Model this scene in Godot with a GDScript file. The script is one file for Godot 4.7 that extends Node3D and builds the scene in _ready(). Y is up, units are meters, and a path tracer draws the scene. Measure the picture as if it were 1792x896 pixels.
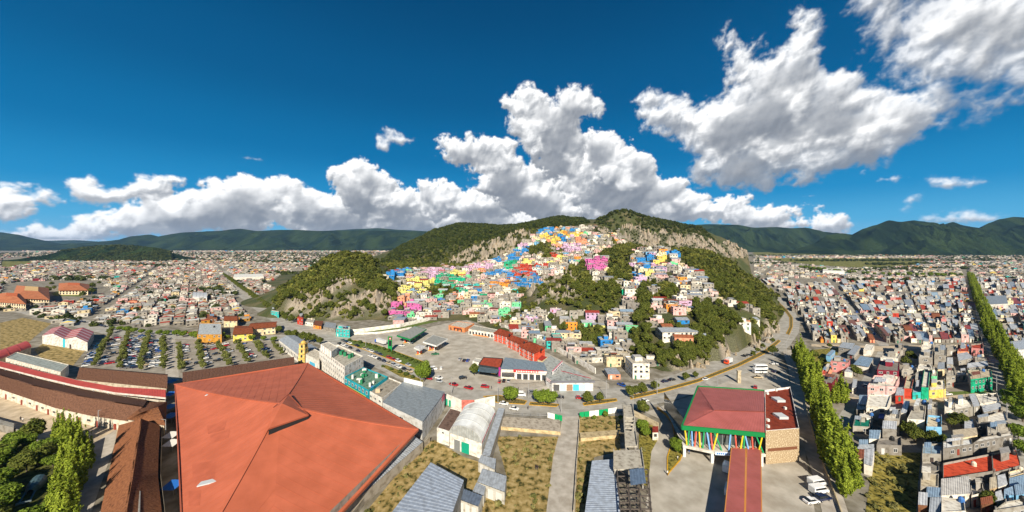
extends Node3D
# Aerial view over a highland town: a painted hillside quarter behind a ring road, a market hall,
# a bus terminal and flat-roofed blocks. Photo pixels (1792 x 896) give directions; the ground gives distances.

const F := 600.0      # focal length in photo pixels
const CX := 896.0
const YH := 428.0     # row of the horizon
const H := 76.0       # height of the camera above the flat ground

var rng := RandomNumberGenerator.new()
var used := {}
var M := {}
var TEX := {}

# ---------------------------------------------------------------- pixel -> place
func G(px: float, py: float, y := 0.0) -> Vector3:      # point at height y that this pixel sees
	var z := (H - y) * F / (py - YH)
	return Vector3((px - CX) / F * z, y, -z)

func to_px(p: Vector3) -> Vector2:
	return Vector2(CX + p.x / -p.z * F, YH + (H - p.y) / -p.z * F)

func height_over(base: Vector3, py: float) -> float:    # height of the point above base that is seen at row py
	return H + (YH - py) / F * -base.z - base.y

# ---------------------------------------------------------------- mesh builder
class MB:
	var v := PackedVector3Array()
	var c := PackedColorArray()
	var n := PackedVector3Array()
	var smooth := false
	func tri(a: Vector3, b: Vector3, d: Vector3, col := Color.WHITE) -> void:
		v.append(a); v.append(b); v.append(d)
		c.append(col); c.append(col); c.append(col)
	func quad(a: Vector3, b: Vector3, d: Vector3, e: Vector3, col := Color.WHITE) -> void:
		tri(a, b, d, col); tri(a, d, e, col)
	func box(lo: Vector3, hi: Vector3, col := Color.WHITE) -> void:
		prism([Vector3(lo.x, 0, lo.z), Vector3(hi.x, 0, lo.z), Vector3(hi.x, 0, hi.z), Vector3(lo.x, 0, hi.z)], lo.y, hi.y, col)
	func prism(q: Array, y0: float, y1: float, col := Color.WHITE, top := Color(-1, 0, 0), bottom := false) -> void:
		var m := q.size()
		for i in m:
			var a: Vector3 = q[i]
			var b: Vector3 = q[(i + 1) % m]
			quad(Vector3(a.x, y0, a.z), Vector3(b.x, y0, b.z), Vector3(b.x, y1, b.z), Vector3(a.x, y1, a.z), col)
		var tc := col if top.r < 0 else top
		for i in range(1, m - 1):
			var a: Vector3 = q[0]; var b: Vector3 = q[i]; var d: Vector3 = q[i + 1]
			tri(Vector3(a.x, y1, a.z), Vector3(b.x, y1, b.z), Vector3(d.x, y1, d.z), tc)
			if bottom:
				tri(Vector3(a.x, y0, a.z), Vector3(b.x, y0, b.z), Vector3(d.x, y0, d.z), col)
	func obox(o: Vector3, ax: Vector3, ay: Vector3, az: Vector3, col := Color.WHITE) -> void:   # box from a corner and three edges
		var p := [o, o + ax, o + ax + az, o + az, o + ay, o + ax + ay, o + ax + ay + az, o + az + ay]
		for f in [[0, 1, 2, 3], [4, 5, 6, 7], [0, 1, 5, 4], [1, 2, 6, 5], [2, 3, 7, 6], [3, 0, 4, 7]]:
			quad(p[f[0]], p[f[1]], p[f[2]], p[f[3]], col)
	func bar(a: Vector3, b: Vector3, w: float, col := Color.WHITE, h := -1.0) -> void:          # square bar from a to b
		var d := (b - a)
		var s := d.cross(Vector3.UP)
		if s.length() < 0.001 * d.length():
			s = Vector3.RIGHT
		s = s.normalized() * w
		var u := s.cross(d).normalized() * (w if h < 0 else h)
		obox(a - s / 2 - u / 2, s, u, d, col)
	func tube(a: Vector3, b: Vector3, r0: float, r1: float, k := 8, col := Color.WHITE, caps := true) -> void:
		var d := (b - a).normalized()
		var s := d.cross(Vector3(0.3, 0.05, 1) if absf(d.y) > 0.5 else Vector3.UP).normalized()
		var u := s.cross(d)
		for i in k:
			var t0 := TAU * i / k; var t1 := TAU * (i + 1) / k
			var p0 := s * cos(t0) + u * sin(t0); var p1 := s * cos(t1) + u * sin(t1)
			quad(a + p0 * r0, a + p1 * r0, b + p1 * r1, b + p0 * r1, col)
			if caps:
				tri(b, b + p0 * r1, b + p1 * r1, col)
				tri(a, a + p0 * r0, a + p1 * r0, col)
	func lathe(at: Vector3, prof: Array, k := 10, col := Color.WHITE) -> void:                  # prof: Vector2(radius, height)
		for j in prof.size() - 1:
			for i in k:
				var t0 := TAU * i / k; var t1 := TAU * (i + 1) / k
				var a: Vector2 = prof[j]; var b: Vector2 = prof[j + 1]
				quad(at + Vector3(cos(t0) * a.x, a.y, sin(t0) * a.x), at + Vector3(cos(t1) * a.x, a.y, sin(t1) * a.x), at + Vector3(cos(t1) * b.x, b.y, sin(t1) * b.x), at + Vector3(cos(t0) * b.x, b.y, sin(t0) * b.x), col)
	func poly(q: PackedVector3Array, col := Color.WHITE) -> void:                               # flat polygon of any outline
		var flat := PackedVector2Array()
		for p in q:
			flat.append(Vector2(p.x, p.z))
		var ix := Geometry2D.triangulate_polygon(flat)
		for i in range(0, ix.size(), 3):
			tri(q[ix[i]], q[ix[i + 1]], q[ix[i + 2]], col)
	func sheet(a: Vector3, b: Vector3, d: Vector3, e: Vector3, pitch: float, amp: float, col := Color.WHITE) -> void:
		# corrugated sheet: a-b is the eave, d above b, e above a; ribs run from eave to ridge
		var m := maxi(1, int(a.distance_to(b) / pitch))
		var up := (b - a).cross(e - a).normalized()
		if up.y < 0: up = -up
		for i in m:
			var ts := [float(i) / m, (i + 0.35) / m, (i + 0.5) / m, (i + 0.85) / m, float(i + 1) / m]
			var hs := [0.0, 0.0, amp, amp, 0.0]
			for k in 4:
				var l0: Vector3 = a.lerp(b, ts[k]) + up * hs[k]
				var l1: Vector3 = a.lerp(b, ts[k + 1]) + up * hs[k + 1]
				quad(l0, l1, e.lerp(d, ts[k + 1]) + up * hs[k + 1], e.lerp(d, ts[k]) + up * hs[k], col)
	func mesh(origin := Vector3.ZERO) -> ArrayMesh:
		var vv := v
		if origin != Vector3.ZERO:
			vv = PackedVector3Array()
			vv.resize(v.size())
			for i in v.size():
				vv[i] = v[i] - origin
		var arr := []
		arr.resize(Mesh.ARRAY_MAX)
		arr[Mesh.ARRAY_VERTEX] = vv
		arr[Mesh.ARRAY_COLOR] = c
		if n.size() == v.size():
			arr[Mesh.ARRAY_NORMAL] = n
		var am := ArrayMesh.new()
		am.add_surface_from_arrays(Mesh.PRIMITIVE_TRIANGLES, arr)
		return am

# ---------------------------------------------------------------- nodes
func numbered(called: String) -> String:
	var k: int = used.get(called, 0)
	used[called] = k + 1
	return called if k == 0 else "%s_%03d" % [called, k]

func tag(o: Node, label := "", category := "", group := "", kind := "") -> void:
	if label: o.set_meta("label", label)
	if category: o.set_meta("category", category)
	if group: o.set_meta("group", group)
	if kind: o.set_meta("kind", kind)

func thing(called: String, label: String, category: String, at := Vector3.ZERO, group := "", kind := "") -> Node3D:
	var o := Node3D.new()
	o.name = numbered(called)
	add_child(o)
	o.position = at
	tag(o, label, category, group, kind)
	return o

func part(called: String, mb: MB, m: Material, parent: Node3D, label := "", kind := "") -> MeshInstance3D:
	# mb is in world coordinates; the mesh is stored relative to the thing's base
	var o := MeshInstance3D.new()
	o.name = called
	var at := Vector3.ZERO
	var p: Node = parent
	while p != self and p != null:
		at += p.position
		p = p.get_parent()
	o.mesh = mb.mesh(at)
	o.material_override = m
	parent.add_child(o, true)
	tag(o, label, "", "", kind)
	return o

func piece(called: String, mesh: Mesh, m: Material, parent: Node3D, t := Transform3D()) -> MeshInstance3D:
	var o := MeshInstance3D.new()
	o.name = called
	o.mesh = mesh
	o.material_override = m
	o.transform = t
	parent.add_child(o, true)
	return o

func lone(called: String, mb: MB, m: Material, at: Vector3, label: String, category: String, group := "", kind := "") -> MeshInstance3D:
	var o := MeshInstance3D.new()
	o.name = numbered(called)
	o.mesh = mb.mesh(at)
	o.material_override = m
	add_child(o)
	o.position = at
	tag(o, label, category, group, kind)
	return o

func setting(called: String, mb: MB, m: Material, label := "", kind := "structure") -> MeshInstance3D:
	var o := MeshInstance3D.new()
	o.name = numbered(called)
	o.mesh = mb.mesh()
	o.material_override = m
	add_child(o)
	tag(o, label, "", "", kind)
	return o

func copy(o: Node3D, at: Vector3, turn := 0.0, scale := Vector3.ONE, label := "") -> Node3D:
	var stem := String(o.name).rstrip("0123456789").trim_suffix("_")
	var c: Node3D = o.duplicate()
	c.name = numbered(stem)
	add_child(c)
	c.transform = Transform3D(Basis(Vector3.UP, turn).scaled_local(scale), at)
	if label: c.set_meta("label", label)
	return c

# ---------------------------------------------------------------- materials
func srgb(r: float, g: float, b: float) -> Color:      # 0..255 as seen in paint -> linear
	return Color(r / 255.0, g / 255.0, b / 255.0).srgb_to_linear()

func noise_tex(key: String, freq: float, lo: Color, hi: Color, octaves := 5, size := 512, kind := FastNoiseLite.TYPE_SIMPLEX_SMOOTH, mid := Color(-1, 0, 0), at := 0.5) -> Texture2D:
	if TEX.has(key): return TEX[key]
	var f := FastNoiseLite.new()
	f.seed = key.hash() % 1000
	f.noise_type = kind
	f.frequency = freq
	f.fractal_octaves = octaves
	f.fractal_gain = 0.55
	var t := NoiseTexture2D.new()
	t.width = size; t.height = size
	t.seamless = true
	t.noise = f
	var g := Gradient.new()
	g.set_color(0, lo); g.set_color(1, hi)
	g.set_offset(0, 0.15); g.set_offset(1, 0.85)
	if mid.r >= 0: g.add_point(at, mid)
	t.color_ramp = g
	TEX[key] = t
	return t

func mat(key: String, col: Color, rough := 0.85, tex: Texture2D = null, metres := 6.0, metal := 0.0, spec := 0.4) -> StandardMaterial3D:
	# col is a linear base colour; the texture is a pattern of stains laid over it in world space
	if M.has(key): return M[key]
	var m := StandardMaterial3D.new()
	m.resource_name = key
	m.albedo_color = col.linear_to_srgb()
	m.roughness = rough
	m.metallic = metal
	m.metallic_specular = spec
	m.vertex_color_use_as_albedo = true
	if tex:
		m.albedo_texture = tex
		m.uv1_triplanar = true
		m.uv1_world_triplanar = true
		m.uv1_scale = Vector3.ONE / metres
		m.uv1_triplanar_sharpness = 4.0
	M[key] = m
	return m

func grey(v: float) -> Color:
	return Color(v, v, v)


# the hill: pixels whose distance is known from the ground, the houses and the ridges
const HILL_FOOT := [[560, 592], [600, 590], [660, 584], [720, 580], [760, 570], [815, 562], [860, 585], [930, 610], [1000, 640], [1060, 668], [1120, 690], [1180, 676], [1240, 656], [1300, 620], [1350, 622], [1300, 650], [1220, 672], [1398, 602], [1392, 580], [1390, 556], [1368, 528], [1340, 594], [1362, 568], [1360, 545], [1346, 522], [1330, 502], [1350, 506], [1335, 480], [1325, 462], [1330, 452], [480, 560], [490, 575], [520, 585], [470, 540], [480, 510], [470, 490], [560, 470], [440, 470], [300, 600], [450, 640], [650, 640], [850, 660], [1000, 720], [1120, 730], [1250, 700], [1400, 620], [1420, 540], [1390, 490], [1400, 460], [1420, 448], [380, 460], [560, 455], [620, 450], [440, 520], [430, 500], [460, 555]]
const HILL_FACE := [[500, 553, 360], [540, 556, 352], [590, 560, 345], [650, 556, 350], [690, 550, 352], [500, 532, 366], [515, 520, 372], [545, 520, 368], [590, 526, 362], [600, 512, 372], [640, 530, 362], [675, 520, 372], [530, 495, 395], [560, 478, 415], [560, 458, 440], [590, 448, 450], [620, 446, 455], [650, 455, 450], [672, 480, 440], [690, 505, 410], [600, 480, 405], [640, 490, 395], [560, 470, 500], [620, 462, 520], [690, 535, 370], [740, 545, 365], [800, 540, 370], [700, 510, 430], [760, 515, 425], [830, 520, 400], [880, 540, 360], [700, 478, 560], [660, 470, 600], [760, 485, 520], [800, 500, 470], [860, 500, 450], [900, 520, 400], [800, 468, 610], [850, 462, 640], [740, 462, 680], [690, 462, 720], [900, 480, 510], [900, 455, 600], [780, 462, 690], [850, 447, 690], [890, 436, 690], [800, 452, 725], [850, 431, 725], [880, 420, 735], [912, 410, 745], [940, 425, 700], [960, 412, 730], [1000, 440, 620], [960, 450, 570], [1000, 402, 760], [1030, 396, 790], [970, 402, 770], [1040, 420, 680], [680, 447, 1000], [700, 436, 1050], [730, 420, 1100], [760, 403, 1150], [800, 391, 1200], [850, 393, 1200], [880, 399, 1150], [940, 388, 1200], [980, 378, 1250], [1015, 384, 1200], [1035, 390, 1000], [1052, 383, 940], [1075, 371, 930], [1095, 368, 930], [1120, 377, 930], [1140, 386, 930], [1180, 392, 960], [1230, 400, 1000], [1270, 418, 1020], [1300, 434, 1040], [1085, 405, 860], [1110, 402, 870], [1160, 408, 880], [1215, 415, 900], [1255, 427, 930], [1300, 441, 960], [1090, 425, 830], [1150, 436, 830], [1220, 442, 850], [1260, 447, 880], [1305, 450, 930], [1060, 410, 790], [1050, 440, 560], [1100, 445, 480], [1150, 446, 470], [1170, 440, 480], [1200, 436, 490], [1230, 440, 480], [1260, 450, 470], [1290, 470, 440], [1310, 490, 420], [1330, 520, 370], [1335, 545, 325], [1150, 446, 640], [1230, 446, 680], [1290, 456, 640], [1000, 470, 440], [960, 480, 440], [930, 500, 420], [1020, 490, 400], [990, 515, 345], [950, 525, 350], [930, 540, 345], [1000, 540, 315], [1040, 520, 330], [900, 560, 322], [960, 575, 300], [1020, 580, 280], [1040, 600, 256], [1100, 620, 232], [1060, 560, 290], [1060, 500, 370], [1060, 470, 450], [1100, 560, 270], [1100, 520, 315], [1100, 490, 360], [1150, 600, 235], [1150, 570, 258], [1150, 530, 300], [1150, 490, 360], [1170, 465, 410], [1200, 560, 265], [1200, 520, 310], [1200, 480, 370], [1250, 590, 236], [1250, 560, 260], [1250, 520, 310], [1250, 490, 360], [1300, 570, 255], [1300, 540, 290], [1310, 590, 250], [1140, 640, 212], [1180, 646, 206], [1230, 628, 220], [1270, 610, 232], [1180, 620, 215], [1220, 606, 226], [1260, 592, 238], [1325, 562, 285]]
const HILL_BACK := [[-500, 1700, 0], [0, 1750, 10], [500, 1700, 0], [900, 1500, 0], [900, 1000, 0], [-600, 1300, 0], [750, 800, 0], [520, 700, 0], [600, 850, 0], [705, 950, 0], [470, 610, 0], [760, 1080, 0], [430, 540, 0]]

# ---------------------------------------------------------------- sky: air and clouds, computed for every direction
const SKW := 4096
const SKH := 2048
var sky_data := PackedFloat32Array()

func sky_air(az: float, el: float) -> Color:
	var y := clampf(el / (PI / 2), 0.0, 1.0)
	var keys := [[0.0, Color(0.22, 0.50, 0.72)], [0.035, Color(0.075, 0.38, 0.65)], [0.08, Color(0.012, 0.24, 0.51)], [0.15, Color(0.002, 0.148, 0.36)], [0.25, Color(0.001, 0.092, 0.245)], [0.39, Color(0.0005, 0.056, 0.160)], [0.6, Color(0.0005, 0.040, 0.122)], [1.0, Color(0.0005, 0.034, 0.108)]]
	for i in keys.size() - 1:
		if y <= keys[i + 1][0]:
			var t: float = (y - keys[i][0]) / (keys[i + 1][0] - keys[i][0])
			return keys[i][1].lerp(keys[i + 1][1], smoothstep(0.0, 1.0, t) * 0.4 + t * 0.6)
	return keys[-1][1]

func cloud_layer(blobs: Array, seed: int, amp: float, soft: float, base_dark: float, bright := 1.0, wisp := 0.0) -> void:
	# blobs: [azimuth, elevation, half width, half height] in radians; each carries smaller heads round its rim
	var rr := RandomNumberGenerator.new()
	rr.seed = seed * 31
	var more := []
	for b in blobs:
		more.append([b[0], b[1], b[2] * 0.92, b[3] * 0.92])
		for i in 7:
			var a := rr.randf_range(-0.5, PI + 0.5) if i < 5 else rr.randf() * TAU
			var s := rr.randf_range(0.2, 0.46)
			more.append([b[0] + cos(a) * b[2] * rr.randf_range(0.7, 1.0), b[1] + sin(a) * b[3] * rr.randf_range(0.7, 1.0), lerpf(b[2], b[3], 0.5) * s, b[3] * s])
	blobs = more
	var px_rad := TAU / SKW
	var a0 := 9.0; var a1 := -9.0; var e0 := 9.0; var e1 := -9.0
	for b in blobs:
		a0 = minf(a0, b[0] - b[2] * 1.3 - amp * 2); a1 = maxf(a1, b[0] + b[2] * 1.3 + amp * 2)
		e0 = minf(e0, b[1] - b[3] * 1.3 - amp * 2); e1 = maxf(e1, b[1] + b[3] * 1.3 + amp * 2)
	e0 = maxf(e0, 0.0); e1 = minf(e1, 1.5)
	var w := int((a1 - a0) / px_rad) + 1
	var h := int((e1 - e0) / px_rad) + 1
	if w < 8 or h < 8: return
	# coarse field of the blobs
	const K := 14
	var cw := w / K + 3
	var ch := h / K + 3
	var coarse := PackedFloat32Array()
	coarse.resize(cw * ch)
	for j in ch:
		var el := e1 - j * K * px_rad
		for i in cw:
			var az := a0 + i * K * px_rad
			var s := 0.0
			var best := -1.0
			for b in blobs:
				var dx: float = (az - b[0]) / b[2]
				var dy: float = (el - b[1]) / b[3]
				if dy < 0: dy *= 1.12
				var q := dx * dx + dy * dy
				var d: float = (1.0 - sqrt(q)) * minf(b[2], b[3])
				best = maxf(best, d)
				if q < 1.0: s += (1.0 - q) * (1.0 - q) * minf(b[2], b[3]) * 0.35
			coarse[j * cw + i] = best + s
	var n1 := FastNoiseLite.new()
	n1.noise_type = FastNoiseLite.TYPE_SIMPLEX_SMOOTH
	n1.seed = seed; n1.frequency = 9.0; n1.fractal_octaves = 6; n1.fractal_gain = 0.52; n1.fractal_lacunarity = 2.1
	n1.domain_warp_enabled = true
	n1.domain_warp_type = FastNoiseLite.DOMAIN_WARP_SIMPLEX
	n1.domain_warp_amplitude = 0.035
	n1.domain_warp_frequency = 12.0
	n1.domain_warp_fractal_octaves = 2
	var n2 := FastNoiseLite.new()                      # billows: rounded heads with sharp creases
	n2.noise_type = FastNoiseLite.TYPE_CELLULAR
	n2.cellular_return_type = FastNoiseLite.RETURN_DISTANCE
	n2.cellular_distance_function = FastNoiseLite.DISTANCE_EUCLIDEAN
	n2.seed = seed + 7; n2.frequency = 20.0; n2.fractal_octaves = 3; n2.fractal_type = FastNoiseLite.FRACTAL_FBM; n2.fractal_gain = 0.55
	n2.domain_warp_enabled = true
	n2.domain_warp_amplitude = 0.02
	n2.domain_warp_frequency = 20.0
	var n4 := FastNoiseLite.new()                      # torn, fibrous edges
	n4.noise_type = FastNoiseLite.TYPE_SIMPLEX_SMOOTH
	n4.seed = seed + 5; n4.frequency = 34.0; n4.fractal_octaves = 5; n4.fractal_gain = 0.62
	n4.domain_warp_enabled = true
	n4.domain_warp_amplitude = 0.02
	n4.domain_warp_frequency = 25.0
	var n3 := FastNoiseLite.new()
	n3.noise_type = FastNoiseLite.TYPE_SIMPLEX_SMOOTH
	n3.seed = seed + 3; n3.frequency = 7.0; n3.fractal_octaves = 4
	var dd := PackedFloat32Array(); dd.resize(w * h)
	var hh := PackedFloat32Array(); hh.resize(w * h)
	for j in h:
		var el := e1 - j * px_rad
		var jj := j / K
		var fj := float(j % K) / K
		for i in w:
			var ii := i / K
			var fi := float(i % K) / K
			var o := jj * cw + ii
			var d := lerpf(lerpf(coarse[o], coarse[o + 1], fi), lerpf(coarse[o + cw], coarse[o + cw + 1], fi), fj)
			if d < -amp * 1.9:
				dd[j * w + i] = d
				continue
			var az := a0 + i * px_rad
			var x := az * cos(el * 0.6)
			var f := n1.get_noise_2d(x, el)
			var g := 0.0
			if d > -amp * 1.5:
				g = -n2.get_noise_2d(x * 0.9, el)
			var t := n4.get_noise_2d(x, el * 1.15)
			d += amp * (1.55 * f + 0.85 * (g - 0.35) + 0.85 * t + 0.5)
			dd[j * w + i] = d
			hh[j * w + i] = sqrt(maxf(d, 0.0) * 0.10) + amp * 0.40 * g + amp * 0.5 * f + amp * 0.05 * t
	# light: the sun stands behind the viewer, above; thick cloud higher up shades what is below it
	var col := PackedFloat32Array(); col.resize(w)
	for j in h:
		var row := j * w
		var el := e1 - j * px_rad
		var sy := int((0.5 - el / PI) * SKH)
		if sy < 0 or sy >= SKH: continue
		for i in w:
			var d := dd[row + i]
			# shade from above, running average
			col[i] = col[i] * (1.0 - px_rad * 14.0) + maxf(d, 0.0) * px_rad * 520.0
			if d <= 0.0: continue
			var alpha := smoothstep(0.0, soft, d)
			if wisp > 0.0: alpha *= lerpf(1.0, clampf(d / (amp * 3.0), 0.25, 1.0), wisp)
			var c0 := hh[row + i]
			var gx := 0.0; var gy := 0.0
			if i > 5 and i < w - 6 and j > 5 and j < h - 6:
				gx = 0.3 * (hh[row + i + 2] - hh[row + i - 2]) / (4.0 * px_rad) + 0.7 * (hh[row + i + 6] - hh[row + i - 6]) / (12.0 * px_rad)
				gy = 0.3 * (hh[row - w * 2 + i] - hh[row + w * 2 + i]) / (4.0 * px_rad) + 0.7 * (hh[row - w * 6 + i] - hh[row + w * 6 + i]) / (12.0 * px_rad)
			var k := 0.62
			var nn := Vector3(-gx * k, -gy * k, 1.0).normalized()
			var lit := clampf(nn.x * -0.25 + nn.y * 0.62 + nn.z * 0.52, 0.0, 1.0)
			var big := n3.get_noise_2d((a0 + i * px_rad), el * 1.4)
			var occ := exp(-col[i] * base_dark * maxf(0.1, 1.0 + 3.4 * big))
			var l := (0.35 + 0.65 * lit) * (0.22 + 0.78 * occ)
			l = clampf(l * 1.34 + 0.16 * big, 0.0, 1.0)
			var shade := Color(0.13, 0.155, 0.195)
			var light := Color(0.94, 0.94, 0.935) * bright
			var cc := shade.lerp(light, l * l * 0.55 + l * 0.45)
			var sx := (int(roundf((a0 + i * px_rad) / px_rad)) % SKW + SKW) % SKW
			var p := (sy * SKW + sx) * 3
			sky_data[p] = lerpf(sky_data[p], cc.r, alpha)
			sky_data[p + 1] = lerpf(sky_data[p + 1], cc.g, alpha)
			sky_data[p + 2] = lerpf(sky_data[p + 2], cc.b, alpha)

func px_blobs(list: Array) -> Array:                   # ellipses given in photo pixels -> directions
	var out := []
	for b in list:
		var az := atan((b[0] - CX) / F)
		var el := atan((YH - b[1]) / F * cos(az))
		out.append([az, el, b[2] * cos(az) * cos(az) / F, b[3] * cos(az) * pow(cos(el), 2) / F])
	return out

func make_sky() -> Texture2D:
	sky_data.resize(SKW * SKH * 3)
	for j in SKH:
		var el := (0.5 - (j + 0.5) / SKH) * PI
		var c := sky_air(0.0, el) * 0.9 if el > 0 else Color(0.30, 0.36, 0.40)
		for i in SKW:
			var p := (j * SKW + i) * 3
			sky_data[p] = c.r; sky_data[p + 1] = c.g; sky_data[p + 2] = c.b
	# the same weather goes on round the rest of the horizon
	var r := RandomNumberGenerator.new()
	r.seed = 11
	var rest := []
	for i in 46:
		var az := r.randf_range(1.05, TAU - 1.05)
		var el := r.randf_range(0.02, 0.16)
		if i % 5 == 0: el = r.randf_range(0.2, 0.6)
		rest.append([az, el, r.randf_range(0.06, 0.16), r.randf_range(0.03, 0.07)])
	cloud_layer(rest, 3, 0.02, 0.012, 1.0)
	cloud_layer(px_blobs([[95, 411, 45, 10], [160, 400, 55, 18], [230, 388, 60, 28], [310, 378, 70, 38], [390, 366, 75, 46], [450, 358, 65, 44], [520, 368, 70, 40], [590, 380, 80, 36], [660, 375, 80, 44], [750, 384, 80, 36], [840, 388, 90, 36], [940, 385, 90, 36]]), 21, 0.016, 0.010, 1.0)
	cloud_layer(px_blobs([[8, 362, 34, 26], [36, 352, 26, 16], [70, 350, 30, 10], [92, 347, 20, 8], [45, 372, 18, 11], [155, 336, 24, 22], [172, 348, 26, 17], [150, 322, 15, 10], [204, 342, 14, 12], [236, 328, 13, 11], [262, 330, 22, 10], [296, 328, 24, 9]]), 22, 0.011, 0.010, 0.7)
	cloud_layer(px_blobs([[428, 284, 17, 6], [446, 280, 15, 5], [462, 284, 10, 4], [668, 252, 11, 15], [684, 236, 17, 9], [706, 243, 16, 9]]), 23, 0.0065, 0.010, 0.5, 0.95, 0.3)
	cloud_layer(px_blobs([[1060, 300, 60, 52], [1100, 330, 60, 45], [1150, 345, 60, 36], [1190, 362, 60, 28], [1050, 262, 34, 24], [1010, 350, 70, 40], [950, 330, 60, 50], [1250, 372, 60, 20], [1320, 380, 60, 14], [1390, 391, 50, 9], [1440, 398, 30, 6], [640, 318, 42, 28], [650, 345, 60, 34], [600, 306, 22, 12], [700, 355, 50, 26], [768, 352, 40, 26], [840, 365, 60, 30]]), 24, 0.015, 0.008, 1.25)
	cloud_layer(px_blobs([[918, 190, 34, 26], [1002, 188, 38, 24], [958, 222, 56, 34], [972, 258, 46, 34], [980, 292, 48, 34], [985, 330, 50, 34]]), 25, 0.015, 0.012, 1.3, 0.97)
	cloud_layer(px_blobs([[802, 264, 34, 15], [826, 272, 46, 22], [866, 292, 46, 26], [896, 322, 52, 30], [930, 348, 56, 30], [965, 365, 50, 20], [880, 258, 16, 14]]), 26, 0.014, 0.010, 1.7, 0.97)
	cloud_layer(px_blobs([[1556, 34, 50, 56], [1612, 48, 56, 74], [1680, 40, 80, 84], [1752, 50, 80, 74], [1648, 124, 58, 44], [1704, 110, 66, 46], [1770, 100, 60, 40], [1664, 182, 30, 22], [1640, 160, 24, 20], [1800, 60, 60, 70], [1590, 96, 26, 40], [1712, 186, 16, 8]]), 27, 0.022, 0.030, 0.35, 0.97, 0.5)
	cloud_layer(px_blobs([[1146, 178, 26, 16], [1170, 204, 36, 22], [1210, 222, 46, 28], [1250, 238, 64, 44], [1310, 218, 74, 58], [1372, 196, 74, 78], [1392, 130, 38, 56], [1404, 80, 26, 44], [1440, 228, 84, 60], [1510, 232, 74, 54], [1560, 212, 54, 48], [1470, 170, 40, 40], [1340, 150, 40, 40], [1590, 200, 22, 26], [1350, 266, 100, 42], [1300, 296, 76, 34], [1270, 276, 50, 26], [1450, 272, 80, 26], [1350, 318, 36, 13], [1296, 108, 14, 24], [1275, 75, 8, 16], [1330, 80, 18, 8]]), 28, 0.018, 0.022, 0.75, 1.0, 0.2)
	cloud_layer(px_blobs([[1552, 320, 20, 7], [1534, 323, 10, 4], [1608, 316, 17, 9], [1660, 320, 24, 10], [1690, 326, 8, 5], [1745, 308, 10, 6], [1600, 348, 8, 4], [1578, 363, 15, 4], [1738, 325, 8, 4], [1412, 345, 10, 4], [1520, 294, 8, 4], [1640, 382, 26, 6], [1690, 380, 30, 8], [1735, 379, 20, 7], [1790, 365, 10, 10]]), 29, 0.006, 0.008, 0.5, 0.98, 0.2)
	var im := Image.create_from_data(SKW, SKH, false, Image.FORMAT_RGBF, sky_data.to_byte_array())
	sky_data = PackedFloat32Array()
	return ImageTexture.create_from_image(im)

func make_air() -> void:
	var cam := Camera3D.new()
	cam.name = "camera"
	cam.projection = Camera3D.PROJECTION_FRUSTUM
	cam.near = 0.5
	cam.far = 40000.0
	cam.size = 0.5 * 896.0 / F
	cam.frustum_offset = Vector2(0, 0.5 * (YH - 448.0) / F)
	cam.position = Vector3(0, H, 0)
	add_child(cam)
	cam.current = true
	var env := Environment.new()
	env.background_mode = Environment.BG_SKY
	var sm := PanoramaSkyMaterial.new()
	sm.panorama = make_sky()
	var sk := Sky.new()
	sk.sky_material = sm
	env.sky = sk
	env.tonemap_mode = Environment.TONE_MAPPER_LINEAR
	env.tonemap_exposure = 1.54
	env.background_energy_multiplier = 0.84
	env.fog_enabled = true
	env.fog_density = 0.000028
	env.fog_light_color = Color(0.55, 0.76, 1.0)
	env.sdfgi_enabled = true
	env.ssao_enabled = true
	env.ssil_enabled = true
	var we := WorldEnvironment.new()
	we.name = "air"
	we.environment = env
	add_child(we)
	var sun := DirectionalLight3D.new()
	sun.name = "sun"
	sun.light_energy = 1.6
	sun.light_angular_distance = 0.5
	sun.light_color = Color(1.0, 0.955, 0.88)
	sun.shadow_enabled = true
	sun.directional_shadow_max_distance = 2000.0
	sun.rotation_degrees = Vector3(-33.0, 1.5, 0)
	add_child(sun)


# ---------------------------------------------------------------- terrain
const GX0 := -620.0
const GZ0 := 180.0
const GS := 6.0
const GNX := 270
const GNZ := 262
var hg := PackedFloat32Array()      # heights
var rockw := PackedFloat32Array()

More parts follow.
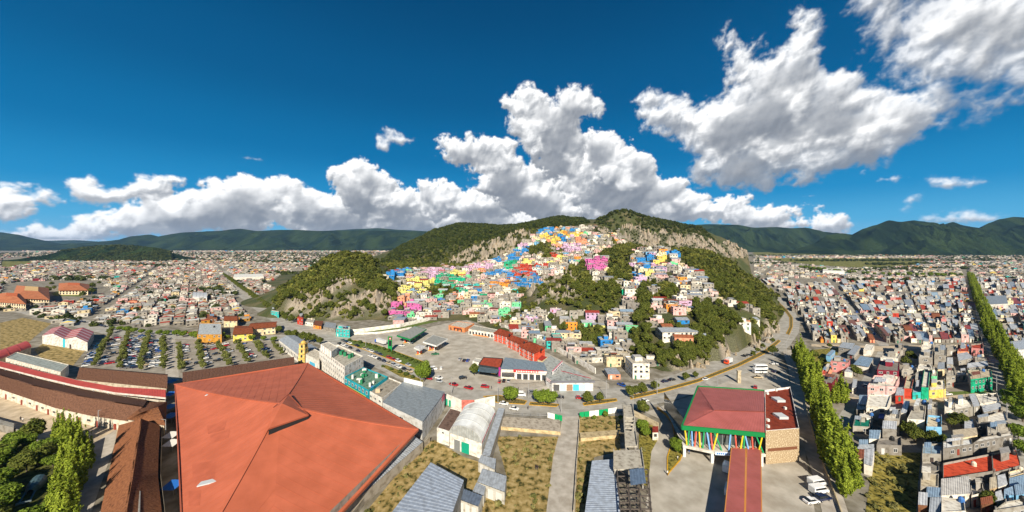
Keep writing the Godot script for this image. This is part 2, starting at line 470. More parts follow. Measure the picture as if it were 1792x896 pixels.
func solve_hill() -> void:
	var P := PackedVector3Array()
	for p in HILL_FOOT:
		var w := G(p[0], p[1])
		P.append(Vector3(w.x, -w.z, 0))
	for p in HILL_FACE:
		var z: float = p[2]
		P.append(Vector3((p[0] - CX) / F * z, z, H - (p[1] - YH) / F * z))
	for p in HILL_BACK:
		P.append(Vector3(p[0], p[1], p[2]))
	var n := P.size()
	var A := []
	for i in n + 1:
		var row := PackedFloat64Array()
		row.resize(n + 2)
		for j in n + 1:
			if i < n and j < n: row[j] = Vector2(P[i].x - P[j].x, P[i].y - P[j].y).length()
			elif i < n or j < n: row[j] = 1.0
		row[n + 1] = P[i].z if i < n else 0.0
		A.append(row)
	for k in n + 1:
		var best := k
		for i in range(k + 1, n + 1):
			if absf(A[i][k]) > absf(A[best][k]): best = i
		var t = A[k]; A[k] = A[best]; A[best] = t
		var rk: PackedFloat64Array = A[k]
		for i in range(k + 1, n + 1):
			var ri: PackedFloat64Array = A[i]
			var f := ri[k] / rk[k]
			if f == 0.0: continue
			for j in range(k, n + 2): ri[j] -= f * rk[j]
			A[i] = ri
	var w := PackedFloat64Array()
	w.resize(n + 1)
	for k in range(n, -1, -1):
		var s: float = A[k][n + 1]
		for j in range(k + 1, n + 1): s -= A[k][j] * w[j]
		w[k] = s / A[k][k]
	var fine := FastNoiseLite.new()
	fine.seed = 5; fine.frequency = 0.012; fine.fractal_octaves = 5
	var ridged := FastNoiseLite.new()
	ridged.seed = 9; ridged.frequency = 0.022; ridged.fractal_type = FastNoiseLite.FRACTAL_RIDGED; ridged.fractal_octaves = 4
	hg.resize(GNX * GNZ)
	rockw.resize(GNX * GNZ)
	for j in GNZ:
		var z := GZ0 + j * GS
		for i in GNX:
			var x := GX0 + i * GS
			var h := w[n]
			for k in n:
				var dx := x - P[k].x
				var dz := z - P[k].y
				h += w[k] * sqrt(dx * dx + dz * dz)
			h -= 1.2
			var q := to_px(Vector3(x, h, -z))
			var rock := 0.0
			if h > 1.5: rock = rock_at(q, z)
			var k2 := clampf(h / 14.0, 0.0, 1.0)
			h += fine.get_noise_2d(x, z) * 3.0 * k2
			if rock > 0.0:
				h += (ridged.get_noise_2d(x * 1.9, z * 0.6) - 0.2) * 10.0 * rock * k2
			if in_poly(to_px(Vector3(x, 0, -z)), FLAT_SIDE): h = -4.0        # the road is cut into the foot of the hill
			hg[j * GNX + i] = maxf(h, -4.0)
			rockw[j * GNX + i] = rock

const FLAT_SIDE := [1300, 452, 1311, 477, 1326, 496, 1338, 509, 1350, 521, 1361, 537, 1366, 552, 1361, 566, 1348, 582, 1328, 596, 1294, 612, 1260, 626, 1221, 639, 1180, 654, 1123, 669, 1060, 679, 1060, 800, 1900, 800, 1900, 430, 1340, 436]
const ROCKS := [
	[340, 400, [498, 520, 530, 515, 565, 512, 585, 486, 606, 486, 618, 512, 660, 505, 690, 500, 694, 545, 676, 560, 560, 562, 498, 556]],
	[640, 800, [778, 466, 800, 449, 845, 428, 880, 418, 912, 406, 925, 412, 908, 424, 898, 440, 868, 452, 846, 460]],
	[760, 1000, [1084, 398, 1106, 396, 1132, 404, 1142, 412, 1158, 405, 1180, 412, 1215, 410, 1245, 422, 1262, 428, 1285, 422, 1312, 440, 1308, 452, 1270, 450, 1240, 446, 1200, 440, 1150, 436, 1110, 428, 1092, 416]],
	[760, 860, [1030, 404, 1050, 398, 1064, 402, 1066, 416, 1040, 416]],
	[330, 480, [918, 508, 940, 496, 962, 496, 985, 476, 1002, 470, 1012, 500, 1010, 520, 992, 530, 962, 522, 945, 530]],
	[190, 250, [1120, 656, 1150, 640, 1190, 626, 1230, 604, 1268, 590, 1290, 596, 1280, 622, 1230, 640, 1160, 668]],
	[225, 330, [1290, 600, 1330, 575, 1352, 555, 1366, 560, 1352, 590, 1300, 625]],
]
func rock_at(q: Vector2, z: float) -> float:
	for r in ROCKS:
		if z < r[0] or z > r[1]: continue
		if in_poly(q, r[2]): return 1.0
	return 0.0

func in_poly(q: Vector2, p: Array) -> bool:
	var c := false
	var n := p.size() / 2
	var j := n - 1
	for i in n:
		var yi: float = p[i * 2 + 1]; var yj: float = p[j * 2 + 1]
		if (yi > q.y) != (yj > q.y) and q.x < (p[j * 2] - p[i * 2]) * (q.y - yi) / (yj - yi) + p[i * 2]:
			c = not c
		j = i
	return c

func land(x: float, z: float) -> float:       # height of the hill at (x, depth z); 0 on the flat
	var u := (x - GX0) / GS
	var v := (z - GZ0) / GS
	var i := int(u); var j := int(v)
	if u < 0 or v < 0 or i >= GNX - 1 or j >= GNZ - 1: return 0.0
	var o := j * GNX + i
	var h := lerpf(lerpf(hg[o], hg[o + 1], u - i), lerpf(hg[o + GNX], hg[o + GNX + 1], u - i), v - j)
	return maxf(h, 0.0)

func T(px: float, py: float) -> Vector3:      # first point of the land that this pixel sees
	var k := (px - CX) / F
	var s := (py - YH) / F
	var z := 170.0
	while z < 1700.0:
		var y := H - s * z
		if y <= land(k * z, z):
			return Vector3(k * z, land(k * z, z), -z)
		z += 3.0 + z * 0.002
	return G(px, py) if py > YH + 2 else Vector3(k * 1700, 0, -1700)

func crags() -> void:                          # broken blocks of stone on the cliff and quarry faces
	var r := RandomNumberGenerator.new()
	r.seed = 61
	var o := thing("rock_face", "pale broken rock of the cliff and quarry faces", "rock", Vector3.ZERO, "", "stuff")
	var m := mat("crag", grey(1.0), 0.95, noise_tex("craggrain", 0.02, Color(0.62, 0.6, 0.57), Color(1, 1, 1), 6, 512), 9.0)
	var spots := []
	var green := FastNoiseLite.new()
	green.seed = 77; green.frequency = 0.03; green.fractal_octaves = 4
	for j in GNZ - 1:
		for i in GNX - 1:
			var k := j * GNX + i
			if rockw[k] == 0.0 or green.get_noise_2d(GX0 + i * GS, GZ0 + j * GS) > (0.08 if j < 80 else 0.0): continue
			for n in 3:
				var x := GX0 + (i + r.randf()) * GS; var z := GZ0 + (j + r.randf()) * GS
				spots.append(Vector3(x, land(x, z), -z))
	for v in 4:
		var b := MB.new()
		var top := []; var mid := []; var low := []
		for k in 7:
			var a := TAU * k / 7 + r.randf_range(-0.25, 0.25)
			low.append(Vector3(cos(a), -1.0, sin(a)) * Vector3(1.1, 1, 1.1) * r.randf_range(0.8, 1.2))
			mid.append(Vector3(cos(a), r.randf_range(-0.1, 0.4), sin(a)) * r.randf_range(0.75, 1.15))
			top.append(Vector3(cos(a) * 0.5, r.randf_range(0.6, 1.1), sin(a) * 0.5) * r.randf_range(0.7, 1.1))
		for k in 7:
			var q := (k + 1) % 7
			b.quad(low[k], low[q], mid[q], mid[k]); b.quad(mid[k], mid[q], top[q], top[k]); b.tri(top[k], top[q], Vector3(0, 0.95, 0))
		var mm := MultiMesh.new()
		mm.transform_format = MultiMesh.TRANSFORM_3D
		mm.use_colors = true
		mm.mesh = b.mesh()
		var mine := []
		for k in spots.size():
			if k % 4 == v: mine.append(spots[k])
		mm.instance_count = mine.size()
		for k in mine.size():
			var s := r.randf_range(0.9, 2.3) * (1.0 if -mine[k].z < 480 else 1.6)
			mm.set_instance_transform(k, Transform3D(Basis(Vector3.UP, r.randf() * TAU).scaled_local(Vector3(s, s * r.randf_range(1.2, 3.4), s * 0.7)), mine[k] - Vector3(0, s * 0.6, 0)))
			mm.set_instance_color(k, Color(0.46, 0.405, 0.325).lerp([Color(0.26, 0.23, 0.19), Color(0.58, 0.52, 0.43), Color(0.47, 0.38, 0.26)][r.randi() % 3], r.randf()))
		var mi := MultiMeshInstance3D.new()
		mi.name = "boulder"
		mi.multimesh = mm
		mi.material_override = m
		o.add_child(mi, true)

func make_land() -> void:
	var gt := noise_tex("ground", 0.006, Color(0.70, 0.68, 0.62), Color(1, 1, 1), 6, 1024)
	var b := MB.new()
	var e := 16000.0
	b.quad(Vector3(-e, -0.02, 2000), Vector3(e, -0.02, 2000), Vector3(e, -0.02, -e), Vector3(-e, -0.02, -e))
	setting("ground", b, mat("ground", Color(0.30, 0.28, 0.24), 0.95, gt, 55.0))
	solve_hill()
	var h := MB.new()
	var rn := FastNoiseLite.new()
	rn.seed = 77; rn.frequency = 0.03; rn.fractal_octaves = 4
	var bn := FastNoiseLite.new()
	bn.seed = 78; bn.frequency = 0.07; bn.fractal_octaves = 3
	var vs := PackedVector3Array(); vs.resize(GNX * GNZ)
	var cs := PackedColorArray(); cs.resize(GNX * GNZ)
	for j in GNZ:
		for i in GNX:
			var o := j * GNX + i
			var x := GX0 + i * GS; var z := GZ0 + j * GS
			vs[o] = Vector3(x, hg[o], -z)
			var t := rn.get_noise_2d(x, z)
			var col := Color(0.085, 0.105, 0.03).lerp(Color(0.20, 0.17, 0.085), clampf(0.22 + t * 1.5, 0, 1))
			if rockw[o] > 0.0:
				var u := bn.get_noise_2d(x * 2.0, hg[o] * 1.2 + z * 0.3)
				col = Color(0.52, 0.45, 0.355).lerp(Color(0.30, 0.26, 0.21), clampf(0.35 + u * 1.7, 0, 1))
				if t > (0.08 if z < 660 else 0.0): col = col.lerp(Color(0.10, 0.115, 0.045), 0.8)
			cs[o] = col
	for j in GNZ - 1:
		for i in GNX - 1:
			var o := j * GNX + i
			if hg[o] < -1.5 and hg[o + 1] < -1.5 and hg[o + GNX] < -1.5 and hg[o + GNX + 1] < -1.5: continue
			for t in [[o, o + 1, o + GNX + 1], [o, o + GNX + 1, o + GNX]]:
				for k in t:
					h.v.append(vs[k]); h.c.append(cs[k])
	setting("hill", h, mat("hill", grey(1.0), 0.95, noise_tex("hillgrain", 0.03, Color(0.55, 0.55, 0.55), Color(1, 1, 1), 5, 512), 14.0))
	crags()
	# far ranges: rows of peaks given by pixel and distance
	range_of_hills("mountain", 5200.0, [[-300, 405], [-60, 402], [0, 406], [30, 410], [55, 416], [90, 425], [120, 428], [180, 422], [230, 417], [262, 410], [280, 414], [330, 406], [380, 404], [420, 400], [450, 404], [490, 402], [520, 402], [560, 404], [640, 403], [690, 404], [740, 405], [800, 407], [900, 407], [1000, 408]], 1700.0, 3)
	range_of_hills("mountain", 7600.0, [[20, 424], [80, 421], [130, 420], [200, 424], [560, 404], [640, 400], [660, 399], [700, 402], [760, 405]], 1500.0, 5)
	range_of_hills("mountain", 4300.0, [[1080, 405], [1150, 398], [1200, 394], [1240, 392], [1290, 393], [1320, 398], [1360, 397], [1385, 399], [1410, 398], [1450, 407], [1490, 412], [1540, 413], [1620, 410]], 1500.0, 7)
	range_of_hills("mountain", 3000.0, [[1370, 443], [1395, 436], [1430, 424], [1448, 411], [1470, 408], [1492, 412], [1510, 420], [1540, 428]], 700.0, 9)
	range_of_hills("mountain", 2900.0, [[1440, 444], [1470, 432], [1490, 415], [1510, 400], [1530, 394], [1556, 385], [1575, 388], [1600, 385], [1625, 391], [1645, 394], [1668, 388], [1690, 396], [1712, 402], [1730, 390], [1750, 383], [1775, 379], [1800, 382], [1860, 372], [1960, 380], [2200, 380]], 1100.0, 11)
	range_of_hills("mountain", 1750.0, [[60, 454], [95, 446], [120, 438], [150, 432], [180, 429], [210, 430], [240, 430], [270, 432], [290, 438], [312, 446], [345, 454]], 330.0, 13)

var ranges := []
func range_of_hills(called: String, z: float, crest: Array, deep: float, sd: int) -> void:
	var b := MB.new()
	var fn := FastNoiseLite.new()
	fn.seed = sd; fn.frequency = 0.0026 * 3000.0 / z; fn.fractal_type = FastNoiseLite.FRACTAL_RIDGED; fn.fractal_octaves = 4
	var cn := FastNoiseLite.new()
	cn.seed = sd + 50; cn.frequency = 0.004; cn.fractal_octaves = 4
	var n := 260
	var m := 40
	var rows := []
	var x0: float = crest[0][0]; var x1: float = crest[-1][0]
	for j in m + 1:
		var t := float(j) / m           # 0 foot in front, 0.6 crest, 1 back foot
		var row := PackedVector3Array()
		for i in n + 1:
			var px := lerpf(x0, x1, float(i) / n)
			var k := 0
			while k < crest.size() - 2 and crest[k + 1][0] < px: k += 1
			var s: float = clampf((px - crest[k][0]) / (crest[k + 1][0] - crest[k][0]), 0, 1)
			var py := lerpf(crest[k][1], crest[k + 1][1], s * s * (3 - 2 * s) * 0.5 + s * 0.5)
			var top := H + (YH - py) / F * z
			var x := (px - CX) / F * z
			var zz := z + (t - 0.6) * deep
			var pr := pow(clampf(t / 0.6, 0, 1), 1.15) if t < 0.6 else pow(clampf((1 - t) / 0.4, 0, 1), 1.1)
			var y := maxf(top, 1.0) * pr
			var rg := fn.get_noise_2d(x, zz * 0.45)
			y += (rg - 0.3) * top * 0.42 * pow(sin(clampf(t / 0.6, 0, 1) * PI), 0.8)
			row.append(Vector3(x, y - 2.0, -zz))
		rows.append(row)
	for j in m:
		for i in n:
			var q := [rows[j][i], rows[j][i + 1], rows[j + 1][i + 1], rows[j + 1][i]]
			for k in [0, 1, 2, 0, 2, 3]:
				var p: Vector3 = q[k]
				var t := cn.get_noise_2d(p.x, p.z + p.y)
				b.v.append(p)
				b.c.append(Color(0.024, 0.046, 0.020).lerp(Color(0.062, 0.095, 0.032), clampf(0.45 + t * 1.5, 0, 1)))
	setting(called, b, mat("far_forest", grey(1.0), 1.0, noise_tex("farforest", 0.05, Color(0.35, 0.38, 0.38), Color(1, 1, 1), 5, 1024), 420.0, 0.0, 0.1))
	ranges.append([z, crest])


# ---------------------------------------------------------------- trees and shrubs
func leaf_mat(key: String, glow: Color) -> StandardMaterial3D:
	if M.has(key): return M[key]
	var m := mat(key, grey(1.0), 0.75, null, 1.0, 0.0, 0.25)
	m.backlight_enabled = true
	m.backlight = glow.linear_to_srgb()
	return m

func leaf(b: MB, r: RandomNumberGenerator, p: Vector3, out: Vector3, s: float, c: Color) -> void:
	var nrm := (out.normalized() * 0.9 + Vector3(r.randfn(), r.randfn() + 0.35, r.randfn()) * 0.55).normalized()
	var t := nrm.cross(Vector3(r.randf() - 0.5, r.randf() - 0.5, r.randf() - 0.5)).normalized()
	var u := nrm.cross(t)
	s *= r.randf_range(0.65, 1.35)
	var a := p - t * s * 0.5 - u * s * 0.35
	b.tri(a, a + t * s, a + t * s * r.randf_range(0.2, 0.8) + u * s, c)
	b.tri(a, a + t * s, a + t * s * r.randf_range(0.1, 0.6) - u * s * 0.6, c)

# blobs: [centre, radii]; leaves lie through the outer part of each blob, unevenly
func crown(seed: int, blobs: Array, n: int, s: float, dark: Color, light: Color) -> MB:
	var r := RandomNumberGenerator.new()
	r.seed = seed
	var fn := FastNoiseLite.new()
	fn.seed = seed; fn.frequency = 0.55
	var b := MB.new()
	var vol := 0.0
	for q in blobs: vol += pow(q[1].x * q[1].y * q[1].z, 0.66)
	for q in blobs:
		var k := int(n * pow(q[1].x * q[1].y * q[1].z, 0.66) / vol)
		var tint := r.randf_range(-0.2, 0.2)
		for i in k:
			var d := Vector3(r.randfn(), r.randfn(), r.randfn()).normalized()
			var rad := pow(r.randf(), 0.35)
			var p: Vector3 = q[0] + d * q[1] * rad * (1.0 + 0.22 * fn.get_noise_3dv(d * 3.0 + q[0]))
			if fn.get_noise_3dv(p * 2.2) > 0.38: continue
			leaf(b, r, p, d / q[1], s, dark.lerp(light, clampf(0.5 + tint + r.randf_range(-0.4, 0.4), 0, 1)))
	return b

func trunk(b: MB, hgt: float, r0: float, limbs: Array) -> void:
	var bark := Color(0.12, 0.095, 0.07)
	b.tube(Vector3(0, -0.4, 0), Vector3(0.05, hgt * 0.5, 0.03), r0, r0 * 0.75, 7, bark)
	b.tube(Vector3(0.05, hgt * 0.5, 0.03), Vector3(0, hgt, 0), r0 * 0.75, r0 * 0.35, 6, bark)
	for l in limbs:
		var at: Vector3 = Vector3(0, hgt * 0.55, 0)
		b.tube(at, l, r0 * 0.45, r0 * 0.12, 5, bark)

var proto := {}     # kind -> array of {crown, trunk, h}
func make_tree_kinds() -> void:
	var r := RandomNumberGenerator.new()
	r.seed = 4
	var lm := leaf_mat("leaves", Color(0.25, 0.28, 0.08))
	var wm := mat("bark", grey(1.0), 0.95)
	proto["poplar"] = []
	for k in 5:
		var bl := []
		var spires := [[Vector3.ZERO, 19.5, 1.75]]
		for i in 5:
			var a := TAU * i / 5 + r.randf_range(-0.4, 0.4)
			var d := r.randf_range(1.1, 1.9)
			spires.append([Vector3(cos(a) * d, 0, sin(a) * d), r.randf_range(9.5, 17.5), r.randf_range(0.95, 1.35)])
		for sp in spires:
			for i in 8:
				var t := float(i) / 7
				var rr: float = sp[2] * (sin(pow(t, 0.55) * PI) * 0.8 + 0.34 * (1 - t)) + 0.16
				bl.append([sp[0] * (1.0 + 0.25 * t) + Vector3(r.randf_range(-0.25, 0.25), 1.6 + t * (sp[1] - 2.2), r.randf_range(-0.25, 0.25)), Vector3(rr, sp[1] * 0.085, rr)])
		var cm := crown(100 + k, bl, 5200, 0.5, Color(0.115, 0.165, 0.016), Color(0.30, 0.36, 0.040))
		var tm := MB.new()
		trunk(tm, 15.0, 0.35, [Vector3(0.9, 11, 0.5), Vector3(-0.8, 10, -0.5)])
		proto.poplar.append([cm.mesh(), tm.mesh(), lm, wm, 20.0])
	proto["broad"] = []
	for k in 5:
		var bl := []
		bl.append([Vector3(0, 4.6, 0), Vector3(2.4, 2.0, 2.4)])
		for i in 8:
			var a := TAU * i / 8 + r.randf() * 0.7
			var d := r.randf_range(1.1, 2.2)
			bl.append([Vector3(cos(a) * d, r.randf_range(3.2, 5.6), sin(a) * d), Vector3.ONE * r.randf_range(1.1, 1.7)])
		bl.append([Vector3(r.randf_range(-0.6, 0.6), 6.3, 0), Vector3(1.4, 1.2, 1.4)])
		var cm := crown(200 + k, bl, 1900, 0.5, Color(0.048, 0.072, 0.013), Color(0.155, 0.170, 0.032))
		var tm := MB.new()
		trunk(tm, 4.4, 0.24, [Vector3(1.2, 4.6, 0.3), Vector3(-1.1, 4.3, 0.7), Vector3(0.2, 4.4, -1.2)])
		proto.broad.append([cm.mesh(), tm.mesh(), lm, wm, 7.4])
	proto["lush"] = []       # brighter, fuller street tree
	for k in 3:
		var bl := []
		bl.append([Vector3(0, 3.4, 0), Vector3(2.5, 2.1, 2.5)])
		for i in 9:
			var a := TAU * i / 9 + r.randf() * 0.5
			bl.append([Vector3(cos(a) * 1.6, r.randf_range(2.4, 4.4), sin(a) * 1.6), Vector3.ONE * r.randf_range(1.0, 1.4)])
		var cm := crown(300 + k, bl, 3000, 0.38, Color(0.075, 0.125, 0.012), Color(0.20, 0.27, 0.035))
		var tm := MB.new()
		trunk(tm, 2.8, 0.2, [Vector3(0.9, 3.2, 0.3), Vector3(-0.8, 3.0, 0.5)])
		proto.lush.append([cm.mesh(), tm.mesh(), lm, wm, 5.6])
	proto["park"] = []       # small, thin car-park tree
	for k in 4:
		var bl := []
		for i in 7:
			var a := TAU * i / 7 + r.randf()
			bl.append([Vector3(cos(a) * r.randf_range(0.3, 1.1), r.randf_range(2.0, 4.0), sin(a) * r.randf_range(0.3, 1.1)), Vector3.ONE * r.randf_range(0.6, 1.0)])
		var cm := crown(400 + k, bl, 750, 0.42, Color(0.085, 0.105, 0.025), Color(0.19, 0.20, 0.055))
		var tm := MB.new()
		trunk(tm, 2.6, 0.1, [Vector3(0.5, 3, 0.2), Vector3(-0.5, 2.9, -0.1)])
		proto.park.append([cm.mesh(), tm.mesh(), lm, wm, 4.6])
	proto["conifer"] = []
	for k in 3:
		var bl := []
		for i in 7:
			var t := float(i) / 6
			bl.append([Vector3(r.randf_range(-0.2, 0.2), 2.0 + t * 9.5, r.randf_range(-0.2, 0.2)), Vector3(2.2 * (1 - t) + 0.35, 1.2, 2.2 * (1 - t) + 0.35)])
		var cm := crown(500 + k, bl, 1100, 0.5, Color(0.025, 0.045, 0.014), Color(0.070, 0.095, 0.026))
		var tm := MB.new()
		trunk(tm, 10.0, 0.2, [])
		proto.conifer.append([cm.mesh(), tm.mesh(), lm, wm, 12.5])
	proto["shrub"] = []
	for k in 3:
		var bl := []
		for i in 6:
			var a := TAU * i / 6 + r.randf()
			bl.append([Vector3(cos(a) * 0.5, r.randf_range(0.5, 1.0), sin(a) * 0.5), Vector3.ONE * r.randf_range(0.5, 0.75)])
		var cm := crown(600 + k, bl, 420, 0.3, Color(0.045, 0.075, 0.014), Color(0.12, 0.15, 0.035))
		var tm := MB.new()
		trunk(tm, 0.7, 0.06, [])
		proto.shrub.append([cm.mesh(), tm.mesh(), lm, wm, 1.7])
	# small cheap crowns for woods seen from far away
	proto["far"] = []
	for k in 5:
		var bl := []
		for i in 4:
			var a := TAU * i / 4 + r.randf()
			bl.append([Vector3(cos(a) * 1.1, r.randf_range(2.0, 4.4), sin(a) * 1.1), Vector3.ONE * r.randf_range(1.2, 1.9)])
		proto.far.append(crown(700 + k, bl, 190, 1.05, Color(0.55, 0.6, 0.6), Color(1.2, 1.2, 1.2)).mesh())

func tree(kind: String, at: Vector3, hgt: float, called: String, label: String, group: String, category := "tree", wide := 1.0) -> Node3D:
	var list: Array = proto[kind]
	var p: Array = list[rng.randi() % list.size()]
	var o := thing(called, label, category, at, group)
	var s: float = hgt / p[4]
	o.transform = Transform3D(Basis(Vector3.UP, rng.randf() * TAU).scaled_local(Vector3(s * wide, s, s * wide)), at)
	piece("trunk", p[1], p[3], o)
	piece("crown", p[0], p[2], o)
	return o

func wood(called: String, label: String, places: Array, dark: Color, light: Color) -> void:
	# a wood too dense to count: places are [position, height]
	var o := thing(called, label, "wood", Vector3.ZERO, "", "stuff")
	var m := leaf_mat("wood_leaves", Color(0.12, 0.14, 0.04))
	for k in proto.far.size():
		var idx := []
		for i in places.size():
			if i % proto.far.size() == k: idx.append(i)
		if idx.is_empty(): continue
		var mm := MultiMesh.new()
		mm.transform_format = MultiMesh.TRANSFORM_3D
		mm.use_colors = true
		mm.mesh = proto.far[k]
		mm.instance_count = idx.size()
		for i in idx.size():
			var pl: Array = places[idx[i]]
			var s: float = pl[1] / 5.6
			var st := rng.randf_range(0.85, 1.25)
			mm.set_instance_transform(i, Transform3D(Basis(Vector3.UP, rng.randf() * TAU).scaled_local(Vector3(s * st, s, s * st)), pl[0] + Vector3(0, -0.25 * pl[1], 0)))
			mm.set_instance_color(i, dark.lerp(light, rng.randf()))
		var mi := MultiMeshInstance3D.new()
		mi.name = "crown"
		mi.multimesh = mm
		mi.material_override = m
		o.add_child(mi, true)


# ---------------------------------------------------------------- houses
var PAINT := {
	"bare grey": srgb(164, 160, 152), "weathered grey": srgb(142, 138, 132), "whitewashed": srgb(226, 222, 212), "cream": srgb(222, 206, 170), "pale pink": srgb(220, 180, 178),
	"lilac": srgb(204, 172, 206), "magenta": srgb(200, 104, 166), "sky-blue": srgb(48, 134, 206), "light blue": srgb(120, 175, 215), "emerald": srgb(30, 170, 130), "mint green": srgb(110, 205, 150),
	"turquoise": srgb(60, 190, 190), "yellow": srgb(228, 202, 104), "pale yellow": srgb(226, 220, 130), "orange": srgb(226, 150, 62), "salmon": srgb(226, 156, 124), "brick-red": srgb(190, 68, 52), "maroon": srgb(126, 42, 56),
	"sandy": srgb(196, 172, 136), "dusty pink": srgb(196, 134, 134), "ochre": srgb(190, 140, 60), "brown": srgb(120, 84, 62),
}
var ROOFC := {"concrete": srgb(184, 179, 169), "whitish": srgb(220, 217, 210), "dark": srgb(140, 136, 131), "rusty": srgb(150, 92, 66), "red": srgb(178, 74, 58), "tile": srgb(140, 78, 52), "silver": srgb(214, 218, 222), "zinc": srgb(180, 188, 196), "bluish": srgb(150, 176, 200), "sand": srgb(204, 192, 168)}
var PALE := ["bare grey", "bare grey", "weathered grey", "weathered grey", "whitewashed", "cream", "bare grey", "weathered grey", "whitewashed", "pale pink", "weathered grey"]

func house_mats() -> void:
	var stain := noise_tex("stain", 0.007, Color(0.78, 0.76, 0.73), Color(1.0, 1.0, 1.0), 6, 512, FastNoiseLite.TYPE_SIMPLEX_SMOOTH, Color(0.93, 0.92, 0.90), 0.4)
	var blot := noise_tex("blot", 0.008, Color(0.70, 0.68, 0.65), Color(1.0, 1.0, 0.98), 6, 512, FastNoiseLite.TYPE_SIMPLEX_SMOOTH, Color(0.90, 0.89, 0.87), 0.42)
	mat("wall_paint", grey(1.0), 0.9, stain, 11.0, 0.0, 0.3)
	mat("roof_slab", grey(1.0), 0.92, blot, 9.0, 0.0, 0.3)
	mat("roof_sheet", grey(0.92), 0.45, noise_tex("sheetwear", 0.008, Color(0.84, 0.83, 0.82), Color(1, 1, 1), 5, 512), 8.0, 0.25, 0.5)
	mat("window_glass", Color(0.035, 0.042, 0.05), 0.12, null, 1.0, 0.0, 0.6)
	mat("window_frame", Color(0.55, 0.54, 0.52), 0.6)
	mat("door_paint", grey(1.0), 0.6)
	mat("tank_plastic", grey(1.0), 0.5)
	mat("town_mass", grey(1.0), 0.9, blot, 13.0, 0.0, 0.3)
	var wb := MB.new()
	wb.box(Vector3(-0.5, -0.5, -0.5), Vector3(0.5, 0.5, 0.5))
	M["unit"] = wb.mesh()
	var fb := MB.new()                                   # window surround with a hole
	for s in [[-0.5, -0.5, 0.5, -0.4], [-0.5, 0.4, 0.5, 0.5], [-0.5, -0.4, -0.42, 0.4], [0.42, -0.4, 0.5, 0.4], [-0.035, -0.4, 0.035, 0.4]]:
		fb.box(Vector3(s[0], s[1], -0.5), Vector3(s[2], s[3], 0.5))
	M["unit_frame"] = fb.mesh()
	for k in ["black", "beige", "blue"]:
		var tb := MB.new()
		var c: Color = {"black": grey(0.02), "beige": Color(0.62, 0.55, 0.42), "blue": Color(0.05, 0.16, 0.42)}[k]
		tb.lathe(Vector3.ZERO, [Vector2(0, 0), Vector2(0.52, 0), Vector2(0.55, 0.1), Vector2(0.52, 0.5), Vector2(0.55, 0.6), Vector2(0.52, 0.95), Vector2(0.3, 1.2), Vector2(0.26, 1.3), Vector2(0, 1.32)], 10, c)
		M["tank_" + k] = tb.mesh()

func bil(q: Array, u: float, v: float) -> Vector3:
	return q[0].lerp(q[1], u).lerp(q[3].lerp(q[2], u), v)

func sub_quad(q: Array, u0: float, v0: float, u1: float, v1: float) -> Array:
	return [bil(q, u0, v0), bil(q, u1, v0), bil(q, u1, v1), bil(q, u0, v1)]

# s: {q: footprint (front edge first), y: ground, deep: how far the walls go down, floors, wall: paint name, roof: roof colour, kind: slab / sheet / gable, detail: 0 far .. 2 near, seed}
func house_mass(b: MB, s: Dictionary) -> void:           # one of the many small houses: walls, roof, openings in one mesh
	var r := RandomNumberGenerator.new()
	r.seed = s.seed
	var q: Array = s.q
	var y1: float = s.y + s.floors * 2.75
	var wc: Color = PAINT[s.wall]
	wc = wc * r.randf_range(0.85, 1.08)
	var rc: Color = ROOFC[s.roof] * r.randf_range(0.85, 1.1)
	b.prism(q, s.y - s.deep, y1, wc, rc)
	if s.kind == "gable":
		var m0: Vector3 = bil(q, 0, 0.5); var m1: Vector3 = bil(q, 1, 0.5)
		m0.y = y1 + 1.3; m1.y = y1 + 1.3
		var e := []
		for p in q: e.append(Vector3(p.x, y1 + 0.02, p.z))
		b.quad(e[0], e[1], m1, m0, rc); b.quad(e[2], e[3], m0, m1, rc)
		b.tri(e[0], e[3], m0, wc); b.tri(e[1], e[2], m1, wc)
	elif r.randf() < 0.55:
		var u := r.randf_range(0.0, 0.5); var v := r.randf_range(0.1, 0.5)
		var sq := sub_quad(q, u, v, u + r.randf_range(0.3, 0.5), v + r.randf_range(0.3, 0.5))
		b.prism(sq, y1, y1 + r.randf_range(0.4, 2.6), wc * r.randf_range(0.8, 1.1), ROOFC[["concrete", "silver", "zinc", "whitish", "red"][r.randi() % 5]])
	if s.detail > 0:
		openings(q, s, r, func(c: Vector3, ax: Vector3, w: float, h: float, kind: String):
			var nrm := Vector3(ax.z, 0, -ax.x)
			var col := grey(0.03) if kind == "window" else Color(0.09, 0.07, 0.06)
			var o := c - ax * w / 2 - Vector3(0, h / 2, 0)
			o += nrm * 0.04
			b.quad(o, o + ax * w, o + ax * w + Vector3(0, h, 0), o + Vector3(0, h, 0), col)
			o -= nrm * 0.08
			b.quad(o, o + ax * w, o + ax * w + Vector3(0, h, 0), o + Vector3(0, h, 0), col))

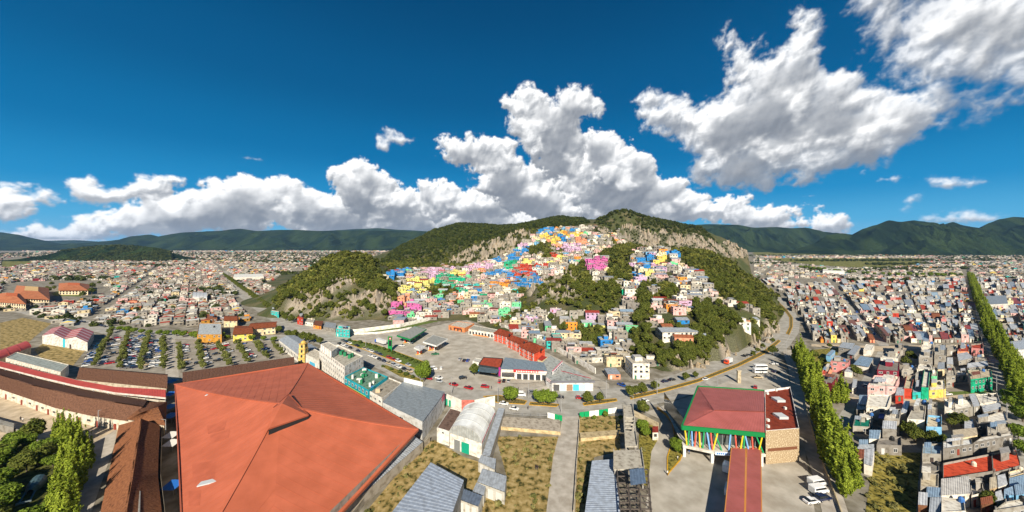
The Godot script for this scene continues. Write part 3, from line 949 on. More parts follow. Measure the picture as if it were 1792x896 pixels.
func openings(q: Array, s: Dictionary, r: RandomNumberGenerator, put: Callable) -> void:
	var mid: Vector3 = (q[0] + q[1] + q[2] + q[3]) / 4
	for e in 4:
		var a: Vector3 = q[e]; var b: Vector3 = q[(e + 1) % 4]
		var c := (a + b) / 2
		var out := Vector3(c.x - mid.x, 0, c.z - mid.z)
		var eye := Vector3(-c.x, 0, -c.z)
		if out.normalized().dot(eye.normalized()) < 0.12: continue      # walls that turn away from the street
		var len := a.distance_to(b)
		var ax := (b - a).normalized(); ax.y = 0
		if Vector3(ax.z, 0, -ax.x).dot(out) < 0: ax = -ax
		var n := int(len / r.randf_range(2.6, 3.6))
		if n < 1: continue
		var door := r.randi() % n if e == 0 else -1
		for f in s.floors:
			for i in n:
				if r.randf() < 0.22: continue
				var p := a.lerp(b, (i + 0.5) / n)
				var isd: bool = f == 0 and i == door
				var hh := 2.1 if isd else r.randf_range(1.0, 1.4)
				p.y = s.y + f * 2.75 + (1.05 if isd else 1.55)
				put.call(p, ax, (1.1 if isd else minf(r.randf_range(1.0, 1.7), len / n * 0.6)), hh, "door" if isd else "window")

func facing(ax: Vector3, w: float, h: float, d: float, at: Vector3) -> Transform3D:
	var nrm := Vector3(ax.z, 0, -ax.x).normalized()
	return Transform3D(Basis(ax.normalized() * w, Vector3(0, h, 0), nrm * d), at)

func house(s: Dictionary, called: String, label: String, group: String) -> Node3D:
	var r := RandomNumberGenerator.new()
	r.seed = s.seed
	var q: Array = s.q
	var mid: Vector3 = (q[0] + q[1] + q[2] + q[3]) / 4
	mid.y = s.y
	var o := thing(called, label, "house", mid, group)
	var par: float = 0.0 if s.kind != "slab" else r.randf_range(0.15, 0.8)
	var y1: float = s.y + s.floors * 2.75
	var yt := y1 + par
	var wc: Color = PAINT[s.wall] * r.randf_range(0.88, 1.06)
	var rc: Color = ROOFC[s.roof] * r.randf_range(0.88, 1.08)
	var wm: Material = M.wall_paint
	# walls: the front may carry the paint while the sides stay bare
	var side: Color = wc if r.randf() < 0.45 else PAINT["bare grey"] * r.randf_range(0.85, 1.05)
	var w := MB.new()
	for e in 4:
		var a: Vector3 = q[e]; var b: Vector3 = q[(e + 1) % 4]
		w.quad(Vector3(a.x, s.y - s.deep, a.z), Vector3(b.x, s.y - s.deep, b.z), Vector3(b.x, yt, b.z), Vector3(a.x, yt, a.z), wc if e == 0 else side)
	if par > 0.0:
		var wx: float = q[0].distance_to(q[1]); var wz: float = q[1].distance_to(q[2])
		var tu := minf(0.18 / wx, 0.2); var tv := minf(0.18 / wz, 0.2)
		var inn := sub_quad(q, tu, tv, 1 - tu, 1 - tv)
		for e in 4:
			var a: Vector3 = q[e]; var b: Vector3 = q[(e + 1) % 4]; var c: Vector3 = inn[(e + 1) % 4]; var d: Vector3 = inn[e]
			w.quad(Vector3(a.x, yt, a.z), Vector3(b.x, yt, b.z), Vector3(c.x, yt, c.z), Vector3(d.x, yt, d.z), wc)
			w.quad(Vector3(d.x, y1 - 0.1, d.z), Vector3(c.x, y1 - 0.1, c.z), Vector3(c.x, yt, c.z), Vector3(d.x, yt, d.z), side)
	part("wall", w, wm, o)
	var rb := MB.new()
	if s.kind == "gable":
		var m0: Vector3 = bil(q, -0.03, 0.5); var m1: Vector3 = bil(q, 1.03, 0.5)
		m0.y = y1 + 1.5; m1.y = y1 + 1.5
		var e := sub_quad(q, -0.03, -0.05, 1.03, 1.05)
		for i in 4: e[i].y = y1 + 0.03
		rb.sheet(e[0], e[1], m1, m0, 0.8, 0.06, rc)
		rb.sheet(e[2], e[3], m0, m1, 0.8, 0.06, rc)
		var gb := MB.new()
		gb.tri(Vector3(q[0].x, y1, q[0].z), Vector3(q[3].x, y1, q[3].z), bil(q, 0, 0.5) + Vector3(0, y1 + 1.42 - bil(q, 0, 0.5).y, 0), side)
		part("gable", gb, wm, o)
		gb = MB.new()
		gb.tri(Vector3(q[1].x, y1, q[1].z), Vector3(q[2].x, y1, q[2].z), bil(q, 1, 0.5) + Vector3(0, y1 + 1.42 - bil(q, 1, 0.5).y, 0), side)
		part("gable", gb, wm, o)
		part("roof", rb, M.roof_sheet if s.roof in ["silver", "zinc", "bluish", "red"] else M.roof_slab, o)
	elif s.kind == "sheet":
		var e := sub_quad(q, -0.02, -0.03, 1.02, 1.03)
		var lift := r.randf_range(0.5, 1.1)
		e[0].y = y1 + 0.05; e[1].y = y1 + 0.05; e[2].y = y1 + 0.05 + lift; e[3].y = y1 + 0.05 + lift
		rb.sheet(e[0], e[1], e[2], e[3], 0.7, 0.06, rc)
		part("roof", rb, M.roof_sheet, o)
		var gb := MB.new()
		var t := [Vector3(q[0].x, y1, q[0].z), Vector3(q[1].x, y1, q[1].z), Vector3(q[2].x, y1, q[2].z), Vector3(q[3].x, y1, q[3].z)]
		gb.tri(t[1], t[2], t[2] + Vector3(0, lift, 0), side); gb.tri(t[0], t[3], t[3] + Vector3(0, lift, 0), side)
		gb.quad(t[2], t[3], t[3] + Vector3(0, lift, 0), t[2] + Vector3(0, lift, 0), side)
		part("gable", gb, wm, o)
	else:
		var e := sub_quad(q, 0.01, 0.01, 0.99, 0.99)
		rb.quad(Vector3(e[0].x, y1, e[0].z), Vector3(e[1].x, y1, e[1].z), Vector3(e[2].x, y1, e[2].z), Vector3(e[3].x, y1, e[3].z), rc)
		part("roof", rb, M.roof_slab, o)
	# openings
	var near: bool = s.detail > 1
	openings(q, s, r, func(c: Vector3, ax: Vector3, ww: float, hh: float, kind: String):
		if kind == "door":
			var dm := ["door_dark", "door_red", "door_white", "door_green"][r.randi() % 4] as String
			var dc: Color = {"door_dark": Color(0.06, 0.045, 0.04), "door_red": Color(0.25, 0.05, 0.03), "door_white": Color(0.55, 0.55, 0.53), "door_green": Color(0.04, 0.16, 0.1)}[dm]
			piece("door", M.unit, mat(dm, dc, 0.55), o, facing(ax, ww, hh, 0.12, c - mid))
		else:
			var wd := piece("window", M.unit, M.window_glass, o, facing(ax, ww, hh, 0.08, c - mid))
			if near: piece("frame", M.unit_frame, M.window_frame, wd, Transform3D(Basis.from_scale(Vector3(1.12, 1.12, 1.7)), Vector3.ZERO)))
	# what stands on the roof
	if s.kind == "slab":
		var area: float = q[0].distance_to(q[1]) * q[1].distance_to(q[2])
		if r.randf() < 0.6 and area > 40:
			var u := r.randf_range(0.04, 0.5); var v := r.randf_range(0.3, 0.55)
			var sq := sub_quad(q, u, v, u + r.randf_range(0.3, 0.45), v + r.randf_range(0.3, 0.42))
			var ub := MB.new()
			var uh := r.randf_range(2.1, 2.7)
			var uc: Color = wc if r.randf() < 0.5 else PAINT[["bare grey", "whitewashed", "weathered grey"][r.randi() % 3]]
			ub.prism(sq, y1 + 0.01, y1 + uh, uc)
			var up := part("upper_room", ub, wm, o)
			var lid := MB.new()
			var lq := []
			for p in sq: lq.append(p + (p - (sq[0] + sq[2]) / 2).normalized() * 0.25)
			lid.prism(lq, y1 + uh, y1 + uh + 0.14, ROOFC[["silver", "concrete", "zinc", "whitish"][r.randi() % 4]])
			part("room_roof", lid, M.roof_sheet if r.randf() < 0.5 else M.roof_slab, up)
		if r.randf() < 0.45 and area > 50:
			# a lean-to of metal sheets over part of the terrace
			var u := r.randf_range(0.05, 0.5); var v := r.randf_range(0.05, 0.3)
			var sq := sub_quad(q, u, v, u + r.randf_range(0.3, 0.5), v + r.randf_range(0.25, 0.4))
			for i in 4: sq[i].y = y1 + (2.1 if i < 2 else 2.5)
			var sb := MB.new()
			sb.sheet(sq[0], sq[1], sq[2], sq[3], 0.75, 0.05, ROOFC[["silver", "zinc", "silver", "rusty", "bluish"][r.randi() % 5]])
			part("sheet_roof", sb, M.roof_sheet, o)
			for i in 4:
				var ph: float = sq[i].y - y1
				piece("post", M.unit, mat("post_steel", grey(0.2), 0.6), o, Transform3D(Basis.from_scale(Vector3(0.1, ph, 0.1)), sq[i] - mid - Vector3(0, ph / 2, 0)))
		for k in (1 if r.randf() < 0.62 else 2 if r.randf() < 0.3 else 0):
			var p := bil(q, r.randf_range(0.55, 0.92), r.randf_range(0.55, 0.92))
			p.y = y1
			var big := r.randf_range(0.95, 1.25)
			piece("water_tank", M[["tank_black", "tank_black", "tank_beige", "tank_blue"][r.randi() % 4]], M.tank_plastic, o, Transform3D(Basis.from_scale(Vector3(big, big, big)), p - mid))
		if near and r.randf() < 0.5:
			for k in 4:                                  # starter columns left standing for a next floor
				var p := bil(q, [0.04, 0.96, 0.96, 0.04][k], [0.04, 0.04, 0.96, 0.96][k])
				var ph := par + 0.9
				piece("column_stub", M.unit, mat("bare_concrete", srgb(140, 136, 130), 0.9), o, Transform3D(Basis.from_scale(Vector3(0.2, ph, 0.2)), Vector3(p.x, y1 + ph / 2, p.z) - mid))
	return o

const FLOOR_WORD := ["", "single-storey", "two-storey", "three-storey", "four-storey"]
func house_label(s: Dictionary, where: String) -> String:
	var roof: String = {"slab": {"concrete": "flat grey roof", "whitish": "flat whitish roof", "dark": "flat dark roof", "red": "flat red roof", "sand": "flat sandy roof", "rusty": "flat rust-stained roof", "tile": "flat brown roof", "silver": "flat pale roof", "zinc": "flat bluish-grey roof", "bluish": "flat bluish roof", "green": "green-floored open court", "terrace red": "worn red roof terrace"}, "sheet": {}, "gable": {}}[s.kind].get(s.roof, "")
	if roof == "":
		var m: String = {"silver": "silver sheet", "zinc": "grey sheet", "bluish": "bluish sheet", "red": "red sheet", "rusty": "rusty sheet", "tile": "brown tiled", "concrete": "grey sheet", "whitish": "white sheet", "dark": "dark sheet", "sand": "sandy sheet", "blue": "bright blue tarpaulin"}[s.roof]
		roof = ("sloping " if s.kind == "sheet" else "pitched ") + m + " roof"
	var full := "%s %s house with %s %s" % [s.wall, FLOOR_WORD[s.floors], roof, where]
	return full if full.split(" ").size() <= 16 else "%s house with %s %s" % [s.wall, roof, where]


# ---------------------------------------------------------------- the painted hillside
const HILL_WOODS := [
	[690, 1700, [660, 464, 690, 438, 720, 420, 760, 400, 800, 387, 850, 389, 880, 396, 940, 384, 980, 374, 1015, 380, 1034, 390, 1000, 396, 960, 399, 915, 404, 880, 416, 840, 427, 800, 446, 770, 464, 740, 462, 700, 464]],
	[760, 1300, [1040, 392, 1052, 379, 1075, 367, 1095, 364, 1120, 373, 1140, 383, 1180, 389, 1230, 397, 1275, 412, 1290, 425, 1262, 426, 1215, 408, 1180, 410, 1158, 403, 1142, 410, 1110, 395, 1084, 397, 1086, 408, 1070, 412, 1064, 398]],
]
const HILL_TREES := [
	[330, 620, 0.6, [436, 505, 470, 486, 520, 468, 566, 454, 566, 476, 520, 500, 496, 530, 480, 556, 450, 540]],
	[345, 520, 0.95, [494, 528, 525, 498, 555, 476, 566, 458, 600, 446, 640, 447, 664, 468, 672, 490, 692, 500, 694, 530, 672, 512, 640, 508, 614, 490, 590, 488, 562, 512, 520, 518]],
	[340, 380, 0.35, [498, 520, 690, 500, 694, 545, 676, 560, 560, 562, 498, 556]],
	[300, 600, 0.8, [1066, 446, 1104, 446, 1106, 482, 1084, 500, 1080, 545, 1060, 545, 1030, 526, 1000, 512, 985, 488, 1000, 470, 1030, 470, 1045, 500, 1065, 500]],
	[330, 460, 0.3, [945, 500, 985, 482, 1010, 500, 1030, 530, 990, 545, 960, 540, 935, 522]],
	[200, 400, 0.85, [1114, 500, 1140, 490, 1141, 545, 1135, 600, 1118, 645, 1102, 652, 1104, 600, 1112, 545]],
	[280, 400, 0.85, [1142, 497, 1184, 497, 1184, 530, 1145, 530]],
	[300, 600, 0.92, [1188, 436, 1240, 428, 1292, 455, 1328, 490, 1354, 530, 1342, 565, 1312, 548, 1290, 532, 1252, 514, 1244, 492, 1212, 474, 1195, 452]],
	[190, 320, 0.92, [1210, 538, 1250, 532, 1288, 547, 1294, 572, 1262, 604, 1240, 632, 1180, 652, 1138, 660, 1150, 630, 1180, 608, 1215, 598]],
	[200, 460, 0.5, [1296, 606, 1332, 562, 1358, 520, 1370, 540, 1346, 594, 1300, 618]],
	[480, 900, 0.45, [1020, 444, 1060, 422, 1090, 424, 1120, 430, 1160, 434, 1140, 450, 1100, 452, 1060, 456, 1030, 458]],
	[500, 800, 0.6, [915, 434, 960, 424, 992, 440, 962, 452, 925, 448]],
	[380, 520, 0.6, [735, 508, 760, 500, 805, 510, 790, 522, 745, 518]],
	[280, 420, 0.45, [905, 545, 940, 530, 960, 540, 935, 560]],
	[560, 760, 0.6, [660, 462, 780, 462, 840, 462, 800, 470, 690, 474, 640, 470]],
	[330, 480, 0.5, [885, 500, 915, 495, 925, 510, 900, 520]],
	[230, 300, 0.6, [1000, 580, 1035, 570, 1060, 585, 1040, 610, 1010, 600]],
]
const HILL_HOUSES := [
	[320, 900, [668, 482, 700, 470, 760, 464, 850, 461, 895, 438, 926, 414, 955, 401, 1000, 398, 1040, 396, 1064, 412, 1075, 432, 1045, 445, 1005, 462, 985, 478, 950, 492, 920, 518, 900, 548, 872, 566, 830, 560, 812, 550, 760, 558, 690, 572, 676, 545, 690, 515]],
	[195, 360, [880, 572, 930, 545, 980, 542, 1040, 552, 1078, 552, 1090, 600, 1092, 660, 1062, 666, 1020, 642, 950, 604, 905, 584]],
	[215, 640, [1108, 440, 1160, 436, 1182, 442, 1196, 468, 1240, 488, 1252, 520, 1216, 536, 1206, 604, 1180, 606, 1136, 606, 1140, 530, 1106, 522, 1102, 470]],
	[225, 340, [1250, 522, 1290, 533, 1342, 545, 1312, 594, 1285, 580, 1256, 548]],
	[190, 260, [1088, 642, 1140, 600, 1144, 648, 1110, 674, 1078, 668]],
	[350, 560, [1028, 452, 1064, 450, 1070, 500, 1062, 522, 1042, 516, 1032, 492]],
	[200, 420, [1084, 500, 1112, 488, 1112, 545, 1104, 600, 1090, 645, 1070, 640, 1066, 600, 1082, 548]],
	[640, 1000, [1060, 400, 1080, 400, 1100, 425, 1080, 430]],
]
const HILL_PAINTS := [
	["sky-blue", [[695, 478, 15], [868, 454, 10], [913, 438, 13], [921, 492, 22], [860, 483, 8], [837, 508, 8], [773, 525, 6], [953, 405, 12], [987, 418, 8], [1126, 478, 12], [1128, 456, 9], [1177, 444, 10], [1175, 559, 10], [1194, 561, 8], [1193, 507, 6], [1217, 473, 12], [1258, 473, 6], [1061, 599, 8], [790, 545, 8], [828, 526, 7], [880, 478, 8], [900, 452, 8]]],
	["emerald", [[899, 466, 12], [783, 493, 19], [800, 515, 9], [771, 501, 8], [817, 511, 10], [862, 516, 7], [1101, 517, 7], [1130, 559, 7], [845, 520, 6]]],
	["mint green", [[938, 535, 13], [884, 549, 12], [850, 535, 8], [760, 520, 9], [975, 557, 8], [958, 576, 9], [812, 499, 7], [810, 530, 6]]],
	["turquoise", [[830, 505, 8], [905, 510, 7], [1150, 575, 7], [1020, 600, 7], [972, 605, 9], [988, 620, 9], [1094, 648, 8], [790, 562, 6], [730, 545, 5]]],
	["brick-red", [[918, 468, 10], [911, 477, 12], [933, 481, 9], [950, 466, 7], [962, 449, 8], [761, 533, 6], [741, 550, 8], [948, 564, 7], [858, 531, 5]]],
	["maroon", [[1042, 650, 8]]],
	["yellow", [[970, 422, 11], [1011, 412, 7], [1160, 459, 10], [1140, 472, 9], [1190, 470, 6], [1225, 594, 8], [990, 410, 8], [1050, 660, 6], [955, 415, 8]]],
	["pale yellow", [[729, 503, 24], [975, 456, 11], [700, 512, 8], [800, 480, 8], [925, 460, 6]]],
	["orange", [[884, 498, 9], [862, 502, 8], [1177, 544, 8], [999, 574, 10], [1190, 493, 6], [1100, 540, 5], [880, 556, 5]]],
	["salmon", [[705, 527, 11], [1016, 424, 9], [1106, 493, 7], [1126, 574, 6], [800, 525, 7], [1000, 560, 6], [1190, 600, 6]]],
	["magenta", [[709, 548, 20], [690, 508, 10], [720, 528, 10], [1045, 466, 17], [1057, 507, 12], [726, 545, 8], [697, 520, 6]]],
	["lilac", [[850, 468, 11], [1158, 470, 11], [1158, 493, 9], [1143, 542, 9], [1197, 541, 7], [920, 430, 8], [1000, 435, 12], [760, 480, 12], [820, 475, 10], [930, 560, 8], [1180, 520, 9], [1030, 560, 8]]],
	["ochre", [[1190, 458, 5]]],
]

func place_word(p: Vector2) -> String:
	if p.y < 430: return "high under the wooded hilltop"
	if p.x < 740: return "beside the small wooded cliff hill"
	if p.x < 900 and p.y > 525: return "above the white retaining wall"
	if p.x < 900: return "on the terraced slope below the quarry face"
	if p.x < 1020 and p.y < 480: return "on the upper painted slope"
	if p.x < 1095 and p.y > 530: return "behind the shops and red row houses"
	if p.x < 1100: return "among trees beside the rocky gully"
	if p.x < 1230 and p.y < 535: return "along the steep stair lane"
	if p.x < 1230: return "at the foot of the stair lane"
	return "on the spur above the ring road cutting"

func make_hillside() -> void:
	# woods on the ridges, too dense to count
	var r := RandomNumberGenerator.new()
	r.seed = 31
	var far := []
	for k in 26000:
		var z := 690.0 + 800.0 * sqrt(r.randf())
		var x := r.randf_range(-480, 560)
		var y := land(x, z)
		if y < 4: continue
		var p := to_px(Vector3(x, y, -z))
		for w in HILL_WOODS:
			if z > w[0] and z < w[1] and in_poly(p, w[2]):
				far.append([Vector3(x, y, -z), r.randf_range(5.0, 9.5)])
				break
	var rn := FastNoiseLite.new()                       # scrub has taken hold on parts of the old quarry
	rn.seed = 77; rn.frequency = 0.03; rn.fractal_octaves = 4
	for j in range(80, GNZ - 1):
		for i in GNX - 1:
			if rockw[j * GNX + i] == 0.0: continue
			var x := GX0 + (i + r.randf()) * GS; var zz := GZ0 + (j + r.randf()) * GS
			if rn.get_noise_2d(x, zz) > 0.02: far.append([Vector3(x, land(x, zz), -zz), r.randf_range(3.0, 6.0)])
	wood("ridge_wood", "dark green wood covering the ridge behind the painted hillside", far, Color(0.030, 0.046, 0.010), Color(0.085, 0.098, 0.020))
	# houses
	var specs := []
	var z := 200.0
	while z < 900.0:
		var row_w := 0.62 * z * 0.5 + 200
		var x := -200.0 + r.randf() * 5.0
		while x < 420.0:
			var jx := x + r.randf_range(-1.0, 1.0)
			var jz := z + r.randf_range(-1.8, 1.8)
			var wide := r.randf_range(7.2, 12.5)
			jx += wide / 2
			x += wide + (r.randf_range(0.3, 2.5) if r.randf() < 0.4 else 0.1)
			var y := land(jx, jz)
			var p := to_px(Vector3(jx, y, -jz))
			if p.x < 660 or p.x > 1352: continue
			var ok := false
			for g in HILL_HOUSES:
				if jz > g[0] and jz < g[1] and in_poly(p, g[2]): ok = true
			if not ok: continue
			for g in HILL_TREES:
				if g[2] > 0.5 and jz > g[0] and jz < g[1] and in_poly(p, g[3]) and r.randf() < 0.9: ok = false
			for g in ROCKS:
				if jz > g[0] and jz < g[1] and in_poly(p, g[2]): ok = false
			if not ok or r.randf() < 0.05: continue
			if absf(p.x - lerpf(1172, 1160, clampf((p.y - 440) / 170.0, 0, 1))) < 2.5 and p.y > 440 and p.y < 610: continue    # stair lane
			specs.append(hill_spec(r, jx, jz, p, wide))
		z += r.randf_range(6.8, 7.8) + z * 0.001
	# a few houses that stand out, by pixel: base middle, width m, depth m, floors, paint, roof, kind
	for m in [[1190, 600, 24.0, 12.0, 2, "whitewashed", "zinc", "gable"], [1097, 666, 8.5, 16.0, 3, "turquoise", "concrete", "slab"], [1122, 666, 9.5, 13.0, 3, "whitewashed", "concrete", "slab"], [1062, 612, 9.0, 9.0, 2, "sky-blue", "concrete", "slab"],
			[1040, 656, 7.0, 12.0, 3, "maroon", "concrete", "slab"], [1055, 662, 8.0, 12.0, 2, "cream", "whitish", "slab"], [1075, 664, 7.0, 8.0, 1, "salmon", "zinc", "sheet"], [1304, 592, 9.0, 8.0, 2, "whitewashed", "whitish", "slab"], [1229, 600, 8.0, 7.0, 1, "yellow", "zinc", "gable"],
			[1000, 582, 10.0, 9.0, 2, "orange", "concrete", "slab"], [976, 606, 7.0, 11.0, 2, "turquoise", "concrete", "slab"], [960, 585, 6.0, 14.0, 2, "mint green", "zinc", "sheet"], [1318, 565, 11.0, 9.0, 1, "whitewashed", "zinc", "gable"], [1178, 568, 10.0, 8.0, 2, "sky-blue", "concrete", "slab"], [1196, 568, 9.0, 8.0, 1, "sky-blue", "zinc", "gable"]]:
		var c := T(m[0], m[1])
		var s := hill_spec(r, c.x, -c.z + m[3] * 0.5, Vector2(m[0], m[1] - 4))
		s.q = rect_at(c.x, -c.z + m[3] * 0.5, m[2], m[3], 0.0)
		s.floors = m[4]; s.wall = m[5]; s.roof = m[6]; s.kind = m[7]; s.y = c.y
		var keep := []
		for t in specs:
			var tc: Vector3 = (t.q[0] + t.q[2]) / 2
			if absf(tc.x - c.x) > m[2] * 0.5 + 4 or absf(-tc.z - (-c.z + m[3] * 0.5)) > m[3] * 0.5 + 4: keep.append(t)
		specs = keep
		specs.append(s)
	for s in specs:
		var c: Vector3 = (s.q[0] + s.q[2]) / 2
		s.size = s.q[0].distance_to(s.q[1]) * (s.floors * 2.75 + 2.0) / (c.z * c.z)
		var lo := 1e9; var hi := -1e9
		for p in s.q:
			var yy := land(p.x, -p.z)
			lo = minf(lo, yy); hi = maxf(hi, yy)
		if not s.has("fixed"): s.y = lerpf(lo, hi, 0.35)
		s.deep = s.y - lo + 0.6
		# hidden ones do not matter: look for the land in front
		var eye := to_px(Vector3(c.x, s.y + s.floors * 2.75, c.z))
		var hit := T(eye.x, eye.y)
		s.hidden = -hit.z < -c.z - 14.0
	specs.sort_custom(func(a, b): return (a.size if not a.hidden else 0.0) > (b.size if not b.hidden else 0.0))
	var mass := MB.new()
	for i in specs.size():
		var s: Dictionary = specs[i]
		var c: Vector3 = (s.q[0] + s.q[2]) / 2
		if i < 300 and not s.hidden:
			s.detail = 1
			house(s, "hillside_house", house_label(s, place_word(to_px(Vector3(c.x, s.y, c.z)))), "houses on the painted hillside")
		else:
			s.detail = 1
			house_mass(mass, s)
	setting("hillside_houses", mass, M.town_mass, "small painted and bare block houses packed on the upper hillside", "stuff")
	print("hillside houses ", specs.size())
	var boxes := []
	for s in specs: boxes.append((s.q[0] + s.q[2]) / 2)
	# trees on the slopes
	var trees := []
	var cells := {}
	for bx in boxes: cells[Vector2i(int(bx.x / 8.0), int(-bx.z / 8.0))] = bx
	for k in 60000:
		var zz := 190.0 + 620.0 * pow(r.randf(), 1.4)
		var xx := r.randf_range(-300, 420)
		var y := land(xx, zz)
		if y < 0.8: continue
		var p := to_px(Vector3(xx, y, -zz))
		if p.x < 480 or p.x > 1400: continue
		var dens := 0.0
		for g in HILL_TREES:
			if zz > g[0] and zz < g[1] and in_poly(p, g[3]): dens = maxf(dens, g[2])
		if dens == 0.0:
			dens = 0.12
			for g in HILL_HOUSES:
				if in_poly(p, g[2]): dens = 0.06
		if r.randf() > dens * 0.7: continue
		var near_house := false
		for cx in [-1, 0, 1]:
			for cz in [-1, 0, 1]:
				var kk := Vector2i(int(xx / 8.0) + cx, int(zz / 8.0) + cz)
				if cells.has(kk) and absf(cells[kk].x - xx) < 5.4 and absf(-cells[kk].z - zz) < 4.4: near_house = true
		if near_house: continue
		trees.append([Vector3(xx, y, -zz), r.randf_range(4.5, 9.0) if p.x < 690 and dens > 0.8 else r.randf_range(2.4, 6.2) if r.randf() < 0.75 else r.randf_range(5.5, 9.0), zz])
	trees.sort_custom(func(a, b): return a[1] / a[2] > b[1] / b[2])
	var rest := []
	for i in trees.size():
		var t: Array = trees[i]
		if i < 280:
			var p := to_px(t[0])
			var w := place_word(p)
			if p.x < 695 and p.y > 440: w = "on the small cliff hill"
			tree("broad", t[0], t[1], "hillside_tree", ("tall" if t[1] > 7.5 else "rounded") + " dark green tree growing " + w, "trees on the hillside", "tree", r.randf_range(0.9, 1.25))
		else:
			rest.append([t[0], t[1]])
	wood("hillside_scrub", "olive green scrub and small trees covering the steep slopes", rest, Color(0.055, 0.072, 0.013), Color(0.185, 0.185, 0.036))
	print("hill trees ", trees.size(), " far ", far.size())

func rect_at(x: float, z: float, w: float, d: float, turn: float) -> Array:
	var b := Basis(Vector3.UP, turn)
	var c := Vector3(x, 0, -z)
	return [c + b * Vector3(-w / 2, 0, d / 2), c + b * Vector3(w / 2, 0, d / 2), c + b * Vector3(w / 2, 0, -d / 2), c + b * Vector3(-w / 2, 0, -d / 2)]

func hill_spec(r: RandomNumberGenerator, x: float, z: float, p: Vector2, wide := 8.0) -> Dictionary:
	var wall: String = PALE[r.randi() % PALE.size()]
	for c in HILL_PAINTS:
		for s in c[1]:
			if Vector2((p.x - s[0]) * 0.75, (p.y - s[1]) * 1.5).length() < s[2] * 1.05 and r.randf() < 0.8: wall = c[0]
	if r.randf() < 0.10 and wall in PALE: wall = ["sky-blue", "lilac", "pale yellow", "salmon", "pale pink", "mint green", "orange", "light blue"][r.randi() % 8]
	# the house looks down the slope, or along the lane
	var gx := land(x + 5, z) - land(x - 5, z)
	var turn := clampf(-gx * 0.05, -0.5, 0.5) + r.randf_range(-0.12, 0.12)
	var kind := "slab"
	if r.randf() < 0.2: kind = "sheet"
	elif r.randf() < 0.08: kind = "gable"
	var roof: String = ["concrete", "whitish", "concrete", "sand", "dark", "concrete"][r.randi() % 6]
	if kind != "slab": roof = ["silver", "zinc", "zinc", "bluish", "red", "rusty"][r.randi() % 6]
	return {"q": rect_at(x, z, wide, r.randf_range(5.4, 7.0), turn), "y": land(x, z), "deep": 3.0, "floors": [1, 1, 1, 2, 2, 1, 1, 2][r.randi() % 8], "wall": wall, "roof": roof, "kind": kind, "detail": 1, "seed": r.randi()}


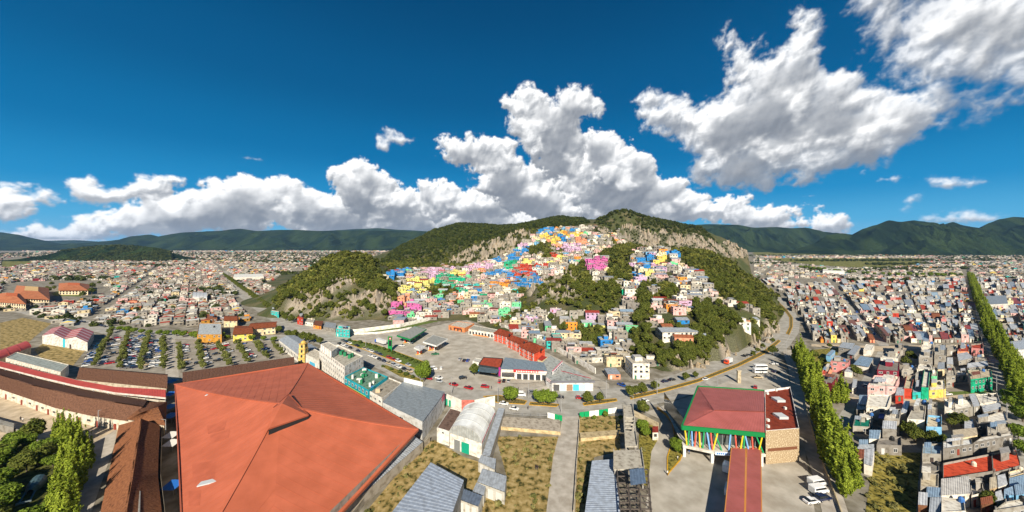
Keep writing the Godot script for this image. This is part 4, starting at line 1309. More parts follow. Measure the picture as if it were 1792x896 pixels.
# ---------------------------------------------------------------- the flat town
# roofs of the blocks beside the bus terminal: height, wall, roof, kind, then the roof's corners in photo pixels (front pair first)
const ROOFS := [
	[5.5, "maroon", "dark", "slab", 1424.7, 663, 1456, 671.7, 1466, 659.7, 1433, 655.6], [6.0, "dusty pink", "dark", "slab", 1453.5, 633, 1484, 636, 1487.6, 631, 1459, 627], [3.0, "salmon", "red", "slab", 1436, 656, 1448, 658, 1457, 641, 1446, 640],
	[3.5, "whitewashed", "bluish", "sheet", 1494, 637.5, 1520, 642, 1528, 629.5, 1506, 625.5], [4.0, "weathered grey", "zinc", "sheet", 1467.5, 607.4, 1489.6, 610.8, 1495.7, 603.4, 1475, 601.4], [3.5, "bare grey", "zinc", "sheet", 1483, 618.8, 1495, 621.5, 1505.7, 608.4, 1496, 605.7],
	[4.0, "whitewashed", "whitish", "slab", 1511, 612, 1524.5, 613.4, 1530, 604, 1515, 602.7], [4.0, "light blue", "bluish", "sheet", 1445.5, 621.5, 1453.5, 622.8, 1461.5, 615.5, 1455.5, 614], [3.0, "whitewashed", "silver", "sheet", 1478, 650, 1491, 652, 1494, 647, 1484, 645], [3.0, "whitewashed", "silver", "sheet", 1491, 679, 1499, 678, 1500, 667.7, 1493, 666],
	[6.5, "pale pink", "whitish", "slab", 1518.5, 676.4, 1566.7, 678.4, 1574, 661, 1530, 658.3], [5.5, "maroon", "dark", "slab", 1535, 647.6, 1572.7, 650, 1574, 634, 1540.5, 631.5], [5.5, "whitewashed", "whitish", "slab", 1541, 626.8, 1571, 628.8, 1576, 619.5, 1550, 617.5], [4.0, "bare grey", "concrete", "slab", 1565, 613.4, 1580, 613.4, 1580.7, 604.7, 1566, 604.7],
	[4.5, "brick-red", "sand", "slab", 1581.4, 681.8, 1595.5, 682.4, 1600, 658.3, 1586.8, 658.3], [3.0, "turquoise", "bluish", "slab", 1597, 688.5, 1611.6, 688.5, 1613.6, 657, 1601.5, 657], [4.0, "bare grey", "whitish", "slab", 1578, 649, 1603.5, 649, 1603.5, 642, 1580, 642], [4.0, "brick-red", "zinc", "sheet", 1567, 692, 1581, 692, 1583, 681, 1570, 681],
	[5.0, "emerald", "whitish", "slab", 1612.5, 681, 1625, 682.4, 1628, 651.6, 1617.4, 650], [3.6, "yellow", "whitish", "slab", 1626, 685, 1655, 682.4, 1653.6, 666, 1629, 667.7], [5.5, "mint green", "concrete", "slab", 1630, 659, 1640, 659, 1641, 646, 1631, 646], [5.0, "whitewashed", "whitish", "slab", 1605, 648, 1629, 649, 1631, 641, 1608, 640], [6.5, "bare grey", "whitish", "slab", 1608, 626, 1631.5, 628, 1632.8, 614.8, 1612, 614],
	[6.5, "weathered grey", "concrete", "slab", 1635, 622, 1655.6, 623.5, 1655.6, 603.4, 1636.5, 602.7], [5.0, "whitewashed", "whitish", "slab", 1612, 609, 1632, 611, 1634, 601, 1615, 600], [4.0, "bare grey", "concrete", "slab", 1657, 612.8, 1673, 613.4, 1673, 604.7, 1657.6, 604], [4.0, "salmon", "red", "slab", 1675.7, 615.4, 1695.7, 616, 1695.7, 604, 1676, 604], [4.5, "dusty pink", "red", "slab", 1700, 610.8, 1721, 612, 1720, 602, 1699, 604.7],
	[4.0, "bare grey", "silver", "sheet", 1678, 631.5, 1703, 626, 1692.4, 618.8, 1675, 622], [3.0, "bare grey", "silver", "sheet", 1657, 637, 1668, 637.5, 1667, 628.8, 1657.6, 628.8], [3.0, "weathered grey", "silver", "sheet", 1693, 644, 1729, 640, 1727, 634.5, 1694, 639], [6.0, "bare grey", "concrete", "slab", 1656, 659, 1672, 658.3, 1670, 645.6, 1657, 646], [3.5, "whitewashed", "whitish", "slab", 1673.5, 657, 1691.4, 655.6, 1689, 649, 1674, 650],
	[6.5, "emerald", "sand", "slab", 1699, 665.7, 1736.6, 661, 1734, 647.6, 1693.4, 649], [3.5, "bare grey", "concrete", "slab", 1706, 633, 1726, 630, 1722, 622, 1706, 625], [4.0, "cream", "zinc", "sheet", 1640, 646, 1653, 646, 1653, 636, 1642, 636],
	[6.0, "whitewashed", "whitish", "slab", 1516, 712, 1552.4, 714.8, 1559.8, 692.7, 1520, 692], [4.0, "bare grey", "bluish", "sheet", 1503, 707.5, 1516, 708, 1518.5, 695.4, 1504, 694.7], [3.0, "weathered grey", "zinc", "sheet", 1499, 717, 1515, 716.5, 1515.5, 709, 1501, 708.6], [3.2, "whitewashed", "whitish", "slab", 1508, 732, 1527, 733.6, 1527, 725, 1512, 723], [1.4, "bare grey", "green", "slab", 1492.5, 752, 1521.6, 753.7, 1524, 740, 1496, 735.6],
	[3.0, "weathered grey", "blue", "sheet", 1537, 731.6, 1546.4, 733, 1548, 723, 1540, 722], [6.0, "bare grey", "whitish", "slab", 1547.6, 734, 1573.9, 736, 1576.5, 718.8, 1553.8, 718.8], [6.5, "whitewashed", "concrete", "slab", 1587.6, 734, 1618, 736, 1621.7, 698.4, 1603, 704], [5.0, "whitewashed", "silver", "sheet", 1577, 724, 1586.2, 724.9, 1592, 708, 1582, 706.8], [6.0, "weathered grey", "concrete", "slab", 1622.5, 727, 1639.5, 727.6, 1640, 704, 1624, 702.8],
	[6.0, "light blue", "sand", "slab", 1621, 750, 1648, 751, 1648, 732, 1623, 729], [5.0, "weathered grey", "silver", "sheet", 1544.4, 752, 1568.5, 753.7, 1569, 743, 1545.7, 741.6], [3.5, "whitewashed", "bluish", "sheet", 1521, 767.7, 1537.7, 768.4, 1541, 757.7, 1522, 757], [3.0, "weathered grey", "dark", "slab", 1534, 781, 1578, 783, 1577, 767, 1538, 771], [3.5, "sandy", "rusty", "sheet", 1498, 801, 1511.5, 803, 1512.5, 792, 1498, 791],
	[3.5, "whitewashed", "silver", "sheet", 1512, 811, 1526, 815, 1530, 788, 1513, 790.5], [2.8, "whitewashed", "bluish", "sheet", 1503, 780, 1519, 780.5, 1519, 773.8, 1504, 773.8], [3.2, "bare grey", "zinc", "sheet", 1497, 789.5, 1529, 786.5, 1529, 782, 1504, 783],
	[4.0, "whitewashed", "whitish", "slab", 1653, 720, 1669, 719, 1670, 699.5, 1653.4, 699.5], [4.0, "bare grey", "whitish", "slab", 1670, 718.5, 1703, 712.4, 1695, 695.6, 1671, 700], [4.3, "bare grey", "silver", "sheet", 1704, 711.8, 1714.5, 709.6, 1706.5, 692.7, 1695.7, 694], [4.0, "whitewashed", "whitish", "slab", 1715.3, 708, 1749.5, 702.4, 1745, 688.8, 1708, 692], [3.2, "weathered grey", "silver", "sheet", 1722.6, 721.8, 1751.6, 714.6, 1750, 706.8, 1718, 712.4],
	[4.0, "bare grey", "whitish", "slab", 1711, 744, 1764, 738, 1758, 720, 1707, 735.8], [4.4, "bare grey", "concrete", "slab", 1729, 761, 1768.5, 756, 1764, 739, 1727, 743.6], [4.8, "weathered grey", "whitish", "slab", 1703.5, 776, 1772.8, 762.6, 1769.5, 757.6, 1718, 766], [3.0, "whitewashed", "silver", "sheet", 1688, 753, 1705.4, 750, 1702, 737.5, 1688, 739], [3.4, "cream", "sand", "sheet", 1669.6, 769, 1710.4, 761.6, 1708, 753.5, 1668, 758],
	[4.8, "weathered grey", "silver", "slab", 1650.5, 787, 1702.5, 778.8, 1699, 769, 1650.5, 774.6], [3.0, "weathered grey", "terrace red", "slab", 1650.5, 841, 1697, 839, 1738, 828, 1736, 797, 1650.5, 814], [3.0, "weathered grey", "terrace red", "slab", 1738.5, 828, 1787, 815, 1778.5, 787, 1737, 797], [4.0, "whitewashed", "whitish", "sheet", 1647.5, 867, 1697.6, 863.5, 1694.8, 838, 1648, 842.5], [3.5, "whitewashed", "whitish", "slab", 1647.5, 899, 1690, 897, 1687, 877, 1648, 872.7],
	[3.0, "whitewashed", "whitish", "slab", 1700, 872, 1722, 866, 1718, 846, 1699, 849], [3.5, "sandy", "sand", "sheet", 1732, 856, 1745, 853, 1743, 839.5, 1732, 841.7], [3.6, "whitewashed", "silver", "sheet", 1747, 853, 1763, 847.7, 1758.8, 834.7, 1745.7, 838], [3.3, "cream", "whitish", "slab", 1766, 837.5, 1792, 830, 1790, 822, 1765, 828], [3.4, "light blue", "bluish", "sheet", 1757.5, 868, 1776, 866, 1773.5, 855, 1757.5, 861], [3.6, "light blue", "bluish", "sheet", 1778, 867, 1797, 864, 1796, 850, 1775, 854],
	[3.2, "weathered grey", "bluish", "sheet", 1767, 851, 1797, 845, 1796, 833, 1767, 840], [3.3, "bare grey", "silver", "sheet", 1742.6, 878, 1756, 874, 1752, 862, 1742, 865.6], [4.0, "bare grey", "whitish", "slab", 1739, 896, 1797, 887, 1797, 874, 1759, 881], [3.6, "brown", "rusty", "sheet", 1718, 884, 1738, 880, 1736, 872, 1716, 876],
	[3.5, "bare grey", "bluish", "slab", 1614, 796.7, 1647, 798, 1647, 779.4, 1615, 780], [2.6, "weathered grey", "dark", "slab", 1612.5, 826, 1643.4, 826, 1643.4, 811, 1614, 811], [4.0, "bare grey", "sand", "slab", 1611, 853, 1642, 853, 1642.7, 831, 1611.8, 829], [3.6, "bare grey", "bluish", "sheet", 1621, 870, 1646, 870, 1647, 857.8, 1622.6, 856], [3.5, "brown", "silver", "sheet", 1607, 883, 1622.5, 884.5, 1623, 869, 1608, 867.6], [3.0, "weathered grey", "zinc", "sheet", 1626, 896, 1646, 896, 1647, 878, 1628, 878],
]
# blocks between streets, split into plots: corners (front pair first), columns, rows
const BLOCKS := [
	[1424, 600, 1531, 600, 1498, 556, 1404, 556, 9, 4], [1402, 552, 1493, 552, 1474, 524, 1396, 522, 8, 3], [1398, 518, 1470, 519, 1452, 496, 1390, 496, 7, 3],
	[1350, 504, 1392, 504, 1386, 489, 1332, 489, 6, 3], [1372, 519, 1395, 519, 1391, 507, 1360, 507, 4, 2], [1386, 545, 1400, 545, 1396, 523, 1377, 523, 2, 3],
	[1552, 601, 1632, 600, 1612, 552, 1507, 552, 7, 4], [1634, 600, 1718, 599, 1702, 552, 1616, 552, 7, 4], [1505, 548, 1604, 548, 1590, 514, 1478, 514, 9, 4], [1607, 548, 1702, 548, 1694, 514, 1593, 514, 9, 4], [1476, 510, 1590, 510, 1580, 488, 1458, 488, 11, 3], [1593, 510, 1693, 510, 1689, 488, 1583, 488, 10, 3],
	[1762, 612, 1880, 612, 1850, 572, 1742, 572, 7, 3], [1738, 568, 1846, 568, 1820, 538, 1726, 538, 8, 3], [1724, 535, 1818, 535, 1800, 510, 1712, 510, 8, 3], [1712, 507, 1810, 507, 1800, 488, 1706, 488, 9, 2], [1790, 690, 1900, 690, 1870, 640, 1775, 640, 6, 3],
]

func town_place(p: Vector2) -> String:
	if p.x > 1605 and p.y > 765: return "in the terrace block beside the overgrown plot"
	if p.x > 1650 and p.y > 690: return "in the corner block by the shaded street"
	if p.y > 690: return "south of the sandy lane"
	if p.y > 604 and p.x < 1512: return "beside the walled garden and poplars"
	if p.y > 604 and p.x < 1655: return "between the narrow street and the sandy lane"
	if p.y > 604: return "near the turquoise corner house"
	if p.x > 1700: return "beyond the double row of poplars"
	if p.x < 1500: return "near the ring road wall"
	return "in the dense grid beyond the sandy lane"

func make_town() -> void:
	ROOFC["green"] = srgb(20, 120, 104); ROOFC["blue"] = srgb(30, 90, 190); ROOFC["terrace red"] = srgb(206, 84, 58)
	var r := RandomNumberGenerator.new()
	r.seed = 52
	var specs := []
	for a in ROOFS:
		var q := []
		var n: int = (a.size() - 4) / 2
		var ks := [0, 1, 2, 3] if n == 4 else [0, 2, 3, 4]
		for k in ks: q.append(G(a[4 + k * 2], a[5 + k * 2], a[0]))
		for k in 4: q[k].y = 0.0
		var floors := 2 if a[0] >= 5.0 else 1
		specs.append({"q": q, "y": a[0] - floors * 2.75, "deep": a[0] - floors * 2.75, "floors": floors, "wall": a[1], "roof": a[2], "kind": a[3], "detail": 2, "seed": r.randi(), "traced": true})
		if specs[-1].deep < 0: specs[-1].deep = 0.0; specs[-1].y = 0.0
	for b in BLOCKS:
		var bq := [G(b[0], b[1]), G(b[2], b[3]), G(b[4], b[5]), G(b[6], b[7])]
		for j in b[9]:
			var u := 0.0
			while u < 0.97:
				var w: float = r.randf_range(0.55, 1.2) / b[8]
				var u1 := minf(u + w, 1.0)
				if u1 > 0.94: u1 = 1.0
				var v0: float = float(j) / b[9]; var v1: float = float(j + 1) / b[9]
				if r.randf() > 0.07:
					var cut := r.randf_range(0.55, 1.0)          # how much of the plot is built on
					var bk := r.randf() < 0.5
					var s := town_spec(r, sub_quad(bq, u + 0.004, v0 if bk else lerpf(v0, v1, 1 - cut), u1 - 0.004, lerpf(v0, v1, cut) if bk else v1))
					specs.append(s)
					if cut < 0.8 and r.randf() < 0.7:
						var t := town_spec(r, sub_quad(bq, lerpf(u, u1, 0.1), lerpf(v0, v1, cut) if bk else v0, lerpf(u, u1, r.randf_range(0.5, 0.95)), v1 if bk else lerpf(v0, v1, 1 - cut)))
						t.floors = 1; t.kind = "sheet"; t.roof = ["silver", "zinc", "bluish", "rusty", "silver"][r.randi() % 5]
						specs.append(t)
				u = u1
	for s in specs:
		var c: Vector3 = (s.q[0] + s.q[2]) / 2
		s.size = s.q[0].distance_to(s.q[2]) * 8.0 / (c.z * c.z) * (50.0 if s.has("traced") else 1.0)
	specs.sort_custom(func(a, b): return a.size > b.size)
	var mass := MB.new()
	for i in specs.size():
		var s: Dictionary = specs[i]
		if i < 300:
			var c: Vector3 = (s.q[0] + s.q[2]) / 2
			house(s, "town_house", house_label(s, town_place(to_px(c))), "flat-roofed houses of the town blocks")
		else:
			house_mass(mass, s)
	print("town houses ", specs.size())
	far_town(mass, r)
	setting("town_houses", mass, M.town_mass, "thousands of small flat-roofed houses spread over the valley floor", "stuff")

func town_spec(r: RandomNumberGenerator, q: Array) -> Dictionary:
	var wall: String = PALE[r.randi() % PALE.size()]
	if r.randf() < 0.11: wall = ["turquoise", "dusty pink", "brick-red", "yellow", "sky-blue", "orange", "pale pink", "salmon", "ochre", "light blue", "emerald"][r.randi() % 11]
	var kind := "slab"
	if r.randf() < 0.22: kind = "sheet"
	elif r.randf() < 0.12: kind = "gable"
	var roof: String = ["concrete", "whitish", "concrete", "sand", "whitish", "dark", "concrete", "whitish", "concrete", "red"][r.randi() % 10]
	if kind != "slab": roof = ["silver", "zinc", "silver", "bluish", "zinc", "silver", "red", "rusty"][r.randi() % 8]
	return {"q": q, "y": 0.0, "deep": 0.0, "floors": [1, 1, 1, 1, 1, 2][r.randi() % 6], "wall": wall, "roof": roof, "kind": kind, "detail": 1, "seed": r.randi()}

# where the far town is not: fields, woods, the hill, the places built by hand
const NO_TOWN := [
	[1310, 446, 1330, 436, 1420, 432, 1520, 436, 1600, 440, 1640, 452, 1600, 466, 1500, 470, 1430, 466, 1360, 458],
	[0, 500, 40, 492, 175, 490, 200, 515, 110, 535, 0, 540], [86, 505, 150, 508, 140, 526, 80, 524],
	[-40, 600, 60, 590, 100, 568, 40, 545, -40, 545], [0, 452, 50, 448, 60, 462, 0, 470],
	[440, 590, 505, 592, 500, 572, 420, 500, 392, 478, 384, 480, 410, 505],
]

func far_town(mass: MB, r: RandomNumberGenerator) -> void:
	var trees := []
	var left := Vector2(551, -596).normalized()
	var right := Vector2(0.70, 0.71)
	var count := 0
	for side in 2:
		var ax := Vector2(0.68, -0.73) if side == 0 else Vector2(0.64, 0.77)      # along the streets, in (x, depth)
		var bx := Vector2(-ax.y, ax.x)
		var step := 11.5
		for ring in 3:
			var z0: float = [285.0, 850.0, 1500.0][ring]
			var z1: float = [850.0, 1500.0, 3300.0][ring]
			step = [9.6, 11.0, 19.0][ring]
			var m := int(5200.0 / step)
			for i in range(-m, m):
				if ring < 2 and posmod(i, 9) == 4: continue           # street
				for j in range(-m, m):
					if ring < 2 and posmod(j, 14) == 6: continue
					var g := ax * (i * step) + bx * (j * step)
					if g.y < z0 or g.y > z1: continue
					if absf(g.x) > g.y * 1.56 + 20: continue
					if (side == 0) != (g.x < 60.0 + (g.y - 800.0) * 0.0): continue
					var p := to_px(Vector3(g.x, 0, -g.y))
					if side == 0:
						if p.y > 572: continue
						if p.x > 480 and p.y > 545: continue
					else:
						if p.y > 487: continue
						if p.x < 1322: continue
					if land(g.x, g.y) > 0.4: continue
					var bad := false
					for n in NO_TOWN:
						if in_poly(p, n): bad = true
					if bad: continue
					if side == 1 and absf(p.x - lerpf(1688, 1706, (p.y - 475) / 60.0)) < 9 and p.y > 466: continue
					if r.randf() < (0.19 if ring < 2 else 0.36):
						if r.randf() < 0.8: trees.append([Vector3(g.x + r.randf_range(-3, 3), 0, -g.y), r.randf_range(3.5, 8.0) * (1.0 if ring < 2 else 1.6)])
						continue
					var w := step * r.randf_range(0.72, 0.98); var d := step * r.randf_range(0.6, 0.98)
					var jx := g.x + r.randf_range(-0.8, 0.8); var jz := g.y + r.randf_range(-0.8, 0.8)
					var a2 := ax * w / 2; var b2 := bx * d / 2
					var q := [Vector3(jx - a2.x - b2.x, 0, -(jz - a2.y - b2.y)), Vector3(jx + a2.x - b2.x, 0, -(jz + a2.y - b2.y)), Vector3(jx + a2.x + b2.x, 0, -(jz + a2.y + b2.y)), Vector3(jx - a2.x + b2.x, 0, -(jz - a2.y + b2.y))]
					var s := town_spec(r, q)
					if side == 0 and r.randf() < 0.13:
						s.kind = "gable" if r.randf() < 0.6 else "slab"; s.roof = ["red", "tile", "rusty"][r.randi() % 3]
					s.detail = 1 if ring == 0 else 0
					if side == 0 and r.randf() < 0.12: s.wall = ["brick-red", "dusty pink", "ochre", "brown", "maroon", "sandy"][r.randi() % 6]
					if r.randf() < 0.2 and s.kind == "slab": s.roof = "dark"
					if r.randf() < 0.4: s.wall = ["bare grey", "whitewashed", "weathered grey"][r.randi() % 3]
					house_mass(mass, s)
					count += 1
	# specks of houses on the lower mountain slopes
	for k in 5200:
		var px := r.randf_range(40, 760) if k % 3 else r.randf_range(1320, 1800)
		var zz := r.randf_range(3200, 4700) if k % 3 else r.randf_range(1900, 2400)
		var x := (px - CX) / F * zz
		var q := rect_at(x, zz, r.randf_range(10, 22), r.randf_range(9, 16), r.randf_range(-0.7, 0.7))
		var s := town_spec(r, q)
		s.detail = 0
		house_mass(mass, s)
	print("far houses ", count)
	# belts of trees in the valley
	for b in [[-1180, 1500, -520, 1350, 60, 420], [-760, 1250, -380, 1180, 50, 260], [-1400, 1250, -1150, 1200, 40, 90], [-420, 700, -300, 650, 22, 60], [-620, 900, -520, 860, 26, 60], [-1000, 760, -900, 740, 24, 60], [1100, 1050, 1550, 1080, 16, 140], [820, 960, 1200, 1010, 16, 110], [1500, 2300, 2900, 2300, 120, 500], [1300, 1600, 2300, 1640, 70, 340], [1350, 1290, 1800, 1350, 30, 150], [-2800, 2600, -1000, 2600, 160, 500], [750, 1400, 1100, 1350, 30, 90], [-500, 560, -430, 520, 12, 24], [-2300, 1700, -1500, 1650, 60, 160], [690, 700, 860, 720, 10, 26]]:
		for k in b[5]:
			var t := r.randf()
			trees.append([Vector3(lerpf(b[0], b[2], t) + r.randf_range(-b[4], b[4]) * 0.6, 0, -(lerpf(b[1], b[3], t) + r.randf_range(-b[4], b[4]))), r.randf_range(5, 12)])
	# the wooded knoll in the left distance
	for k in 1500:
		var px := r.randf_range(100, 300)
		var zz := 1750.0 + r.randf_range(-200, 30)
		var x := (px - CX) / F * zz
		var crest: float = H + (YH - lerpf(442, 430, sin(clampf((px - 95) / 215.0, 0, 1) * PI))) / F * 1750.0
		var tt := clampf((zz - 1550) / 200.0, 0, 1)
		trees.append([Vector3(x, maxf(crest * pow(tt, 1.15) - 3, 0), -zz), r.randf_range(7, 13)])
	wood("valley_trees", "dark green trees scattered between the houses of the valley", trees, Color(0.028, 0.046, 0.012), Color(0.095, 0.112, 0.028))


# ---------------------------------------------------------------- roads, yards, plots
func ring(px: Array, y: float) -> PackedVector3Array:
	var out := PackedVector3Array()
	for i in range(0, px.size(), 2):
		var p := G(px[i], px[i + 1])
		out.append(Vector3(p.x, y, p.z))
	return out

func pave(called: String, px: Array, y: float, m: Material) -> void:
	var b := MB.new()
	b.poly(ring(px, y))
	setting(called, b, m)

func raised(called: String, px: Array, y: float, top: Material, kerb: Color) -> void:     # a kerbed island
	var q := ring(px, y)
	var b := MB.new()
	b.poly(q)
	setting(called, b, top)
	var k := MB.new()
	for i in q.size():
		var a := q[i]; var c := q[(i + 1) % q.size()]
		if a.distance_to(c) < 0.3: continue
		k.bar(a - Vector3(0, 0.02, 0), c - Vector3(0, 0.02, 0), 0.34, kerb, 0.2)
	setting("kerb", k, mat("kerb", grey(1.0), 0.85, TEX.stain, 5.0))

func street(called: String, px: Array, width: float, y: float, m: Material) -> void:    # strip of even width along pixels on the ground
	var q := ring(px, y)
	var b := MB.new()
	for i in q.size() - 1:
		var d := (q[i + 1] - q[i]).normalized()
		var s := Vector3(-d.z, 0, d.x) * width / 2
		b.quad(q[i] - s, q[i] + s, q[i + 1] + s, q[i + 1] - s)
	setting(called, b, m)

func make_roads() -> void:
	var worn := noise_tex("worn", 0.005, Color(0.83, 0.82, 0.80), Color(1, 1, 1), 6, 1024, FastNoiseLite.TYPE_SIMPLEX_SMOOTH, Color(0.9, 0.9, 0.89), 0.45)
	var dry := noise_tex("dry", 0.008, Color(0.30, 0.34, 0.16), Color(1, 0.97, 0.9), 6, 1024, FastNoiseLite.TYPE_SIMPLEX_SMOOTH, Color(0.78, 0.74, 0.58), 0.42)
	var asphalt := mat("asphalt", Color(0.40, 0.385, 0.35), 0.9, worn, 38.0)
	var slab := mat("concrete_yard", Color(0.47, 0.435, 0.375), 0.9, worn, 46.0)
	var lane := mat("concrete_lane", Color(0.47, 0.43, 0.375), 0.9, worn, 24.0)
	var dust := mat("dust", Color(0.56, 0.46, 0.33), 0.95, worn, 26.0)
	var plot := mat("dry_plot", Color(0.43, 0.35, 0.195), 0.95, dry, 26.0)
	var lawn := mat("lawn", Color(0.15, 0.21, 0.04), 0.95, noise_tex("lawn", 0.03, Color(0.6, 0.62, 0.5), Color(1, 1, 1), 5, 512), 12.0)
	var rank := mat("rank_grass", Color(0.30, 0.28, 0.075), 0.95, dry, 14.0)
	var field := mat("field", Color(0.24, 0.26, 0.075), 0.95, dry, 160.0)
	var gravel := mat("car_park_ground", Color(0.33, 0.30, 0.255), 0.95, worn, 34.0)
	var paint := mat("road_paint", Color(0.62, 0.6, 0.55), 0.8, worn, 6.0)
	var yellow := srgb(206, 160, 40)
	# station plaza and car park round the filling station
	pave("forecourt", [497, 566, 512, 556, 560, 574, 600, 586, 690, 581, 735, 576, 790, 564, 818, 560, 872, 590, 950, 614, 1066, 672, 1066, 690, 1000, 690, 850, 688, 800, 684, 740, 658, 640, 614, 575, 590, 520, 592], 0.02, slab)
	# ring road
	pave("road", [540, 584, 575, 586, 640, 612, 700, 634, 745, 655, 800, 678, 850, 684, 900, 685, 1000, 684, 1060, 681, 1123, 671, 1180, 656, 1221, 641, 1260, 628, 1294, 614, 1330, 598, 1350, 584, 1363, 567, 1368, 552, 1362, 538, 1350, 522, 1338, 510, 1322, 494, 1308, 480, 1314, 478, 1332, 492, 1350, 508, 1372, 526, 1390, 544, 1400, 562, 1398, 582, 1382, 605, 1356, 627, 1319, 648, 1270, 669, 1221, 687, 1180, 700, 1123, 713, 1060, 724, 1000, 729, 914, 728, 850, 720, 790, 706, 745, 686, 690, 660, 620, 625, 560, 604, 535, 596], 0.05, asphalt)
	street("road_line", [800, 696, 850, 706, 914, 715, 1000, 717, 1060, 713, 1123, 703, 1180, 690, 1221, 677, 1270, 659, 1319, 639, 1352, 619, 1376, 598, 1388, 578], 0.16, 0.056, paint)
	street("road_line", [1010, 691, 1060, 688, 1123, 679, 1180, 664, 1221, 650, 1260, 636, 1294, 622, 1332, 604, 1356, 586], 0.16, 0.056, paint)
	# boulevards on the left
	street("avenue", [386, 474, 400, 486, 430, 512, 460, 534, 500, 558, 530, 576], 25.0, 0.03, asphalt)
	street("boulevard", [-60, 526, 60, 546, 105, 557, 160, 570, 211, 581, 290, 587, 358, 589, 440, 592, 510, 590, 560, 592], 17.0, 0.035, asphalt)
	pave("car_park", [132, 664, 170, 600, 195, 580, 290, 590, 500, 596, 520, 604, 528, 640, 320, 668], 0.02, gravel)
	street("lane", [301, 668, 301, 640, 298, 592], 5.5, 0.03, lane)
	pave("yard", [20, 690, 0, 690, -40, 700, -40, 770, 60, 775, 110, 800, 200, 776, 228, 742, 160, 745, 100, 725], 0.02, dust)
	pave("yard", [114, 896, 160, 778, 205, 750, 200, 780, 160, 896, 150, 960, 90, 960], 0.03, lane)
	pave("grass_plot", [0, 620, 0, 565, 40, 556, 90, 566, 60, 590, 45, 604], 0.02, plot)
	pave("grass_plot", [60, 612, 80, 598, 150, 612, 128, 640, 70, 625], 0.025, plot)
	pave("wood_floor", [-80, 760, 60, 776, 110, 806, 125, 830, 100, 960, -80, 960], 0.02, mat("wood_floor", Color(0.12, 0.14, 0.035), 1.0, dry, 20.0))
	pave("lawn", [90, 514, 105, 508, 150, 512, 140, 519, 96, 518], 0.04, lawn)
	pave("lawn", [20, 520, 60, 524, 72, 536, 0, 540, 0, 530], 0.04, lawn)
	# station hedge strip, retaining bank
	raised("planted_strip", [604, 595, 622, 596, 660, 604, 700, 618, 738, 632, 751, 641, 750, 651, 738, 650, 700, 636, 650, 617, 606, 601], 0.16, lawn, yellow)
	raised("planted_strip", [664, 640, 676, 639, 720, 656, 742, 666, 740, 672, 700, 660], 0.16, rank, grey(0.4))
	pave("grass_bank", [630, 582, 700, 571, 760, 557, 800, 550, 802, 556, 760, 564, 700, 577, 650, 584], 0.05, lawn)
	for m in [[846, 694, 872, 692, 922, 702, 918, 708, 870, 705], [928, 704, 978, 708, 974, 712, 926, 709], [1020, 706, 1046, 701, 1078, 698, 1080, 702, 1050, 707, 1022, 710], [1102, 693, 1160, 681, 1221, 664, 1290, 637, 1340, 612, 1362, 595, 1366, 597, 1343, 617, 1292, 642, 1222, 669, 1161, 686, 1104, 699], [1376, 584, 1382, 572, 1382, 556, 1372, 542, 1350, 520, 1352, 519, 1376, 541, 1387, 556, 1387, 572, 1381, 586], [1190, 645, 1222, 634, 1262, 620, 1263, 622, 1224, 637, 1191, 648]]:
		raised("median", m, 0.17, mat("median_grass", Color(0.22, 0.19, 0.085), 0.95, dry, 9.0), yellow)
	# plots between the market and the terminal
	pave("dry_plot", [640, 896, 740, 776, 760, 770, 812, 800, 850, 812, 845, 870, 900, 960, 600, 960], 0.02, plot)
	pave("dry_plot", [868, 764, 978, 764, 974, 800, 962, 850, 950, 960, 846, 960, 850, 870, 888, 840], 0.02, plot)
	pave("dry_plot", [1014, 728, 1084, 728, 1086, 790, 1040, 800, 1014, 960, 1004, 960, 1012, 760], 0.02, plot)
	pave("concrete_lane", [985, 722, 1013, 722, 1012, 760, 1006, 900, 1004, 980, 940, 980, 956, 896, 968, 800, 981, 750], 0.03, lane)
	pave("lawn", [1118, 735, 1150, 748, 1152, 768, 1140, 790, 1134, 850, 1124, 850, 1118, 780], 0.05, rank)
	# bus terminal yards
	pave("terminal_yard", [1134, 850, 1140, 790, 1152, 762, 1158, 735, 1130, 722, 1180, 702, 1240, 684, 1400, 690, 1410, 800, 1440, 980, 1120, 980], 0.03, slab)
	pave("terminal_yard", [1228, 686, 1300, 656, 1352, 630, 1376, 650, 1388, 690, 1300, 700], 0.03, slab)
	street("terminal_lane", [1378, 612, 1392, 650, 1400, 700, 1420, 770, 1448, 850, 1480, 960], 6.0, 0.045, lane)
	raised("planted_strip", [1176, 775, 1196, 790, 1190, 806, 1172, 826, 1168, 832, 1168, 800], 0.16, rank, yellow)
	# lanes of the right-hand blocks
	pave("street", [1494, 694, 1516, 694, 1528, 660, 1546, 616, 1556, 604, 1530, 580, 1500, 548, 1474, 518, 1455, 498, 1442, 480, 1432, 480, 1446, 500, 1466, 520, 1492, 550, 1518, 580, 1538, 604, 1536, 616, 1518, 648, 1502, 676], 0.03, asphalt)
	pave("street", [1426, 688, 1500, 696, 1560, 699, 1650, 695, 1700, 688, 1740, 684, 1746, 690, 1700, 697, 1652, 704, 1560, 706, 1500, 704, 1426, 697], 0.035, dust)
	pave("street", [1420, 602, 1540, 606, 1620, 604, 1722, 602, 1722, 607, 1620, 609, 1540, 615, 1500, 612, 1420, 606], 0.034, dust)
	pave("street", [1700, 500, 1712, 500, 1726, 550, 1744, 600, 1762, 670, 1785, 730, 1810, 800, 1840, 900, 1796, 900, 1780, 820, 1768, 760, 1748, 690, 1735, 640, 1722, 600, 1708, 550], 0.03, asphalt)
	pave("street", [1464, 734, 1484, 702, 1500, 703, 1480, 760, 1472, 772], 0.032, asphalt)
	pave("street", [1402, 499, 1408, 499, 1412, 520, 1420, 548, 1412, 548, 1406, 520], 0.03, asphalt)
	pave("street", [1432, 506, 1437, 506, 1452, 540, 1446, 540], 0.03, asphalt)
